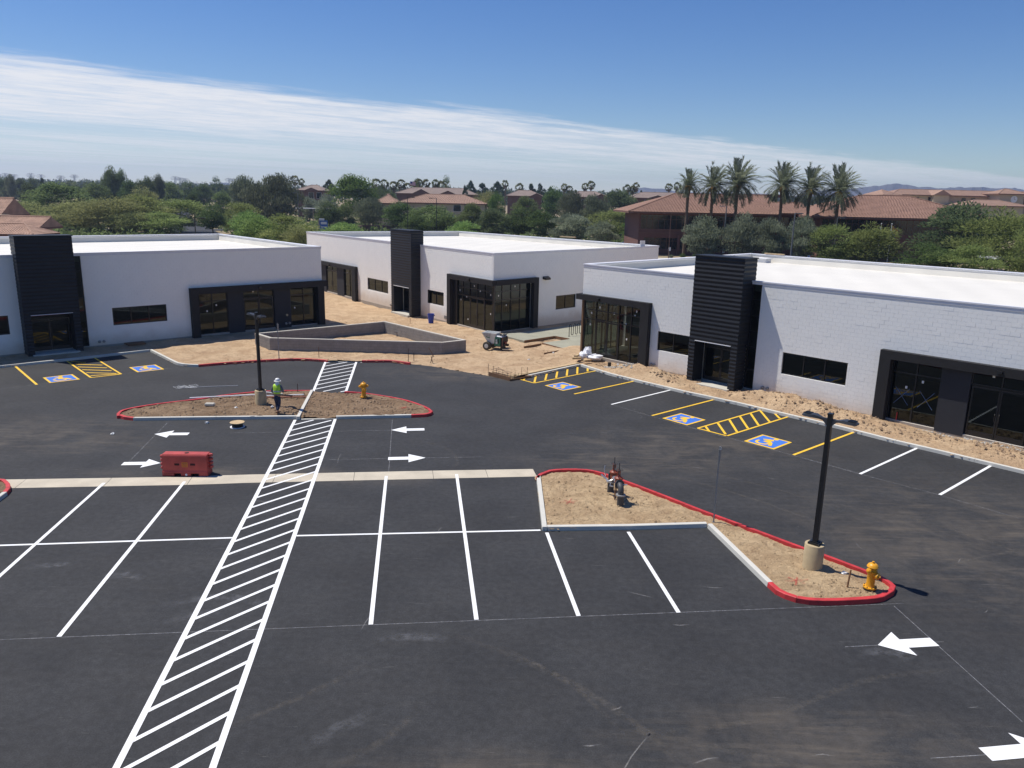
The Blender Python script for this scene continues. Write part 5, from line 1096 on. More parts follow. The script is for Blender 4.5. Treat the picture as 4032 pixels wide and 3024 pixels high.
# bicycle racks between the shops
def rack(loc, rz, label, nl):
    t = thing('bicycle_rack', label, 'bike rack', loc, rz, 'black wave bicycle racks'); r = .13; pts = [(0, 0, -.1), (0, 0, .82)]; x = 0
    for k in range(nl):
        up_ = k % 2 == 0; c = (x + r, .82 if up_ else .22); n = 10
        for i in range(1, n): a = math.pi * i / n; pts.append((c[0] - r * math.cos(a), 0, c[1] + (1 if up_ else -1) * r * math.sin(a)))
        x += 2 * r; pts.append((x, 0, .22 if up_ else .82))
    pts.append((x, 0, -.1) if nl % 2 else (x, 0, .82)); MB().tube(pts, .028, 8).build('wave_tube', M['steel_black'], t, True)
    for q in (0, x): MB().lathe([(.09, 0), (.09, .012), (0, .012)], 12, (q, 0, .0)).build('floor_plate', M['steel_black'], t)
rack((4.45, 60.35, .17), R(47), 'black wave bike rack on the new slab left of the near shop corner', 9)
rack((6.6, 62.6, .17), R(47), 'black wave bike rack seen through the corner glazing of the near shop', 9)
# formwork, boards and rebar at the unfinished corner
fw = thing('formwork', 'timber kerb formwork bristling with rebar at the unfinished corner of the asphalt', 'formwork', (0, 0, 0))
def board(a, b, z0, z1, th, m, par, nm='board'):
    a, b = Vector(a), Vector(b); d = (b - a).normalized(); n = Vector((-d.y, d.x)) * th / 2; MB().add([(*(a - n), z0), (*(b - n), z0), (*(b + n), z0), (*(a + n), z0), (*(a - n), z1), (*(b - n), z1), (*(b + n), z1), (*(a + n), z1)], [(3, 2, 1, 0), (4, 5, 6, 7), (0, 1, 5, 4), (1, 2, 6, 5), (2, 3, 7, 6), (3, 0, 4, 7)]).build(nm, M[m], par)
board((-1.45, 46.5), (-.12, 45.12), -.02, .24, .04, 'lumber_dark', fw); board((-.12, 45.12), (1.15, 46.2), -.02, .12, .04, 'lumber_dark', fw); board((-1.25, 46.95), (.1, 45.7), .02, .18, .04, 'lumber', fw)
for k, (x, y, h) in enumerate([(-1.5, 46.5, .75), (-1.2, 46.5, .62), (-.85, 46.0, .4), (-.3, 45.5, .45), (-.1, 45.3, .5), (.15, 45.5, .5), (.55, 45.75, .75), (.9, 46.1, .68), (.35, 45.6, .4), (-1.0, 46.6, .45), (-.6, 46.2, .5)]): MB().tube([(x, y, -.1), (x + .03, y + .02, h)], .012, 5).build('rebar', M['rebar'], fw)
for a, b, z in (((-1.3, 46.6), (-.2, 45.6), .38), ((-1.2, 46.8), (.0, 45.8), .42), ((-1.25, 46.3), (-.2, 45.4), .30), ((.0, 45.4), (1.0, 46.3), .33), ((-.9, 46.9), (-.2, 45.3), .45)): MB().tube([(*a, z), (*b, z - .04)], .012, 5).build('rebar', M['rebar'], fw)
for k, (a, b, w, z, lb) in enumerate([((.25, 45.95), (4.35, 50.1), .30, .16, 'long pale scaffold plank lying along the unfinished kerb'), ((-.05, 46.1), (2.4, 48.6), .24, .10, 'pale plank behind the kerb formwork, left of the longest one')]):
    o = thing('plank', lb, 'plank', (0, 0, 0), 0, 'loose planks by the kerb'); board(a, b, z, z + .045, w, 'lumber', o)
for k, (a, b, m, lb) in enumerate([((.82, 55.5), (2.13, 56.9), 'lumber_dark', 'dark form board lying on the dirt left of the notched slab'), ((2.22, 53.2), (5.1, 56.1), 'lumber_dark', 'dark form board along the near edge of the slab, longest of the slab boards'), ((.9, 58.0), (3.3, 60.3), 'lumber_dark', 'dark form board at the edge of the slab notch'), ((3.35, 60.3), (4.4, 59.25), 'lumber_dark', 'short dark form board across the back of the slab notch'), ((2.2, 57.2), (3.72, 55.0), 'lumber_dark', 'dark form board at the left end of the near slab')]):
    o = thing('form_board', lb, 'board', (0, 0, 0), 0, 'form boards round the new slab'); board(a, b, .02, .20, .04, m, o)
tag(MB().tube([(1.9, 58.4, .1), (2.6, 58.7, .13), (3.2, 59.4, .12), (2.7, 59.0, .15), (2.2, 58.2, .1)], .02, 5).tube([(2.1, 58.1, .1), (3.3, 58.9, .14)], .015, 5).build('wire_coil', M['rebar']), 'tangle of wire lying in the slab notch', 'wire')
# heap of bags and offcuts
def lump(loc, r, sq, m, seed, name, n=10, rough=.28):
    rg = np.random.default_rng(seed); vs = []; fs = []
    for i in range(n // 2 + 1):
        for k in range(n):
            t = math.pi * i / (n // 2); a = 2 * math.pi * k / n; q = 1 + rough * (rg.random() - .5) * 2; vs.append((r * sq[0] * math.sin(t) * math.cos(a) * q, r * sq[1] * math.sin(t) * math.sin(a) * q, r * sq[2] * (math.cos(t) * q)))
    for i in range(n // 2):
        for k in range(n): fs.append((i * n + k, (i + 1) * n + k, (i + 1) * n + (k + 1) % n, i * n + (k + 1) % n))
    return MB().add(vs, fs).build(name, M[m], loc=loc)
for k, (x, y, z, r, s, lb) in enumerate([(4.75, 51.3, .45, .32, (1, .9, .8), 'crumpled white sack at the left of the rubbish heap'), (5.15, 51.6, .62, .33, (.9, .8, 1.1), 'crumpled white plastic bag on top of the rubbish heap'), (5.65, 51.35, .35, .38, (1.4, .9, .55), 'flattened white sack with green print at the right of the rubbish heap')]): tag(lump((x, y, z), r, s, 'white_cloth', 20 + k, 'sack', 12), lb, 'sack', 'sacks on the rubbish heap')
for k, (x, y, z, a, lb) in enumerate([(4.3, 50.7, .32, .3, 'timber offcut at the left foot of the rubbish heap'), (5.0, 50.5, .22, .7, 'flat timber offcut on the kerb corner before the rubbish heap'), (4.35, 51.1, .42, 1.2, 'small timber block stacked at the rubbish heap')]): tag(MB().box(-.32, .32, -.1, .1, 0, .12).build('timber_offcut', M['lumber'], loc=(x, y, z), rz=a), lb, 'timber', 'timber offcuts by the rubbish heap')
tag(MB().box(-.35, .35, -.02, .02, 0, .9).build('board', M['parapet'], loc=(12.6, 77.2, 6.1), rz=R(40)), 'white board leaning upright at the right end of the middle shop roof', 'board')
tag(MB().box(-1.2, 1.2, -.15, .15, 0, .12).build('timber', M['lumber'], loc=(6.2, 92.0, 6.47), rz=R(-48)), 'timber lying on the back parapet of the middle shop', 'timber')
tag(MB().box(-.9, .9, -.12, .12, 0, .10).build('timber', M['lumber'], loc=(22.3, 66.9, 6.53), rz=R(-48)), 'timber lying on the back parapet of the near shop', 'timber')
tag(MB().lathe([(.0, 0), (.10, 0), (.12, .25), (0, .25)], 10).build('bucket', M['engine'], loc=(6.3, 48.9, .25)), 'small dark bucket on the rubble by the near shop glazing', 'bucket')
# litter on soil and asphalt
LIT = [(-13.9, 37.4, .14, 'scrap of clear plastic on the far island soil'), (9.95, 20.85, .10, 'crumpled white cup against the near red kerb'), (-17.9, 33.0, .03, 'white scrap on the asphalt left of the far arrows'), (-14.45, 35.0, .04, 'white crumpled bag at the foot of the far island kerb'), (1.1, 50.9, .16, 'white paper scrap on open dirt beyond the planks'), (-12.1, 37.5, .2, 'white rag on the soil left of the worker'), (2.9, 53.6, .15, 'small white wrapper near the slab boards'), (6.9, 49.2, .32, 'white block of packing on the rubble before the glazing')]
for k, (x, y, z, lb) in enumerate(LIT): tag(lump((x, y, z), .09, (1, .8, .6), 'litter', 50 + k, 'litter', 8, .4), lb, 'litter', 'scraps of litter')
wm = MB(); rg = random.Random(4)
for k in range(7):
    c = (-18.2 + rg.uniform(-.5, .5), 41.9 + rg.uniform(-.3, .3)); wm.tube([(c[0] + .35 * math.cos(a * .9 + k) * rg.uniform(.5, 1), c[1] + .22 * math.sin(a * .9 + k) * rg.uniform(.5, 1), .02 + .06 * rg.random()) for a in range(9)], .008, 4)
wm.tube([(-17.7, 41.9, .03), (-16.8, 42.2, .02), (-15.6, 42.5, .02)], .015, 4); tag(wm.build('plastic_wrap', M['litter']), 'tangle of clear plastic wrap lying on the asphalt before the left shop', 'litter', 'scraps of litter')
# clods and stones
def clods(name, spots, m, seed):
    rg = np.random.default_rng(seed); V = []; F = []
    base = np.array([(1, 0, 0), (0, 1, 0), (-1, 0, 0), (0, -1, 0), (0, 0, 1), (0, 0, -.6)]); ff = [(0, 1, 4), (1, 2, 4), (2, 3, 4), (3, 0, 4), (1, 0, 5), (2, 1, 5), (3, 2, 5), (0, 3, 5)]
    for x, y, z, r in spots:
        q = base * (r * (.6 + .8 * rg.random((6, 1)))) * np.array([1, 1, .75]); a = rg.random() * 6.28; c, s = math.cos(a), math.sin(a); b = len(V)
        V += [(x + p[0] * c - p[1] * s, y + p[0] * s + p[1] * c, z + p[2]) for p in q]; F += [tuple(b + i for i in f) for f in ff]
    o = bpy.data.objects.new(name, np_mesh(name, V, np.array(F), M[m])); COL.objects.link(o); o['kind'] = 'stuff'
def scatter(poly, n, hf, rmin, rmax, seed, clump=None):
    rg = np.random.default_rng(seed); p = np.array(poly); x = rg.uniform(p[:, 0].min(), p[:, 0].max(), n * 4); y = rg.uniform(p[:, 1].min(), p[:, 1].max(), n * 4); ok = inside(x, y, poly)
    if clump: ok &= (fbm(x, y, 3, clump) + .5 > rg.random(len(x)) * 1.0)
    x, y = x[ok][:n], y[ok][:n]; z = hf(x, y); r = rmin + (rmax - rmin) * rg.random(len(x)) ** 4; return list(zip(x, y, z + r * .2, r))
def ins(poly, d): return [(v.x, v.y) for v in offset(list(poly) + [poly[0]], d)][:-1]
clods('soil_clods', scatter(ins(i1, -.35), 2600, i1_h, .015, .09, 1, .7), 'clod', 1)
clods('soil_clods', scatter(ins(i2, -.32), 1900, i2_h, .010, .05, 2, .9), 'dirt_island', 2)
clods('soil_clods', scatter([(5.2, 50.3), (6.9, 50.8), (24.8, 31), (22.9, 29.6), (9, 44.9)], 7000, pad_h, .02, .11, 3, .6), 'clod', 3)
clods('soil_clods', scatter([(-24, 52), (-19.5, 48), (-6.5, 50), (.5, 47), (5, 51), (3, 57), (-2, 60), (-3, 53), (-17, 52)], 1800, pad_h, .012, .06, 4, .5), 'dirt_pad', 4)
clods('soil_clods', scatter([(-13, 72), (-17, 66), (-9, 62.5), (-3.5, 55), (0, 60), (-3, 63)], 1200, pad_h, .015, .07, 5, .6), 'dirt_pad', 5)
clods('rubble', scatter([(5.9, 49.6), (7.0, 49.3), (8.2, 47.6), (7.6, 46.9), (6.2, 48.0)], 500, pad_h, .02, .10, 6), 'rubble', 6)
clods('rubble', scatter([(19.6, 36.3), (20.4, 35.9), (24.4, 31.6), (23.7, 31.2)], 700, pad_h, .02, .08, 7), 'rubble', 7)
# sprayed marks on the soil
for k, (x, y, r, lb) in enumerate([(2.15, 26.0, .33, 'red sprayed cross on the soil left of the valves'), (8.35, 20.35, .36, 'red sprayed mark on the soil near the lamp base'), (-5.5, 38.0, .28, 'faint red sprayed mark on the far island soil')]):
    o = tag(empty('spray_mark', (x, y, 0), .2), lb, 'paint mark', 'red survey marks')
    for a, ln in ((0, 1), (R(55), .8), (R(120), .75)):
        n = 8; vs = []; hf = i2_h if k < 2 else i1_h
        for i in range(n + 1):
            t = (i / n * 2 - 1) * r * ln
            for s in (-1, 1): lx, ly = t * math.cos(a) - s * .03 * math.sin(a), t * math.sin(a) + s * .03 * math.cos(a); wx, wy = x + lx * math.cos(.2) - ly * math.sin(.2), y + lx * math.sin(.2) + ly * math.cos(.2); vs.append((lx, ly, float(hf(np.array([wx]), np.array([wy]))[0]) + .022))
        MB().add(vs, [(2 * i, 2 * i + 1, 2 * i + 3, 2 * i + 2) for i in range(n)]).build('spray_stroke', M['spray'], o)
TREES = [(-309.4, 480, 14.1, 9.7, 'dark', 'far dark tree at the left edge of the skyline'),
 (-314.5, 500, 14.5, 9.3, 'dark', 'far dark tree second from the left edge of the skyline'),
 (-286.9, 470, 14.0, 7.9, 'dark', 'far dark tree above the round grey-green tree at left'),
 (-257.3, 430, 16.1, 3.8, 'pine', 'narrow dark tree standing up from the skyline at far left'),
 (-287.6, 450, 15.7, 6.1, 'euc', 'pale loose tree poking above the skyline at the left edge'),
 (-178.8, 290, 12.2, 7.8, 'dark', 'round dark grey-green tree left of the pale thicket'),
 (-144.9, 250, 12.2, 16.0, 'mesq', 'broad green tree behind the tiled house, left of the tall twin-crowned tree'),
 (-126.4, 200, 7.8, 12.8, 'palo', 'pale green palo verde directly beside the tiled house roof'),
 (-114.3, 205, 8.1, 13.8, 'palo', 'pale feathery palo verde right of the tiled house, first in the front thicket'),
 (-102.6, 198, 9.4, 15.3, 'palo', 'widest pale palo verde in the thicket above the left roof'),
 (-99.4, 210, 9.7, 15.6, 'palo2', 'green palo verde in the middle of the thicket above the left roof'),
 (-92.8, 215, 9.1, 13.8, 'palo2', 'green palo verde at the right end of the thicket above the left roof'),
 (-96.4, 195, 6.0, 9.9, 'palo', 'low pale palo verde in the front of the thicket, over the roof middle'),
 (-88.0, 196, 5.9, 9.9, 'palo2', 'low green palo verde in the front of the thicket, right of the roof middle'),
 (-169.1, 330, 19.0, 6.9, 'euc2', 'tall tree with the left of the twin crowns above the thicket'),
 (-167.1, 335, 18.6, 5.2, 'euc2', 'tall tree with the right of the twin crowns above the thicket'),
 (-170.9, 320, 14.3, 10.8, 'mesq', 'bushy green tree touching the tall twin-crowned trees on their left'),
 (-151.6, 310, 14.7, 7.3, 'ash', 'dark dense tree just right of the tall twin-crowned trees'),
 (-153.9, 330, 15.9, 6.7, 'euc2', 'rounded tree second to the right of the twin crowns'),
 (-151.2, 335, 16.4, 5.2, 'euc', 'slim loose tree third to the right of the twin crowns'),
 (-122.8, 260, 11.9, 9.6, 'palo', 'bright yellowish palo verde below the twin-crowned trees'),
 (-166.5, 380, 13.7, 10.2, 'mesq', 'hazy tree left of the far road lamps'),
 (-177.4, 430, 13.7, 8.7, 'ash', 'dark tree left of the far road'),
 (-159.3, 400, 13.2, 9.4, 'ash', 'dense dark tree at the left verge of the far road'),
 (-122.6, 300, 10.6, 5.1, 'ash', 'small dark street tree on the near left verge of the far road'),
 (-196.4, 520, 16.6, 8.4, 'ash', 'upright dark tree at the end of the far road'),
 (-115.5, 310, 11.1, 6.5, 'mesq', 'round green street tree on the right verge of the far road'),
 (-143.3, 400, 12.7, 8.1, 'dark', 'dark tree right of the far road'),
 (-77.3, 200, 7.7, 6.7, 'ash', 'dark glossy tree with a bare trunk behind the end of the left roof'),
 (-74.8, 212, 8.6, 8.6, 'palo2', 'green palo verde right of the dark glossy tree'),
 (-57.4, 170, 7.4, 6.9, 'bright', 'bright leafy tree behind the right end of the left roof'),
 (-102.5, 300, 16.4, 11.1, 'euc', 'drooping olive tree left of the biggest drooping tree'),
 (-72.0, 235, 15.9, 15.8, 'euc', 'biggest drooping olive-grey tree, left of the brick apartment'),
 (-52.2, 160, 6.6, 6.5, 'bright', 'bright leafy bush tree in the gap between the left and middle shops'),
 (-43.6, 150, 7.0, 8.6, 'palo2', 'yellow-green palo verde rising over the far left corner of the middle shop'),
 (-37.8, 135, 5.5, 5.0, 'palo', 'low pale palo verde against the left corner of the middle shop'),
 (-86.6, 330, 10.2, 7.1, 'olive', 'grey-leaved tree below the brick apartment'),
 (-76.7, 320, 11.0, 9.3, 'olive', 'wide grey-leaved tree right of the brick apartment'),
 (-99.0, 420, 17.7, 8.8, 'pine', 'dark pine right of the brick apartment roof'),
 (-55.9, 270, 16.8, 13.6, 'green', 'big round bright green tree in the middle of the skyline'),
 (-59.3, 250, 8.2, 7.1, 'ash', 'dark tree before the grey-leaved ones, over the monument sign'),
 (-55.1, 255, 8.0, 5.7, 'mesq', 'olive tree under the big round bright green tree'),
 (-39.9, 180, 5.0, 7.0, 'bright', 'bright bush tree behind the back wall of the middle shop, left of its tower'),
 (-44.9, 240, 9.9, 10.0, 'euc', 'loose grey tree with a forked bare trunk by the low brown wall'),
 (-47.0, 290, 11.2, 6.1, 'euc', 'thin grey tree before the left end of the salmon hip roof'),
 (-32.7, 225, 8.9, 9.5, 'ash', 'dark dense tree below the salmon roof, left of the two lamps'),
 (-22.6, 215, 9.2, 11.6, 'mesq', 'wide olive tree between the two lamps before the salmon roof'),
 (-25.2, 200, 6.2, 7.4, 'ash', 'dark tree low behind the tower of the middle shop'),
 (-11.6, 210, 9.0, 6.8, 'mesq', 'tree before the right end of the salmon hip roof'),
 (-5.5, 200, 8.5, 8.4, 'dark', 'dark green tree right of the salmon roof'),
 (-11.6, 175, 6.0, 6.1, 'bright', 'bright yellow-green bush tree right of the middle tower'),
 (-61.4, 360, 13.8, 10.9, 'euc2', 'pale tree left of the salmon roof'),
 (-10.9, 290, 14.0, 9.8, 'palo', 'pale palo verde right of the salmon roof ridge'),
 (-6.7, 280, 12.6, 5.5, 'green', 'small round bright tree at the right end of the salmon roof'),
 (-54.0, 430, 17.7, 5.8, 'mesq', 'dark tree among the fan palms left of the flag'),
 (-38.2, 430, 18.8, 6.7, 'ash', 'dense round dark tree among the fan palms right of the flag'),
 (-25.1, 440, 18.9, 8.0, 'pine', 'dark pine behind the brown apartment roof, left one'),
 (-18.7, 440, 18.5, 8.9, 'pine', 'dark pine behind the brown apartment roof, right one'),
 (-20.9, 330, 16.2, 4.7, 'pine', 'dark pine in front of the brown apartment roof'),
 (-10.1, 430, 18.7, 10.1, 'pine', 'broad dark pine at the right end of the brown apartment roof'),
 (8.1, 430, 18.7, 7.8, 'pine', 'dark pine right of the second fan palm, left of a pair'),
 (13.3, 430, 18.3, 7.5, 'pine', 'dark pine right of the second fan palm, right of a pair'),
 (18.1, 420, 16.5, 7.1, 'pine', 'low dark pine right of the pine pair'),
 (14.6, 300, 14.6, 9.1, 'ash', 'dark tree in front of the second brown roof'),
 (18.1, 260, 13.3, 9.1, 'euc', 'grey-green drooping tree left of the centre brown roofs'),
 (24.8, 255, 12.4, 9.4, 'euc', 'grey-green drooping tree under the centre brown roof'),
 (3.3, 270, 11.2, 8.2, 'mesq', 'olive tree under the second brown roof'),
 (37.8, 290, 15.4, 12.7, 'dark', 'dense blue-green tree between the brown roofs and the office'),
 (56.7, 360, 15.6, 4.1, 'pine', 'slim pine beside the office roof corner'),
 (45.3, 270, 11.8, 8.2, 'palo2', 'yellow-green tree behind the office roof corner'),
 (0.9, 205, 8.1, 8.3, 'ash', 'dark tree directly above the back parapet of the middle shop, left of centre'),
 (7.0, 200, 8.2, 7.1, 'ash', 'dark tree above the back parapet of the middle shop, at its centre'),
 (13.8, 195, 8.0, 11.2, 'olive', 'grey-green wide tree above the back parapet of the middle shop'),
 (20.6, 185, 6.2, 7.5, 'olive', 'grey-green low tree at the right end of the middle shop parapet'),
 (30.1, 240, 8.4, 15.4, 'palo2', 'wide yellow-green tree left of the office windows'),
 (30.0, 200, 6.2, 5.9, 'green', 'small round bright green tree with a forked trunk beside the office corner'),
 (36.0, 150, 8.5, 8.6, 'olive', 'silvery tree before the office under the left three palms'),
 (42.6, 148, 9.2, 8.0, 'olive', 'silvery tree before the office below the third palm'),
 (47.1, 144, 8.8, 6.8, 'olive', 'silvery tree before the office below the fourth palm'),
 (52.1, 142, 8.9, 7.2, 'olive', 'silvery tree before the office below the fifth palm'),
 (56.1, 138, 7.8, 8.4, 'palo2', 'left of the two wide yellow-green trees behind the near shop roof'),
 (61.9, 136, 8.2, 11.0, 'palo2', 'right of the two wide yellow-green trees behind the near shop roof'),
 (79.1, 142, 12.0, 12.0, 'dark', 'large dark tree hiding the right end of the office'),
 (64.6, 122, 5.7, 7.4, 'ash2', 'low dark spreading tree in front of the large dark tree'),
 (79.2, 128, 11.2, 10.8, 'palo2', 'largest pale green tree at the right edge'),
 (68.6, 118, 5.5, 7.9, 'palo2', 'low pale green tree before the largest one at the right edge'),
 (78.7, 120, 8.1, 6.5, 'palo2', 'pale green tree cut by the right edge of the picture')]
FANS = [(-117.2, 420, 19.1, 3.9, 1, 'left fan palm of the pair above the brick apartment'),
 (-116.2, 430, 17.7, 3.1, 1, 'right fan palm of the pair above the brick apartment'),
 (-70.6, 400, 18.3, 4.5, 0, 'first fan palm of the row right of the big round tree'),
 (-66.5, 400, 18.0, 4.0, 0, 'second fan palm of the row right of the big round tree'),
 (-61.9, 400, 17.2, 3.7, 0, 'third, shorter fan palm right of the big round tree'),
 (-58.1, 400, 18.2, 4.0, 0, 'fan palm left of the flag, nearest to it'),
 (-54.8, 400, 16.6, 3.7, 0, 'low fan palm just left of the flagpole'),
 (-49.0, 400, 18.6, 4.0, 0, 'fan palm right of the flag, first'),
 (-45.2, 400, 18.5, 3.4, 1, 'fan palm right of the flag, second, with clear trunk'),
 (-40.8, 400, 18.5, 3.4, 0, 'fan palm right of the flag, third'),
 (-37.5, 400, 17.9, 4.8, 0, 'fan palm right of the flag, fourth and bushiest'),
 (-5.8, 420, 19.1, 3.3, 1, 'fan palm at the left end of the second brown roof'),
 (1.5, 400, 17.6, 3.7, 0, 'fan palm over the ridge of the second brown roof'),
 (24.7, 410, 17.9, 3.2, 1, 'fan palm of a low pair left of the centre roof, left'),
 (27.5, 410, 16.9, 3.2, 0, 'fan palm of a low pair left of the centre roof, right'),
 (35.6, 410, 18.4, 3.2, 1, 'left fan palm of the pair over the centre brown roof'),
 (38.1, 405, 19.5, 3.5, 1, 'right, taller fan palm of the pair over the centre brown roof'),
 (57.2, 410, 18.1, 3.5, 0, 'fan palm behind the blue-green tree, left'),
 (60.1, 410, 17.5, 3.2, 0, 'fan palm behind the blue-green tree, middle'),
 (61.1, 405, 19.2, 3.5, 1, 'fan palm behind the blue-green tree, tallest'),
 (76.8, 400, 19.0, 3.2, 1, 'fan palm behind the office roof, left'),
 (81.0, 400, 19.7, 3.4, 0, 'fan palm behind the office roof, right')]
DATES = [(34.0, 157, 14.1, 3.3, 'date palm at the left end of the row of six'),
 (39.1, 158, 13.9, 4.6, 'second date palm from the left before the office'),
 (43.7, 157, 14.4, 5.1, 'third date palm from the left, tallest of its trio'),
 (52.6, 157, 14.3, 4.8, 'fourth date palm from the left, after the gap'),
 (57.7, 156, 13.8, 4.9, 'fifth date palm from the left before the office'),
 (63.0, 155, 13.5, 5.1, 'date palm at the right end of the row of six')]
# ------------------------------------------------------------------ buildings beyond the lot
def tile_slope(mb, A, B, C_, D_, course, wave, rise=.05):
    """stepped courses of barrel tiles on the slope A-B (eave) to D-C (ridge side); A,B,C,D go round the slope"""
    A, B, C_, D_ = (Vector(p) for p in (A, B, C_, D_)); up_ = ((D_ + C_) - (A + B)) / 2; n = max(2, int(up_.length / course)); nrm = (B - A).cross(D_ - A if (D_ - A).length > .1 else C_ - A).normalized()
    if nrm.z < 0: nrm = -nrm
    u = (B - A).normalized()
    for k in range(n):
        t0, t1 = k / n, (k + 1) / n; p0, q0 = A.lerp(D_, t0), B.lerp(C_, t0); p1, q1 = A.lerp(D_, t1), B.lerp(C_, t1)
        m = max(1, int((q0 - p0).length / (wave / 2))) if wave else 1; vs = []; s0 = (p0 - A).dot(u)
        for lift, (a, b) in ((0, (p0, q0)), (rise, (p0, q0)), (.004, (p1, q1))):
            for i in range(m + 1):
                v = a.lerp(b, i / m); w = (.045 if i % 2 else -.01) if wave else 0; vs.append(v + nrm * (lift + (w if lift else w * .0)))
        r = m + 1; fs = [(i, i + 1, r + i + 1, r + i) for i in range(m)] + [(r + i, r + i + 1, 2 * r + i + 1, 2 * r + i) for i in range(m)]
        mb.add(vs, fs)
def hip_roof(parent, x0, x1, y0, y1, ze, zr, inset, tile, trim, course=.5, wave=.5, ridge_y=None, gable_l=False, gable_r=False):
    ry = ridge_y if ridge_y is not None else (y0 + y1) / 2; a = Vector((x0 + (0 if gable_l else inset), ry, zr)); b = Vector((x1 - (0 if gable_r else inset), ry, zr))
    P = [Vector((x0, y0, ze)), Vector((x1, y0, ze)), Vector((x1, y1, ze)), Vector((x0, y1, ze))]
    ro = MB().add(P + [a, b], [(0, 1, 5, 4), (1, 2, 5), (2, 3, 4, 5), (3, 0, 4), (3, 2, 1, 0)]).build('roof', M[tile], parent)
    mb = MB(); tile_slope(mb, P[0], P[1], b, a, course, wave)
    if not gable_r: tile_slope(mb, P[1], P[2], b, b, course, wave)
    if not gable_l: tile_slope(mb, P[3], P[0], a, a, course, wave)
    o = mb.build('roof_tile', M[tile], ro); o['kind'] = 'stuff'
    rc = MB(); n = max(1, int((b - a).length / .6))
    rc.tube([a + Vector((0, 0, .06)), b + Vector((0, 0, .06))], .14, 6)
    for p, q in ((P[0], a), (P[1], b)):
        if (p == P[0] and gable_l) or (p == P[1] and gable_r): continue
        rc.tube([p + Vector((0, 0, .08)), q + Vector((0, 0, .06))], .13, 6)
    rc.build('ridge_tile', M[tile], ro)
    MB().box(x0 + .02, x1 - .02, y0 + .02, y0 + .14, ze - .32, ze - .005).box(x0 + .02, x0 + .14, y0 + .14, y1, ze - .32, ze - .005).box(x1 - .14, x1 - .02, y0 + .14, y1, ze - .32, ze - .005).build('eave_board', M[trim], ro)
    return ro
def win_band(parent, x0, x1, y, z0, z1, n, split=None, mull='trim_brown'):
    fr = MB(); w = (x1 - x0) / n
    for i in range(n + 1): fr.box(x0 + i * w - .035, x0 + i * w + .035, y - .05, y + .05, z0, z1)
    fr.box(x0, x1, y - .045, y + .045, z0 - .06, z0).box(x0, x1, y - .045, y + .045, z1, z1 + .06)
    if split: fr.box(x0, x1, y - .04, y + .03, split - .03, split + .03)
    f = fr.build('window', M[mull], parent)
    for i in range(n): MB().box(x0 + i * w + .035, x0 + (i + 1) * w - .035, y - .01, y + .02, z0, z1).build('pane', M['dark_glass'], f)
    return f
ofc = thing('office_building', 'long red-brown two-storey office with hipped tile roofs behind the date palms', 'building', (0, 0, 0))
def wing(x0, x1, y0, y1, z1):
    w = MB()
    for a, b in ((-.8, 1.15), (3.55, 5.3), (8.25, z1)): w.box(x0, x1, y0, y0 + .4, a, b)
    w.box(x0, x0 + 1.2, y0 + .002, y0 + .39, 1.15, 3.55).box(x0, x0 + .35, y0 + .002, y0 + .39, 5.3, 8.25).box(x1 - .35, x1, y0 + .002, y0 + .39, 1.15, 8.25)
    w.box(x0, x0 + .4, y0 + .4, y1, -.8, z1).box(x1 - .4, x1, y0 + .4, y1, -.8, z1).box(x0 + .4, x1 - .4, y1 - .4, y1, -.8, z1).box(x0 + .4, x1 - .4, y0 + .9, y0 + 1, -.8, z1)
    wo = w.build('wall', M['plaster_brown'], ofc); MB().box(x0 - .12, x1 + .12, y0 - .16, y0 - .002, 4.35, 4.6).box(x0 - .06, x1 + .06, y0 - .09, y0 - .002, 5.1, 5.28).build('cornice', M['trim_brown'], wo)
    win_band(ofc, x0 + .4, x1 - .4, y0 + .2, 5.36, 8.19, int((x1 - x0) / 1.25), 7.35); win_band(ofc, x0 + 1.25, x1 - .4, y0 + .2, 1.21, 3.49, int((x1 - x0) / 1.25), 2.85)
wing(26.0, 53.0, 165.6, 187, 8.75); wing(62.2, 94, 160.6, 182, 8.6)
for x in (34.5, 41, 47.5): MB().box(x - .25, x + .25, 164.9, 165.58, -.2, 4.3).build('pilaster', M['plaster_brown'], ofc)
mw = MB().box(53.01, 62.19, 168, 184, -.5, 9.2); mw.build('wall', M['plaster_brown'], ofc); win_band(ofc, 53.6, 61.8, 167.93, 5.4, 8.2, 7, 7.3)
hip_roof(ofc, 23.4, 55.0, 163.4, 189.5, 8.85, 12.75, 11.5, 'tile_office', 'trim_brown', .62, .62, 174, gable_r=True)
hip_roof(ofc, 52.5, 62.6, 166.4, 186, 9.1, 11.3, 0, 'tile_office', 'trim_brown', .62, .62, 173, True, True)
hip_roof(ofc, 59.6, 97.0, 158.4, 184.5, 8.72, 13.15, 13.5, 'tile_office', 'trim_brown', .62, .62, 169)
MB().box(52.0, 57.2, 176, 181, 10, 13.0).build('roof_screen', M['plaster_brown'], ofc)
MB().box(46.2, 60.2, 178, 178.3, 12.4, 13.0).build('roof_screen', M['trim_brown'], ofc)
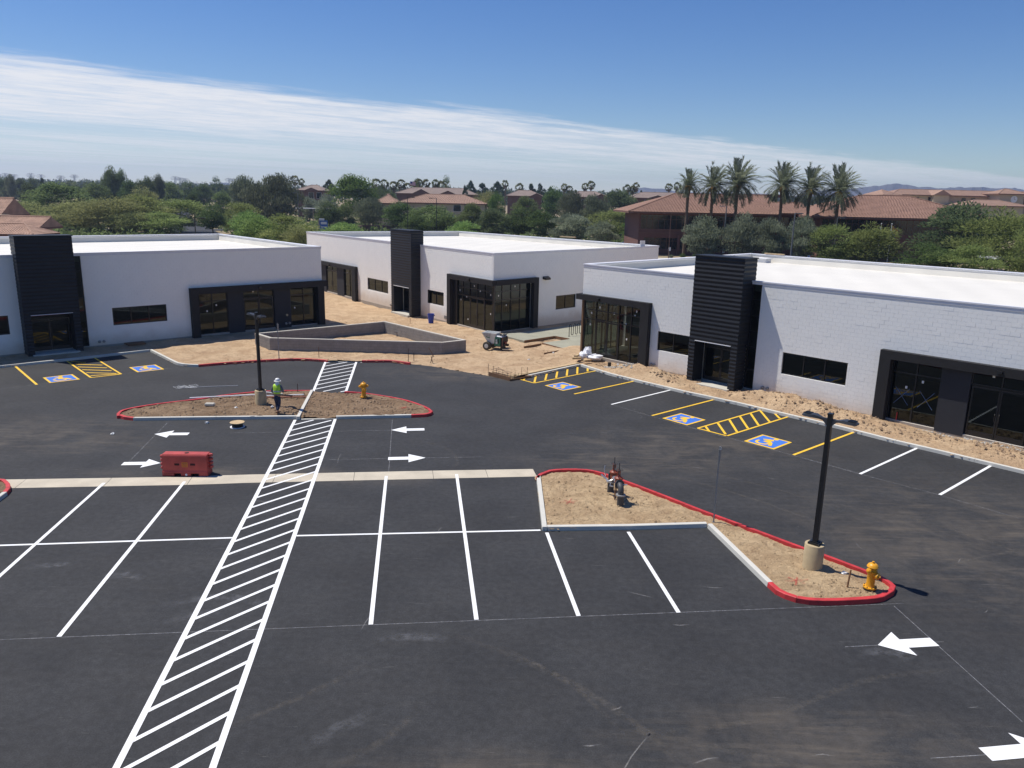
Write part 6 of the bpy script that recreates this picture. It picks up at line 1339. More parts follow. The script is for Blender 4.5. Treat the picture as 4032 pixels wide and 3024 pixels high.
def house(name, label, cat, x0, x1, y0, dep, ze, zr, inset, wallm, tile, wins, group=None, course=.9, wave=None, ov=.8, gz0=-1.0, gables=()):
    t = thing(name, label, cat, (0, 0, 0), 0, group)
    wl = MB().box(x0, x1, y0, y0 + dep, gz0, ze).build('wall', M[wallm], t)
    hip_roof(t, x0 - ov, x1 + ov, y0 - ov, y0 + dep + ov, ze, zr, inset, tile, 'trim_brown', course, wave)
    for a, b, z0, z1 in wins:
        f = MB().box(a - .1, b + .1, y0 - .10, y0 - .01, z0 - .1, z1 + .1).build('window', M['parapet'] if wallm != 'plaster_brown' else M['trim_brown'], t); MB().box(a, b, y0 - .14, y0 - .102, z0, z1).build('pane', M['dark_glass'], f)
    for gx, gw, gzr in gables:
        g = MB().add([(gx - gw, y0 - 1.6, ze - .1), (gx + gw, y0 - 1.6, ze - .1), (gx, y0 - 1.6, gzr), (gx - gw, y0 + 6, ze - .1), (gx + gw, y0 + 6, ze - .1), (gx, y0 + 8, gzr)], [(0, 2, 5, 3), (1, 4, 5, 2)]).build('roof', M[tile], t)
        MB().add([(gx - gw + .4, y0 - 1.3, ze - .6), (gx + gw - .4, y0 - 1.3, ze - .6), (gx + gw - .4, y0 - 1.3, ze - .1), (gx, y0 - 1.3, gzr - .2), (gx - gw + .4, y0 - 1.3, ze - .1)], [(0, 1, 2, 3, 4)]).build('gable', M['plaster_brick'], g)
    return t
house('office_building', 'two-storey building with a long salmon hip roof behind the twin-arm lamps', 'building', -41.5, -11.0, 281, 22, 9.0, 12.0, 9, 'plaster_tan', 'tile_salmon', [(-40.8, -38.6, 6.3, 8.4), (-22.2, -19.6, 6.3, 8.4), (-18.4, -16.2, 6.3, 8.4), (-32, -29.5, 6.3, 8.4), (-16.8, -12.6, 1.6, 4.4), (-24, -20.5, 1.6, 4.4), (-36, -32.5, 1.6, 4.4)], None, .8, .9)
house('annexe', 'low hip-roofed left end of the salmon-roofed building, set forward', 'building', -50.2, -42.8, 281.5, 14, 8.6, 11.7, 5, 'plaster_tan', 'tile_salmon', [(-49, -47.2, 5.6, 8.0)], None, .8, .9)
G_ = 'brown-roofed apartment houses on the skyline'
house('apartment_building', 'brick apartment house with two white-framed windows under a brown hip roof', 'building', -99.6, -88.3, 361, 16, 13.0, 15.4, 5, 'plaster_brick', 'tile_brown', [(-94.6, -92.4, 9.4, 12.0), (-91.0, -88.9, 9.4, 12.0)], G_, .9, None, .8, 0, ((-93.0, 3.4, 14.2),))
house('apartment_building', 'widest brown-roofed apartment house, behind the salmon hip roof', 'building', -57.5, -19.5, 381, 22, 12.7, 15.6, 7, 'plaster_brick', 'tile_brown', [(-34, -31.5, 9, 11.8)], G_, .9, None, .8, 0, ((-45.5, 4.5, 14.8), (-32.7, 4.2, 14.3)))
house('apartment_building', 'brown-roofed apartment house with a white rooftop unit, right of the pines', 'building', -4.0, 12.0, 371, 18, 12.6, 15.2, 6, 'plaster_brick', 'tile_brown', [(6.5, 8, 9.4, 11.6)], G_, .9, None, .8, 0, ((9.6, 3.2, 14.0),))
house('apartment_building', 'brown-roofed apartment house below the tallest fan palm pair', 'building', 24.0, 42.0, 361, 18, 12.7, 15.2, 6, 'plaster_brick', 'tile_brown', [(30, 32, 9.4, 11.6)], G_, .9, None, .8, 0, ((38.6, 3.4, 14.2),))
house('apartment_building', 'brown-roofed apartment house just left of the office roof', 'building', 51.5, 76.0, 351, 18, 12.8, 15.3, 6, 'plaster_brick', 'tile_brown', [(57, 59, 9.4, 11.8)], G_, .9, None, .8, 0, ((62.5, 4.4, 14.0),))
# apartment block with the clock
ck = thing('apartment_building', 'beige apartment block with a clock turret at the right edge of the skyline', 'building', (0, 0, 0))
MB().box(158, 250, 331, 350, 0, 16.2).build('wall', M['plaster_tan'], ck); MB().box(152.8, 158.0, 329, 349, 0, 15.8).box(160, 200, 312, 330.9, 0, 12.2).build('wall', M['plaster_tan'], ck)
hip_roof(ck, 156, 252, 329.5, 352, 16.3, 18.6, 8, 'tile_salmon', 'trim_brown', .9, None); hip_roof(ck, 151.8, 159.5, 328, 350, 16.0, 18.2, 3.8, 'tile_salmon', 'trim_brown', .9, None)
hip_roof(ck, 178, 202, 311, 330, 12.4, 14.6, 7, 'tile_salmon', 'trim_brown', .9, None)
tu = MB().box(196.5, 206.5, 323, 333, 0, 17.2).build('clock_turret', M['plaster_tan'], ck); hip_roof(ck, 195.5, 208, 322, 334, 17.3, 19.3, 5.5, 'tile_salmon', 'trim_brown', .9, None)
MB().lathe([(.0, -.12), (1.35, -.12), (1.35, 0), (0, 0)], 26, (202.6, 322.95, 15.2), 'y').build('clock_face', M['sign_white'], tu)
MB().obox((202.6, 322.8, 15.6), (.06, 0, 0), (0, .02, 0), (0, 0, .45)).obox((202.95, 322.8, 15.1), (.38, 0, -.08), (0, .02, 0), (.01, 0, .05)).build('clock_hand', M['trim_brown'], tu)
for x in (163, 166.5, 172, 186, 190, 212, 216, 221, 226, 231): f = MB().box(x - .1, x + 1.6, 330.86, 330.97, 12.6, 15.4).build('window', M['trim_brown'], ck); MB().box(x, x + 1.5, 330.8, 330.855, 12.7, 15.3).build('pane', M['dark_glass'], f)
for x in (176, 217, 227): MB().add([(x - 4, 327.6, 16.2), (x + 4, 327.6, 16.2), (x, 327.6, 18.4), (x, 341, 18.4), (x - 4, 335, 16.2), (x + 4, 335, 16.2)], [(0, 2, 3, 4), (1, 5, 3, 2), (0, 1, 2)]).build('roof', M['tile_salmon'], ck); MB().box(x - 3.2, x + 3.2, 328.4, 330.99, 0, 16.2).build('wall', M['plaster_tan'], ck)
# tiled house at the left edge
lh = thing('house', 'tan house with orange barrel-tile roofs at the left edge behind the left shop', 'building', (0, 0, 0))
MB().box(-96, -85.6, 131, 136.5, -.5, 6.4).box(-92, -74.4, 119.4, 123.5, -.5, 4.1).box(-83.98, -77.2, 126.4, 130.5, -.5, 4.7).build('wall', M['plaster_tan'], lh)
hip_roof(lh, -98, -85.0, 129.6, 137.5, 6.4, 9.1, 1.0, 'tile_left', 'trim_brown', .42, .42, 133.6, False, True); hip_roof(lh, -84.2, -76.0, 125, 131.5, 4.75, 6.3, 0.5, 'tile_left', 'trim_brown', .42, .42, 128.4, True, True)
hip_roof(lh, -95, -72.6, 117.5, 124.6, 4.0, 5.4, 3.4, 'tile_left', 'trim_brown', .42, .42, 121.2)
MB().box(-96, -84.3, 124.7, 130.9, 3.8, 6.5).build('wall', M['plaster_tan'], lh); f = MB().box(-86.6, -84.8, 124.6, 124.69, 5.3, 6.4).build('window', M['parapet'], lh); MB().box(-86.4, -85.0, 124.52, 124.59, 5.4, 6.3).build('pane', M['dark_glass'], f)
for k, (a, b, y, h) in enumerate([((-68, 128), (-46, 139), 0, 1.9), ((-46, 139.2), (-20, 150), 0, 1.7)]): o = thing('garden_wall', ('brown block wall behind the left shop roof', 'low brown wall beyond the gap between the shops')[k], 'wall'); board(a, b, -.9, h, .25, 'plaster_brown', o, 'wall_panel')
o = thing('low_wall', 'long low brown wall in front of the salmon-roofed building', 'wall'); board((-52, 254.5), (-38, 256), -.1, 1.7, .4, 'plaster_brown', o, 'wall_panel'); board((-38, 256), (-30, 258), -.1, 1.0, .4, 'plaster_brown', o, 'wall_panel')
tag(MB().box(-.9, .9, -.5, .5, 0, 1.7).build('utility_cabinet', M['lumber'], loc=(-49.6, 249, 0)), 'tan utility cabinet before the long low brown wall', 'cabinet'); tag(MB().box(-.35, .35, -.3, .3, 0, 1.5).build('utility_cabinet', M['sonotube'], loc=(-42.6, 249.5, 0)), 'small orange-tan post box before the long low brown wall', 'cabinet')
ms = thing('monument_sign', 'blue and white monument sign among the trees left of the middle shop', 'sign', (-58.6, 240, 0))
MB().box(-1.3, 1.1, -.2, .2, 0, 3.3).build('panel', M['sign_blue'], ms); MB().box(-1.4, .1, -.3, .3, 3.3, 3.9).box(-.9, .9, -.22, -.202, 2.2, 2.9).box(-.9, .9, -.22, -.202, 1.2, 1.5).build('white_band', M['sign_white'], ms); MB().box(-1.7, -1.32, -.3, .3, 0, 3.6).build('pillar', M['plaster_tan'], ms)
for k, (x0, x1, y, z, lb) in enumerate([(-90, -68, 320, 5.4, 'long white carport roof below the brick apartment house'), (76, 92, 123, 3.1, 'white carport roof under the pale trees at the right edge')]):
    t = thing('carport', lb, 'carport', (0, 0, 0), 0, 'white carports'); MB().box(x0, x1, y, y + 5.5, z, z + .25).build('roof', M['parapet'], t)
    for x in np.linspace(x0 + .6, x1 - .6, 4): MB().box(x - .12, x + .12, y + .3, y + .55, -.5, z).build('post', M['plaster_tan'], t)
# cars
def car(loc, rz, m, label):
    t = thing('parked_car', label, 'car', loc, rz, 'cars in the distance'); L_ = [(-2.2, .35), (-2.25, .75), (-1.9, .95), (-1.3, 1.0), (-.7, 1.42), (.9, 1.45), (1.6, 1.0), (2.15, .9), (2.25, .5), (2.2, .3)]
    n = len(L_); MB().add([(x, -.88 * (1 if z < 1.1 else .8), z) for x, z in L_] + [(x, .88 * (1 if z < 1.1 else .8), z) for x, z in L_], [tuple(range(n)), tuple(range(2 * n - 1, n - 1, -1))] + [(i, n + i, n + (i + 1) % n, (i + 1) % n) for i in range(n)]).build('body', M[m], t, bevel=.05)
    for s in (-1, 1):
        MB().add([(-1.15, s * .86, 1.02), (1.4, s * .86, 1.02), (.82, s * .735, 1.38), (-.62, s * .735, 1.36)], [(0, 1, 2, 3)]).build('side_window', M['dark_glass'], t)
        for x in (-1.4, 1.35): MB().lathe([(0, -.1), (.3, -.1), (.33, 0), (.3, .1), (0, .1)], 14, (x, s * .82, .33), 'y').build('wheel', M['tyre'], t)
    return t
car((-149.0, 386, gz(386) + .03), R(112), 'car_dark', 'dark car on the far road, farther of two'); car((-140.5, 356, gz(356) + .03), R(112), 'car_dark', 'dark car on the far road, nearer of two')
car((27.2, 190, .02), R(20), 'car_dark', 'dark car parked beside the round bright tree by the office'); car((-57.0, 262, .1), R(10), 'car_white', 'white car behind the trees near the monument sign'); car((-46.5, 263, .1), R(8), 'car_dark', 'dark car above the long low brown wall')
# far lamp posts
def far_pole(x, y, h, arms, label, m='pole_grey', r=.10):
    t = thing('street_lamp', label, 'street lamp', (x, y, gz(y)), 0, 'lamp posts beyond the shops'); MB().tube([(0, 0, -.9), (0, 0, h)], [r, r * .7], 8).build('pole', M[m], t)
    for dx in arms:
        MB().box(0, dx, -.05, .05, h - .1, h).build('arm', M[m], t); MB().box(dx, dx + (.8 if dx > 0 else -.8), -.18, .18, h - .16, h + .0).build('lamp_head', M[m], t)
far_pole(-138.6, 330, 12.0, (.8,), 'dark lamp by the far road with its arm to the right'); far_pole(-142.9, 335, 11.6, (2.2,), 'dark lamp by the far road, left of the other, with a long arm')
far_pole(-45.0, 110, 7.3, (.7,), 'short black lamp right behind the left roof', 'steel_black'); far_pole(-73.5, 230, 11.2, (.5,), 'slim grey lamp in the biggest drooping tree'); far_pole(-63.5, 230, 11.4, (-.5,), 'slim grey lamp right of the biggest drooping tree')
far_pole(-26.1, 190, 10.8, (1.0,), 'black lamp with its arm to the right before the salmon roof', 'steel_black'); far_pole(-19.1, 190, 10.7, (-1.0,), 'black lamp with its arm to the left before the salmon roof', 'steel_black')
far_pole(29.6, 150, 8.9, (-.6,), 'thin brown lamp before the left end of the office', 'trim_brown', .08); far_pole(40.0, 150, 10.4, (-.5,), 'stout grey lamp below the third palm', 'pole_grey', .14); far_pole(47.8, 135, 9.5, (.6,), 'grey lamp right of the gap in the palm row', 'pole_grey', .15); far_pole(57.6, 141, 8.8, (.5,), 'lamp before the office below the right-hand palms')
# flags
def flagpole(x, y, h, label): 
    t = thing('flagpole', label, 'flagpole', (x, y, gz(y)), 0, 'flagpoles'); MB().tube([(0, 0, -.9), (0, 0, h)], [.09, .06], 8).build('pole', M['sign_white'], t); MB().lathe([(0, h), (.12, h + .06), (.12, h + .14), (0, h + .2)], 10).build('finial', M['sign_white'], t); return t
flagpole(73.0, 157, 7.5, 'left of two white flagpoles before the office, bare'); flagpole(75.1, 157, 7.5, 'right of two white flagpoles before the office, with a flag'); flagpole(-52.3, 390, 17.3, 'flagpole among the fan palms on the skyline')
def cloth(fn, nu, nv, m, name, par):
    vs = [fn(i / nu, j / nv) for i in range(nu + 1) for j in range(nv + 1)]; return MB().add(vs, [(i * (nv + 1) + j, (i + 1) * (nv + 1) + j, (i + 1) * (nv + 1) + j + 1, i * (nv + 1) + j + 1) for i in range(nu) for j in range(nv)]).build(name, M[m], par, True)
uf = thing('flag', 'red, white and blue striped flag flying among the fan palms', 'flag', (-52.2, 390, gz(390) + 15.2))
pm('flag_red', (.45, .04, .05), .8); pm('flag_blue', (.03, .04, .20), .8); pm('flag_white', (.7, .7, .7), .8); pm('flag_gold', (.75, .33, .02), .8)
for k in range(9): z0, z1 = k * .21, (k + 1) * .21; cloth(lambda u, v: (.06 + u * 2.6, .12 * math.sin(u * 7), z0 + (z1 - z0) * v - .25 * u), 8, 1, 'flag_red' if k % 2 == 0 else 'flag_white', 'stripe', uf)
cloth(lambda u, v: (.05 + u * 1.1, .12 * math.sin(u * 3) - .03, .95 + .96 * v - .1 * u), 4, 1, 'flag_blue', 'canton', uf)
af = thing('flag', 'drooping yellow, red and blue flag on the right flagpole before the office', 'flag', (75.15, 157, 5.3))
for k in range(7):
    m = 'flag_gold' if k % 2 else 'flag_red'; cloth(lambda u, v, k=k: (.05 + u * 1.25, .15 * math.sin(u * 5 + k), 2.05 - u * (1.1 + .14 * k) - (k + v) * .14 * (1 - .3 * u)), 5, 1, m, 'ray', af)
cloth(lambda u, v: (.05 + u * .85, .12 * math.sin(u * 5) - .02, 1.05 - u * 1.0 - v * .75), 5, 1, 'flag_blue', 'lower_half', af)
# pylons
def pylon(x, y, h, label):
    t = thing('pylon', label, 'pylon', (x, y, gz(y)), 0, 'transmission pylons on the horizon'); mb = MB(); w = 4.5; b = .32
    for sx in (-1, 1):
        for sy in (-1, 1): mb.tube([(sx * w, sy * w, 0), (sx * 1.2, sy * 1.2, h * .62), (sx * 1.2, sy * 1.2, h * .9)], b, 4)
    for k in range(6): z0, z1 = h * .1 * k, h * .1 * (k + 1); w0, w1 = w + (1.2 - w) * k / 6, w + (1.2 - w) * (k + 1) / 6; mb.tube([(-w0, -w0, z0), (w1, -w1, z1)], b * .7, 4).tube([(w0, -w0, z0), (-w1, -w1, z1)], b * .7, 4)
    mb.build('lattice', M['pole_grey'], t); am = MB()
    for z, L_ in ((h * .68, 9), (h * .80, 11), (h * .92, 8)): am.tube([(-L_, 0, z + .6), (0, 0, z), (L_, 0, z + .6)], b, 4).tube([(-L_, 0, z + .6), (0, 0, z + 2)], b * .7, 4).tube([(L_, 0, z + .6), (0, 0, z + 2)], b * .7, 4)
    am.tube([(-3, 0, h), (3, 0, h)], b, 4).tube([(-1.2, 0, h * .9), (-3, 0, h)], b, 4).tube([(1.2, 0, h * .9), (3, 0, h)], b, 4).build('crossarm', M['pole_grey'], t)
for k, (q, lb) in enumerate([(67, 'pylon at the far left of the horizon'), (90, 'second pylon from the left on the horizon'), (122, 'third pylon from the left on the horizon'), (186, 'fourth pylon from the left on the horizon'), (224, 'fifth pylon from the left, tallest of its group'), (298, 'pylon left of the twin-crowned tree'), (350, 'pylon close to the left of the twin-crowned tree'), (536, 'pylon right of the twin-crowned tree'), (730, 'left of three pylons over the far road'), (748, 'middle of three pylons over the far road'), (767, 'right of three pylons over the far road'), (934, 'left pylon of the group left of the drooping tree'), (950, 'middle pylon of the group left of the drooping tree'), (970, 'right pylon of the group left of the drooping tree')]):
    Yp = 1750 + (k * 37 % 90); xp = (q - 2016) / 3028 * Yp * 1.012; pylon(xp, Yp, 20 + (k * 13 % 5), lb)
ridge('mountain', [(q, h * .86 - 4) for q, h in [(19.0, 30), (20.5, 62), (21.3, 80), (22.0, 84), (22.8, 86), (23.6, 95), (24.4, 104), (25.3, 108), (26.3, 103), (27, 98), (28, 93), (29.2, 96), (30.4, 94), (31.4, 100), (32.5, 92), (36, 85), (44, 60)]], 3750, 420)
ridge('mountain', [(6.5, 28), (7.8, 45), (8.5, 58), (9.6, 63), (10.6, 57), (12, 42), (15, 46), (18, 44), (20, 30)], 3900, 350)
ridge('mountain', [(-22.6, 18), (-21.2, 28), (-20.6, 30), (-20.45, 40), (-20.0, 40), (-19.8, 30), (-18.5, 26), (-14, 20), (-10, 26), (-8.9, 30), (-7.9, 32), (-7, 26), (-5.5, 18)], 3900, 300)
# ------------------------------------------------------------------ trees
def leaves(P, Nrm, T_, ln, wd, tint, rg):
    """quads: centre P, normal-ish Nrm, long axis T_"""
    n = len(P); T_ = T_ / (np.linalg.norm(T_, axis=1, keepdims=True) + 1e-9); S = np.cross(Nrm, T_); S = S / (np.linalg.norm(S, axis=1, keepdims=True) + 1e-9)
    l = (ln * (.6 + .8 * rg.random(n)))[:, None] / 2; w = (wd * (.6 + .8 * rg.random(n)))[:, None] / 2
    V = np.stack([P - T_ * l - S * w * .5, P - T_ * l * .1 + S * -w, P + T_ * l, P - T_ * l * .1 + S * w], 1).reshape(-1, 3)
    return V, np.arange(n * 4).reshape(n, 4), tint
def crown(kind, seed):
    rg = np.random.default_rng(seed); H, Rr = 8.0, 4.5
    cfg = dict(palo=(60, 9000, .44, .10, .0, .97, .19), palo2=(56, 9000, .44, .11, .0, .97, .19), mesq=(50, 9500, .40, .17, .04, .97, .20), ash=(40, 8000, .36, .22, .12, .98, .21), ash2=(36, 7000, .32, .2, .06, .92, .21), dark=(54, 9500, .38, .18, .04, .98, .19),
               euc=(52, 9500, .55, .12, .08, 1.0, .19), euc2=(36, 7500, .5, .14, .12, 1.0, .21), olive=(56, 9500, .44, .15, .0, .97, .17), bright=(48, 8500, .42, .18, .0, .96, .19), green=(46, 9000, .34, .2, .14, 1.0, .21), pine=(60, 6500, .45, .10, .08, 1.0, .12))[kind]
    K, n, ln, wd, z0, z1, lr = cfg; C = []; rad = []
    for k in range(K):
        while True:
            p = rg.uniform(-1, 1, 3); d = np.linalg.norm(p)
            if .25 < d < 1: break
        p *= (.72 + .28 * rg.random()) / max(d, .6) if rg.random() < .75 else 1
        zc = (z0 + z1) / 2 * H + p[2] * (z1 - z0) / 2 * H * .90; t = (zc / H - z0) / (z1 - z0)
        if kind == 'pine': w = 1.0 * max(0, 1 - t) ** .6 + .14
        elif kind in ('palo', 'palo2', 'mesq', 'olive', 'bright', 'ash2', 'dark'): w = math.sqrt(max(.08, 1 - ((t - .36) / .70) ** 2))
        else: w = math.sqrt(max(.08, 1 - ((t - .50) / .56) ** 2))
        C.append((p[0] * Rr * .80 * w, p[1] * Rr * .80 * w, zc)); rad.append(H * lr * (.55 + .75 * rg.random()) * (.6 if kind == 'pine' else 1))
    C = np.array(C); rad = np.array(rad); k = rg.choice(K, n, p=rad ** 2 / (rad ** 2).sum()); D_ = rg.normal(size=(n, 3)); D_[:, 2] = np.abs(D_[:, 2]) * .8 + D_[:, 2] * .35; D_ /= np.linalg.norm(D_, axis=1, keepdims=True)
    f = rg.random(n) ** .6; P = C[k] + D_ * (rad[k] * (.35 + .75 * f))[:, None] * np.array([1.12, 1.12, .82])
    P[:, 2] = np.maximum(P[:, 2], .12 * H * rg.random(n)); N_ = D_ * .55 + np.array([-.25, 0, .75]) + rg.normal(size=(n, 3)) * .5
    out = P.copy(); out[:, 2] = 0; out /= (np.linalg.norm(out, axis=1, keepdims=True) + 1e-6)
    if kind in ('euc', 'euc2'): T_ = out * .25 + np.array([0, 0, -1.0]) + rg.normal(size=(n, 3)) * .3
    elif kind in ('olive', 'bright', 'pine'): T_ = out * .5 + np.array([0, 0, .9]) + rg.normal(size=(n, 3)) * .35
    elif kind in ('palo', 'palo2', 'dark', 'ash2'): T_ = D_ + out * .4 + np.array([.25, 0, .15]) + rg.normal(size=(n, 3)) * .4
    else: T_ = rg.normal(size=(n, 3)) + out * .4
    lt = rg.random(K); tint = np.clip(.45 * rg.random(n) + .55 * lt[k], 0, 1); V, F, t_ = leaves(P, N_, T_, ln, wd, tint, rg)
    lm = dict(palo='leaf_palo', palo2='leaf_palo2', mesq='leaf_mesq', ash='leaf_ash', ash2='leaf_ash', dark='leaf_dark', euc='leaf_euc', euc2='leaf_euc2', olive='leaf_olive', bright='leaf_bright', green='leaf_green', pine='leaf_pine')[kind]
    me = np_mesh('crown_' + kind, V, F, M[lm], t_)
    tb = MB(); stems = 1 if kind in ('pine', 'ash', 'green', 'euc2') else 3
    for s in range(stems):
        a = 2 * math.pi * s / stems + rg.random(); b0 = (.25 * math.cos(a) * (stems > 1), .25 * math.sin(a) * (stems > 1), -1.0); top = np.array([1.3 * math.cos(a) * (stems > 1), 1.3 * math.sin(a) * (stems > 1), H * (.9 if kind == 'pine' else .38)])
        mid = (np.array(b0) + top) / 2 + rg.normal(size=3) * .2; tb.tube([b0, tuple(mid), tuple(top)], [.26, .20, .12] if stems == 1 else [.17, .13, .09], 7)
        near = np.argsort(np.linalg.norm(C - top, axis=1))[s::stems][:(6 if kind != 'pine' else 0)]
        for j in near: m2 = (top + C[j]) / 2 + rg.normal(size=3) * .25; tb.tube([tuple(top), tuple(m2), tuple(C[j])], [.085, .055, .02], 5)
    return me, tb.mesh('trunk_' + kind, M['bark_green'] if kind.startswith('palo') else M['bark'], True)
leaf('leaf_palo2', (.10, .13, .042), (.22, .255, .09)); leaf('leaf_euc2', (.060, .085, .034), (.15, .185, .08)); leaf('leaf_green', (.05, .095, .022), (.14, .21, .055))
CR = {}
def crown_of(kind, i):
    k = (kind, i % 3)
    if k not in CR: CR[k] = crown(kind, 100 + len(CR) * 7 + i % 3)
    return CR[k]
def tree(x, y, h, w, kind, label, i):
    cm, tm = crown_of(kind, i); t = thing('pine_tree' if kind == 'pine' else 'tree', label, 'tree', (x, y, gz(y) - .05), (i * 2.399) % 6.283, 'trees beyond the shops')
    k = 1.3 if kind in ('palo', 'palo2', 'mesq', 'bright', 'euc2') else 1.12
    if 0 < x < 63 and 130 < y < 160: k = 1.0
    if kind == 'pine': k = 1.4
    t.scale = (k * w / 9.0, k * w / 9.0, h / 8.0); piece('trunk', tm, t); piece('crown', cm, t); return t
for i, q in enumerate(TREES): tree(*q, i)
# fan palms
def fan_palm(seed, skirt):
    rg = np.random.default_rng(seed); V = []; F = []; tint = []
    for k in range(46):
        el = R(-80 + 160 * rg.random()); az = rg.random() * 6.283; d = Vector((math.cos(el) * math.cos(az), math.cos(el) * math.sin(az), math.sin(el))); L_ = .85 + .35 * rg.random(); c = d * (.75 * L_); side = d.cross(Vector((0, 0, 1))).normalized(); ra = rg.uniform(-1.3, 1.3); side = side * math.cos(ra) + d.cross(side) * math.sin(ra); tn = rg.random()
        for j in range(7):
            a = R(-75 + 25 * j); dd = (d * math.cos(a) + side * math.sin(a)); tip = c + dd * .62 * L_ + Vector((0, 0, -.14 * L_)); w = dd.cross(d.cross(side)).normalized() * .07; b = len(V); V += [c - w * .3, c + dd * .3 - w, tip, c + dd * .3 + w]; F.append((b, b + 1, b + 2, b + 3)); tint.append(tn * .7 + .3 * rg.random())
    cm = np_mesh('fan_crown', [tuple(v) for v in V], np.array(F), M['leaf_fan'], tint); sk = MB()
    for k in range(60 if skirt else 26):
        az = rg.random() * 6.283; z = -.3 - (1.7 if skirt else .6) * rg.random(); d = Vector((math.cos(az), math.sin(az), 0)); p = d * .25 + Vector((0, 0, z)); sk.add([p, p + d * .35 + Vector((-.1 * d.y, .1 * d.x, -.5)), p + d * .28 + Vector((0, 0, -.9)), p + d * .35 + Vector((.1 * d.y, -.1 * d.x, -.5))], [(0, 1, 2, 3)])
    return cm, sk.mesh('dead_skirt', M['palm_bark'])
FP = [fan_palm(s, s % 2) for s in range(4)]
trk = MB().tube([(0, 0, -1), (.02, 0, .4), (0, 0, 1)], [1.25, 1.0, .8], 8).mesh('palm_trunk', M['palm_bark'], True)
for i, (x, y, h, w, tr, lb) in enumerate(FANS):
    t = thing('fan_palm', lb, 'palm tree', (x, y, gz(y)), 0, 'fan palms on the skyline'); cm, sk = FP[(i * 2 + (0 if tr else 1)) % 4]; r = w / 2 * 1.0; zc = h - r * 1.2
    piece('trunk', trk, t, (0, 0, 0), scale=(.3, .3, zc)); piece('crown', cm, t, (0, 0, zc), (0, 0, i * 1.7), (r, r, r)); piece('dead_skirt', sk, t, (0, 0, zc), (0, 0, i), (r, r, r))
# date palms
def date_crown(seed):
    rg = np.random.default_rng(seed); P = []; Nn = []; T_ = []; tint = []; rach = MB(); wind = Vector((.38, 0, 0))
    for k in range(92):
        u = k / 91; el = R(86 - 112 * u ** .70 + rg.normal() * 6); az = k * 2.39996 + rg.normal() * .2; L_ = (4.6 - .1 * u) * (.85 + .25 * rg.random()); d = Vector((math.cos(el) * math.cos(az), math.cos(el) * math.sin(az), math.sin(el))) + wind * (.45 if u < .4 else .25); d.normalize(); p = Vector((0, 0, .1)); pts = [p.copy()]; n = 15; tn = rg.random() * .6
        droop = .020 + .12 * u + .03 * rg.random()
        for i in range(n):
            p = p + d * (L_ / n); d = (d + Vector((.012, 0, -droop * (.5 + i / n)))).normalized(); pts.append(p.copy()); side = d.cross(Vector((0, 0, 1)))
            if side.length < .1: side = Vector((math.sin(az), -math.cos(az), 0))
            side.normalize(); upv = side.cross(d)
            if i > 1:
                ll = .62 * math.sin(math.pi * (.18 + .78 * i / n)) + .12
                for s in (-1, 1):
                    for q in range(2):
                        t = (side * s * .75 + d * .95 + upv * .35 + Vector(rg.normal(size=3)) * .12); P.append(p - d * (L_ / n) * q * .5 + t * ll * .45); Nn.append(upv + side * s * .4); T_.append(t); tint.append(min(1, tn + .4 * rg.random()))
        rach.tube(pts[::3], [.035, .03, .022, .015, .008, .006][:len(pts[::3])], 4, False)
    V, F, tt = leaves(np.array([tuple(v) for v in P]), np.array([tuple(v) for v in Nn]), np.array([tuple(v) for v in T_]), .82, .12, np.array(tint), rg)
    return np_mesh('date_crown', V, F, M['leaf_date'], tt), rach.mesh('rachis', M['bark_green'])
DC = [date_crown(s) for s in (1, 2, 3)]
fr = MB()
for k in range(7):
    a = k * .9; c = Vector((.55 * math.cos(a), .55 * math.sin(a), -.45))
    for j in range(7): fr.tube([c * .3, c + Vector((.18 * math.cos(j), .18 * math.sin(j), -.1 * (j % 3))), c + Vector((.25 * math.cos(j), .25 * math.sin(j), -.6 - .1 * (j % 3)))], [.03, .05, .035], 4)
pm('dates', (.48, .27, .02), .7); FRM = fr.mesh('fruit', M['dates'])
dt = MB().tube([(0, 0, -1.0), (0, 0, 3), (.05, 0, 8), (0, 0, 12.2)], [.36, .30, .28, .30], 10); dt.lathe([(.28, 11.2), (.46, 12.0), (.52, 12.7), (.34, 13.3), (0, 13.5)], 10)
for k in range(90): a = k * 2.4; z = .3 + k * .135; dt.obox((.29 * math.cos(a), .29 * math.sin(a), z), (.05 * -math.sin(a), .05 * math.cos(a), 0), (.05 * math.cos(a), .05 * math.sin(a), .03), (0, 0, .05))
DTM = dt.mesh('date_trunk', M['palm_bark'], True)
for i, (x, y, h, top, lb) in enumerate(DATES):
    t = thing('date_palm', lb, 'palm tree', (x, y, 0), 0, 'row of six date palms before the office'); cm, rm = DC[i % 3]; k = top / 4.75 * (1, .97, 1.03, 1, .96, 1.02)[i]
    piece('trunk', DTM, t, scale=(1, 1, h / 13.2)); c = piece('crown', cm, t, (0, 0, h), (0, 0, (i // 3) * .4), (k, k, k)); piece('rachis', rm, c); piece('fruit', FRM, t, (0, 0, h + .3), (0, 0, i), (1, 1, 1))
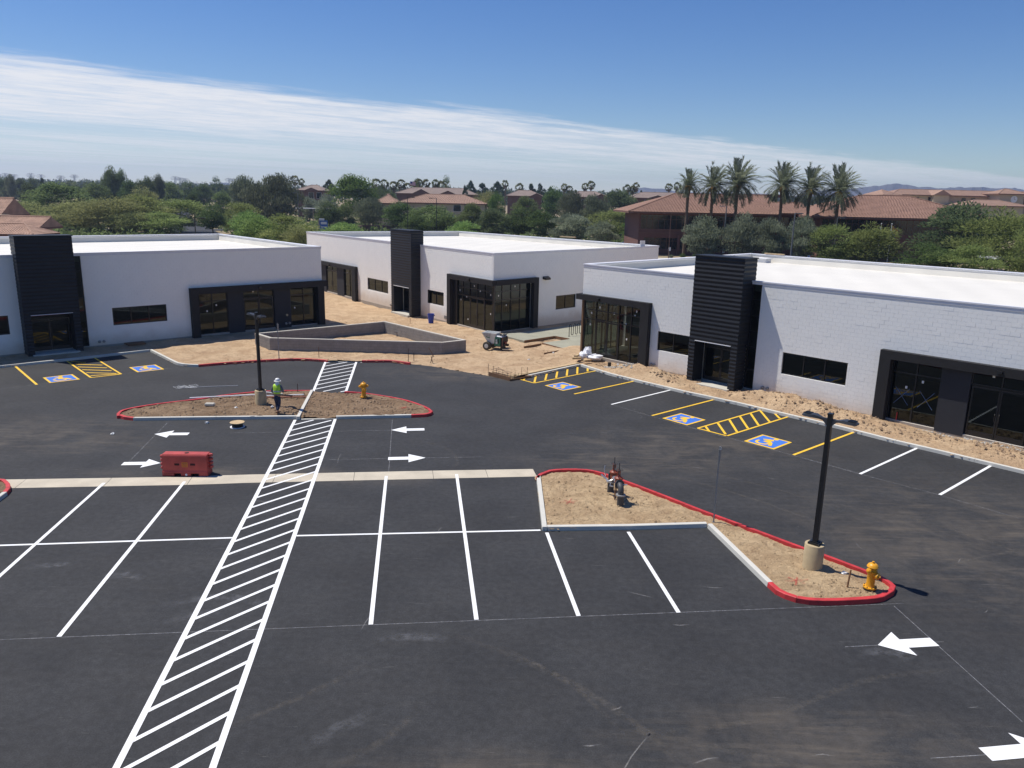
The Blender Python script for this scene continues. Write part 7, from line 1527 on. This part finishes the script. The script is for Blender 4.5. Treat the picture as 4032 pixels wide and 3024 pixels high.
# shrubs
for i, (x, y, w, h, kind, lb) in enumerate([(27.6, 155.5, 1.9, 1.2, 'bright', 'yellow-green shrub at the foot of the office, left end'), (33.6, 155.8, 1.3, 1.0, 'ash', 'small round green shrub before the office door, left'), (36.2, 155.6, 1.5, 1.1, 'ash', 'small round green shrub before the office door, right'), (31.2, 155.6, 1.2, .8, 'olive', 'pale shrub by the white stone before the office'), (44.5, 150, 2.2, 1.2, 'olive', 'grey shrub before the office below the fourth palm'),
        (-61.5, 129, 2.4, 2.2, 'olive', 'grey-green shrub behind the left shop roof beside the tiled house'), (-58.4, 131, 2.0, 1.8, 'olive', 'smaller grey-green shrub right of the one beside the tiled house'), (-45.2, 248.5, 2.6, 1.6, 'ash', 'dark clipped shrub before the long low brown wall')]):
    cm, tm = crown_of(kind, i); t = thing('shrub', lb, 'shrub', (x, y, -.1), i, 'shrubs beyond the shops'); t.scale = (w / 9, w / 9, h / 8); piece('stem', tm, t); piece('foliage', cm, t)
for x, y, lb in ((30.2, 152.5, 'white sign on a short post before the office, left'), (34.6, 151.8, 'white sign on a short post before the office, second'), (40.0, 149.6, 'white sign on a short post before the office, right'), (51.3, 136, 'blue and white sign on a short post among the silvery trees')):
    t = thing('parking_sign', lb, 'sign', (x, y, 0), 0, 'small signs before the office'); MB().box(-.03, .03, -.03, .03, -.5, 2.3).build('post', M['pole_grey'], t); MB().box(-.22, .22, -.05, -.032, 1.6, 2.3).build('plate', M['sign_white'], t)
    if 'blue' in lb: MB().box(-.14, .14, -.06, -.051, 1.9, 2.2).build('symbol', M['sign_blue'], t)
tn = thing('trash_can', 'dark waste bin on the pavement before the office', 'bin', (36.9, 147.8, .1)); MB().lathe([(0, 0), (.32, 0), (.36, 1.0), (0, 1.0)], 14).build('body', M['steel_black'], tn); MB().lathe([(.38, 1.0), (.38, 1.12), (.2, 1.2), (0, 1.2)], 14).build('lid', M['pole_grey'], tn)
# far wood that closes the horizon
rg = np.random.default_rng(77); Vv = []; Ff = []; Tt = []; off = 0
for k in range(2300):
    y = 480 + 1250 * rg.random() ** 1.3; x = rg.uniform(-.80, .85) * y
    if y < 640 and -130 < x < 330: continue
    h = 9 + 5.5 * rg.random(); w = 3.2 + 3.0 * rg.random(); n = 46; ph = rg.normal(size=(n, 3)); ph /= np.linalg.norm(ph, axis=1, keepdims=True); q = rg.random((n, 1)) ** .4; pp = ph * q * np.array([w, w, h * .5]) + np.array([x, y, gz(y) + h * .52]); s = 1.5 * (.6 + .8 * rg.random((n, 1))); a = rg.normal(size=(n, 3)); b = np.cross(a, ph); a /= np.linalg.norm(a, axis=1, keepdims=True); b /= np.linalg.norm(b, axis=1, keepdims=True) + 1e-6
    V4 = np.stack([pp - a * s, pp - b * s * .6, pp + a * s, pp + b * s * .6], 1).reshape(-1, 3); Vv.append(V4); Ff.append(np.arange(n * 4).reshape(n, 4) + off); off += n * 4; Tt.append(np.clip(.35 * rg.random() + .5 * rg.random(n), 0, 1))
o = bpy.data.objects.new('far_wood', np_mesh('far_wood', np.concatenate(Vv), np.concatenate(Ff), M['leaf_dark'], np.concatenate(Tt))); COL.objects.link(o); o['kind'] = 'stuff'
# desert scrub between the trees
Vv = []; Ff = []; Tt = []; off = 0
for k in range(5200):
    y = rg.uniform(150, 420); x = rg.uniform(-.78, .62) * y
    if 22 < x < 100 and y < 190: continue
    if abs(x + 76 + (y - 190) * .47) < 9 and y > 120: continue
    w = .6 + 2.3 * rg.random() ** 1.8; n = 40; ph = rg.normal(size=(n, 3)); ph[:, 2] = np.abs(ph[:, 2]); ph /= np.linalg.norm(ph, axis=1, keepdims=True); pp = ph * np.array([w, w, w * .9]) * rg.random((n, 1)) ** .4 + np.array([x, y, gz(y)]); s = .42 * (.6 + .8 * rg.random((n, 1))); a = rg.normal(size=(n, 3)); b = np.cross(a, ph); a /= np.linalg.norm(a, axis=1, keepdims=True); b /= np.linalg.norm(b, axis=1, keepdims=True) + 1e-6
    Vv.append(np.stack([pp - a * s, pp - b * s * .5, pp + a * s, pp + b * s * .5], 1).reshape(-1, 3)); Ff.append(np.arange(n * 4).reshape(n, 4) + off); off += n * 4; Tt.append(np.clip(.4 * rg.random() + .5 * rg.random(n), 0, 1))
o = bpy.data.objects.new('scrub', np_mesh('scrub', np.concatenate(Vv), np.concatenate(Ff), M['leaf_mesq'], np.concatenate(Tt))); COL.objects.link(o); o['kind'] = 'stuff'
# ------------------------------------------------------------------ air
if True:
    hz = MB().box(-4600, 4600, -450, 4700, -2.2, 152).build('haze'); hz['kind'] = 'stuff'; m = bpy.data.materials.new('haze'); m.use_nodes = True; n = m.node_tree.nodes; n.clear()
    v = n.new('ShaderNodeVolumePrincipled'); v.inputs['Density'].default_value = 1.7e-4; v.inputs['Color'].default_value = (.56, .70, 1.0, 1); v.inputs['Anisotropy'].default_value = .25
    q = n.new('ShaderNodeOutputMaterial'); m.node_tree.links.new(v.outputs[0], q.inputs['Volume']); hz.data.materials.append(m); hz.display_type = 'WIRE'
bpy.context.view_layer.update()
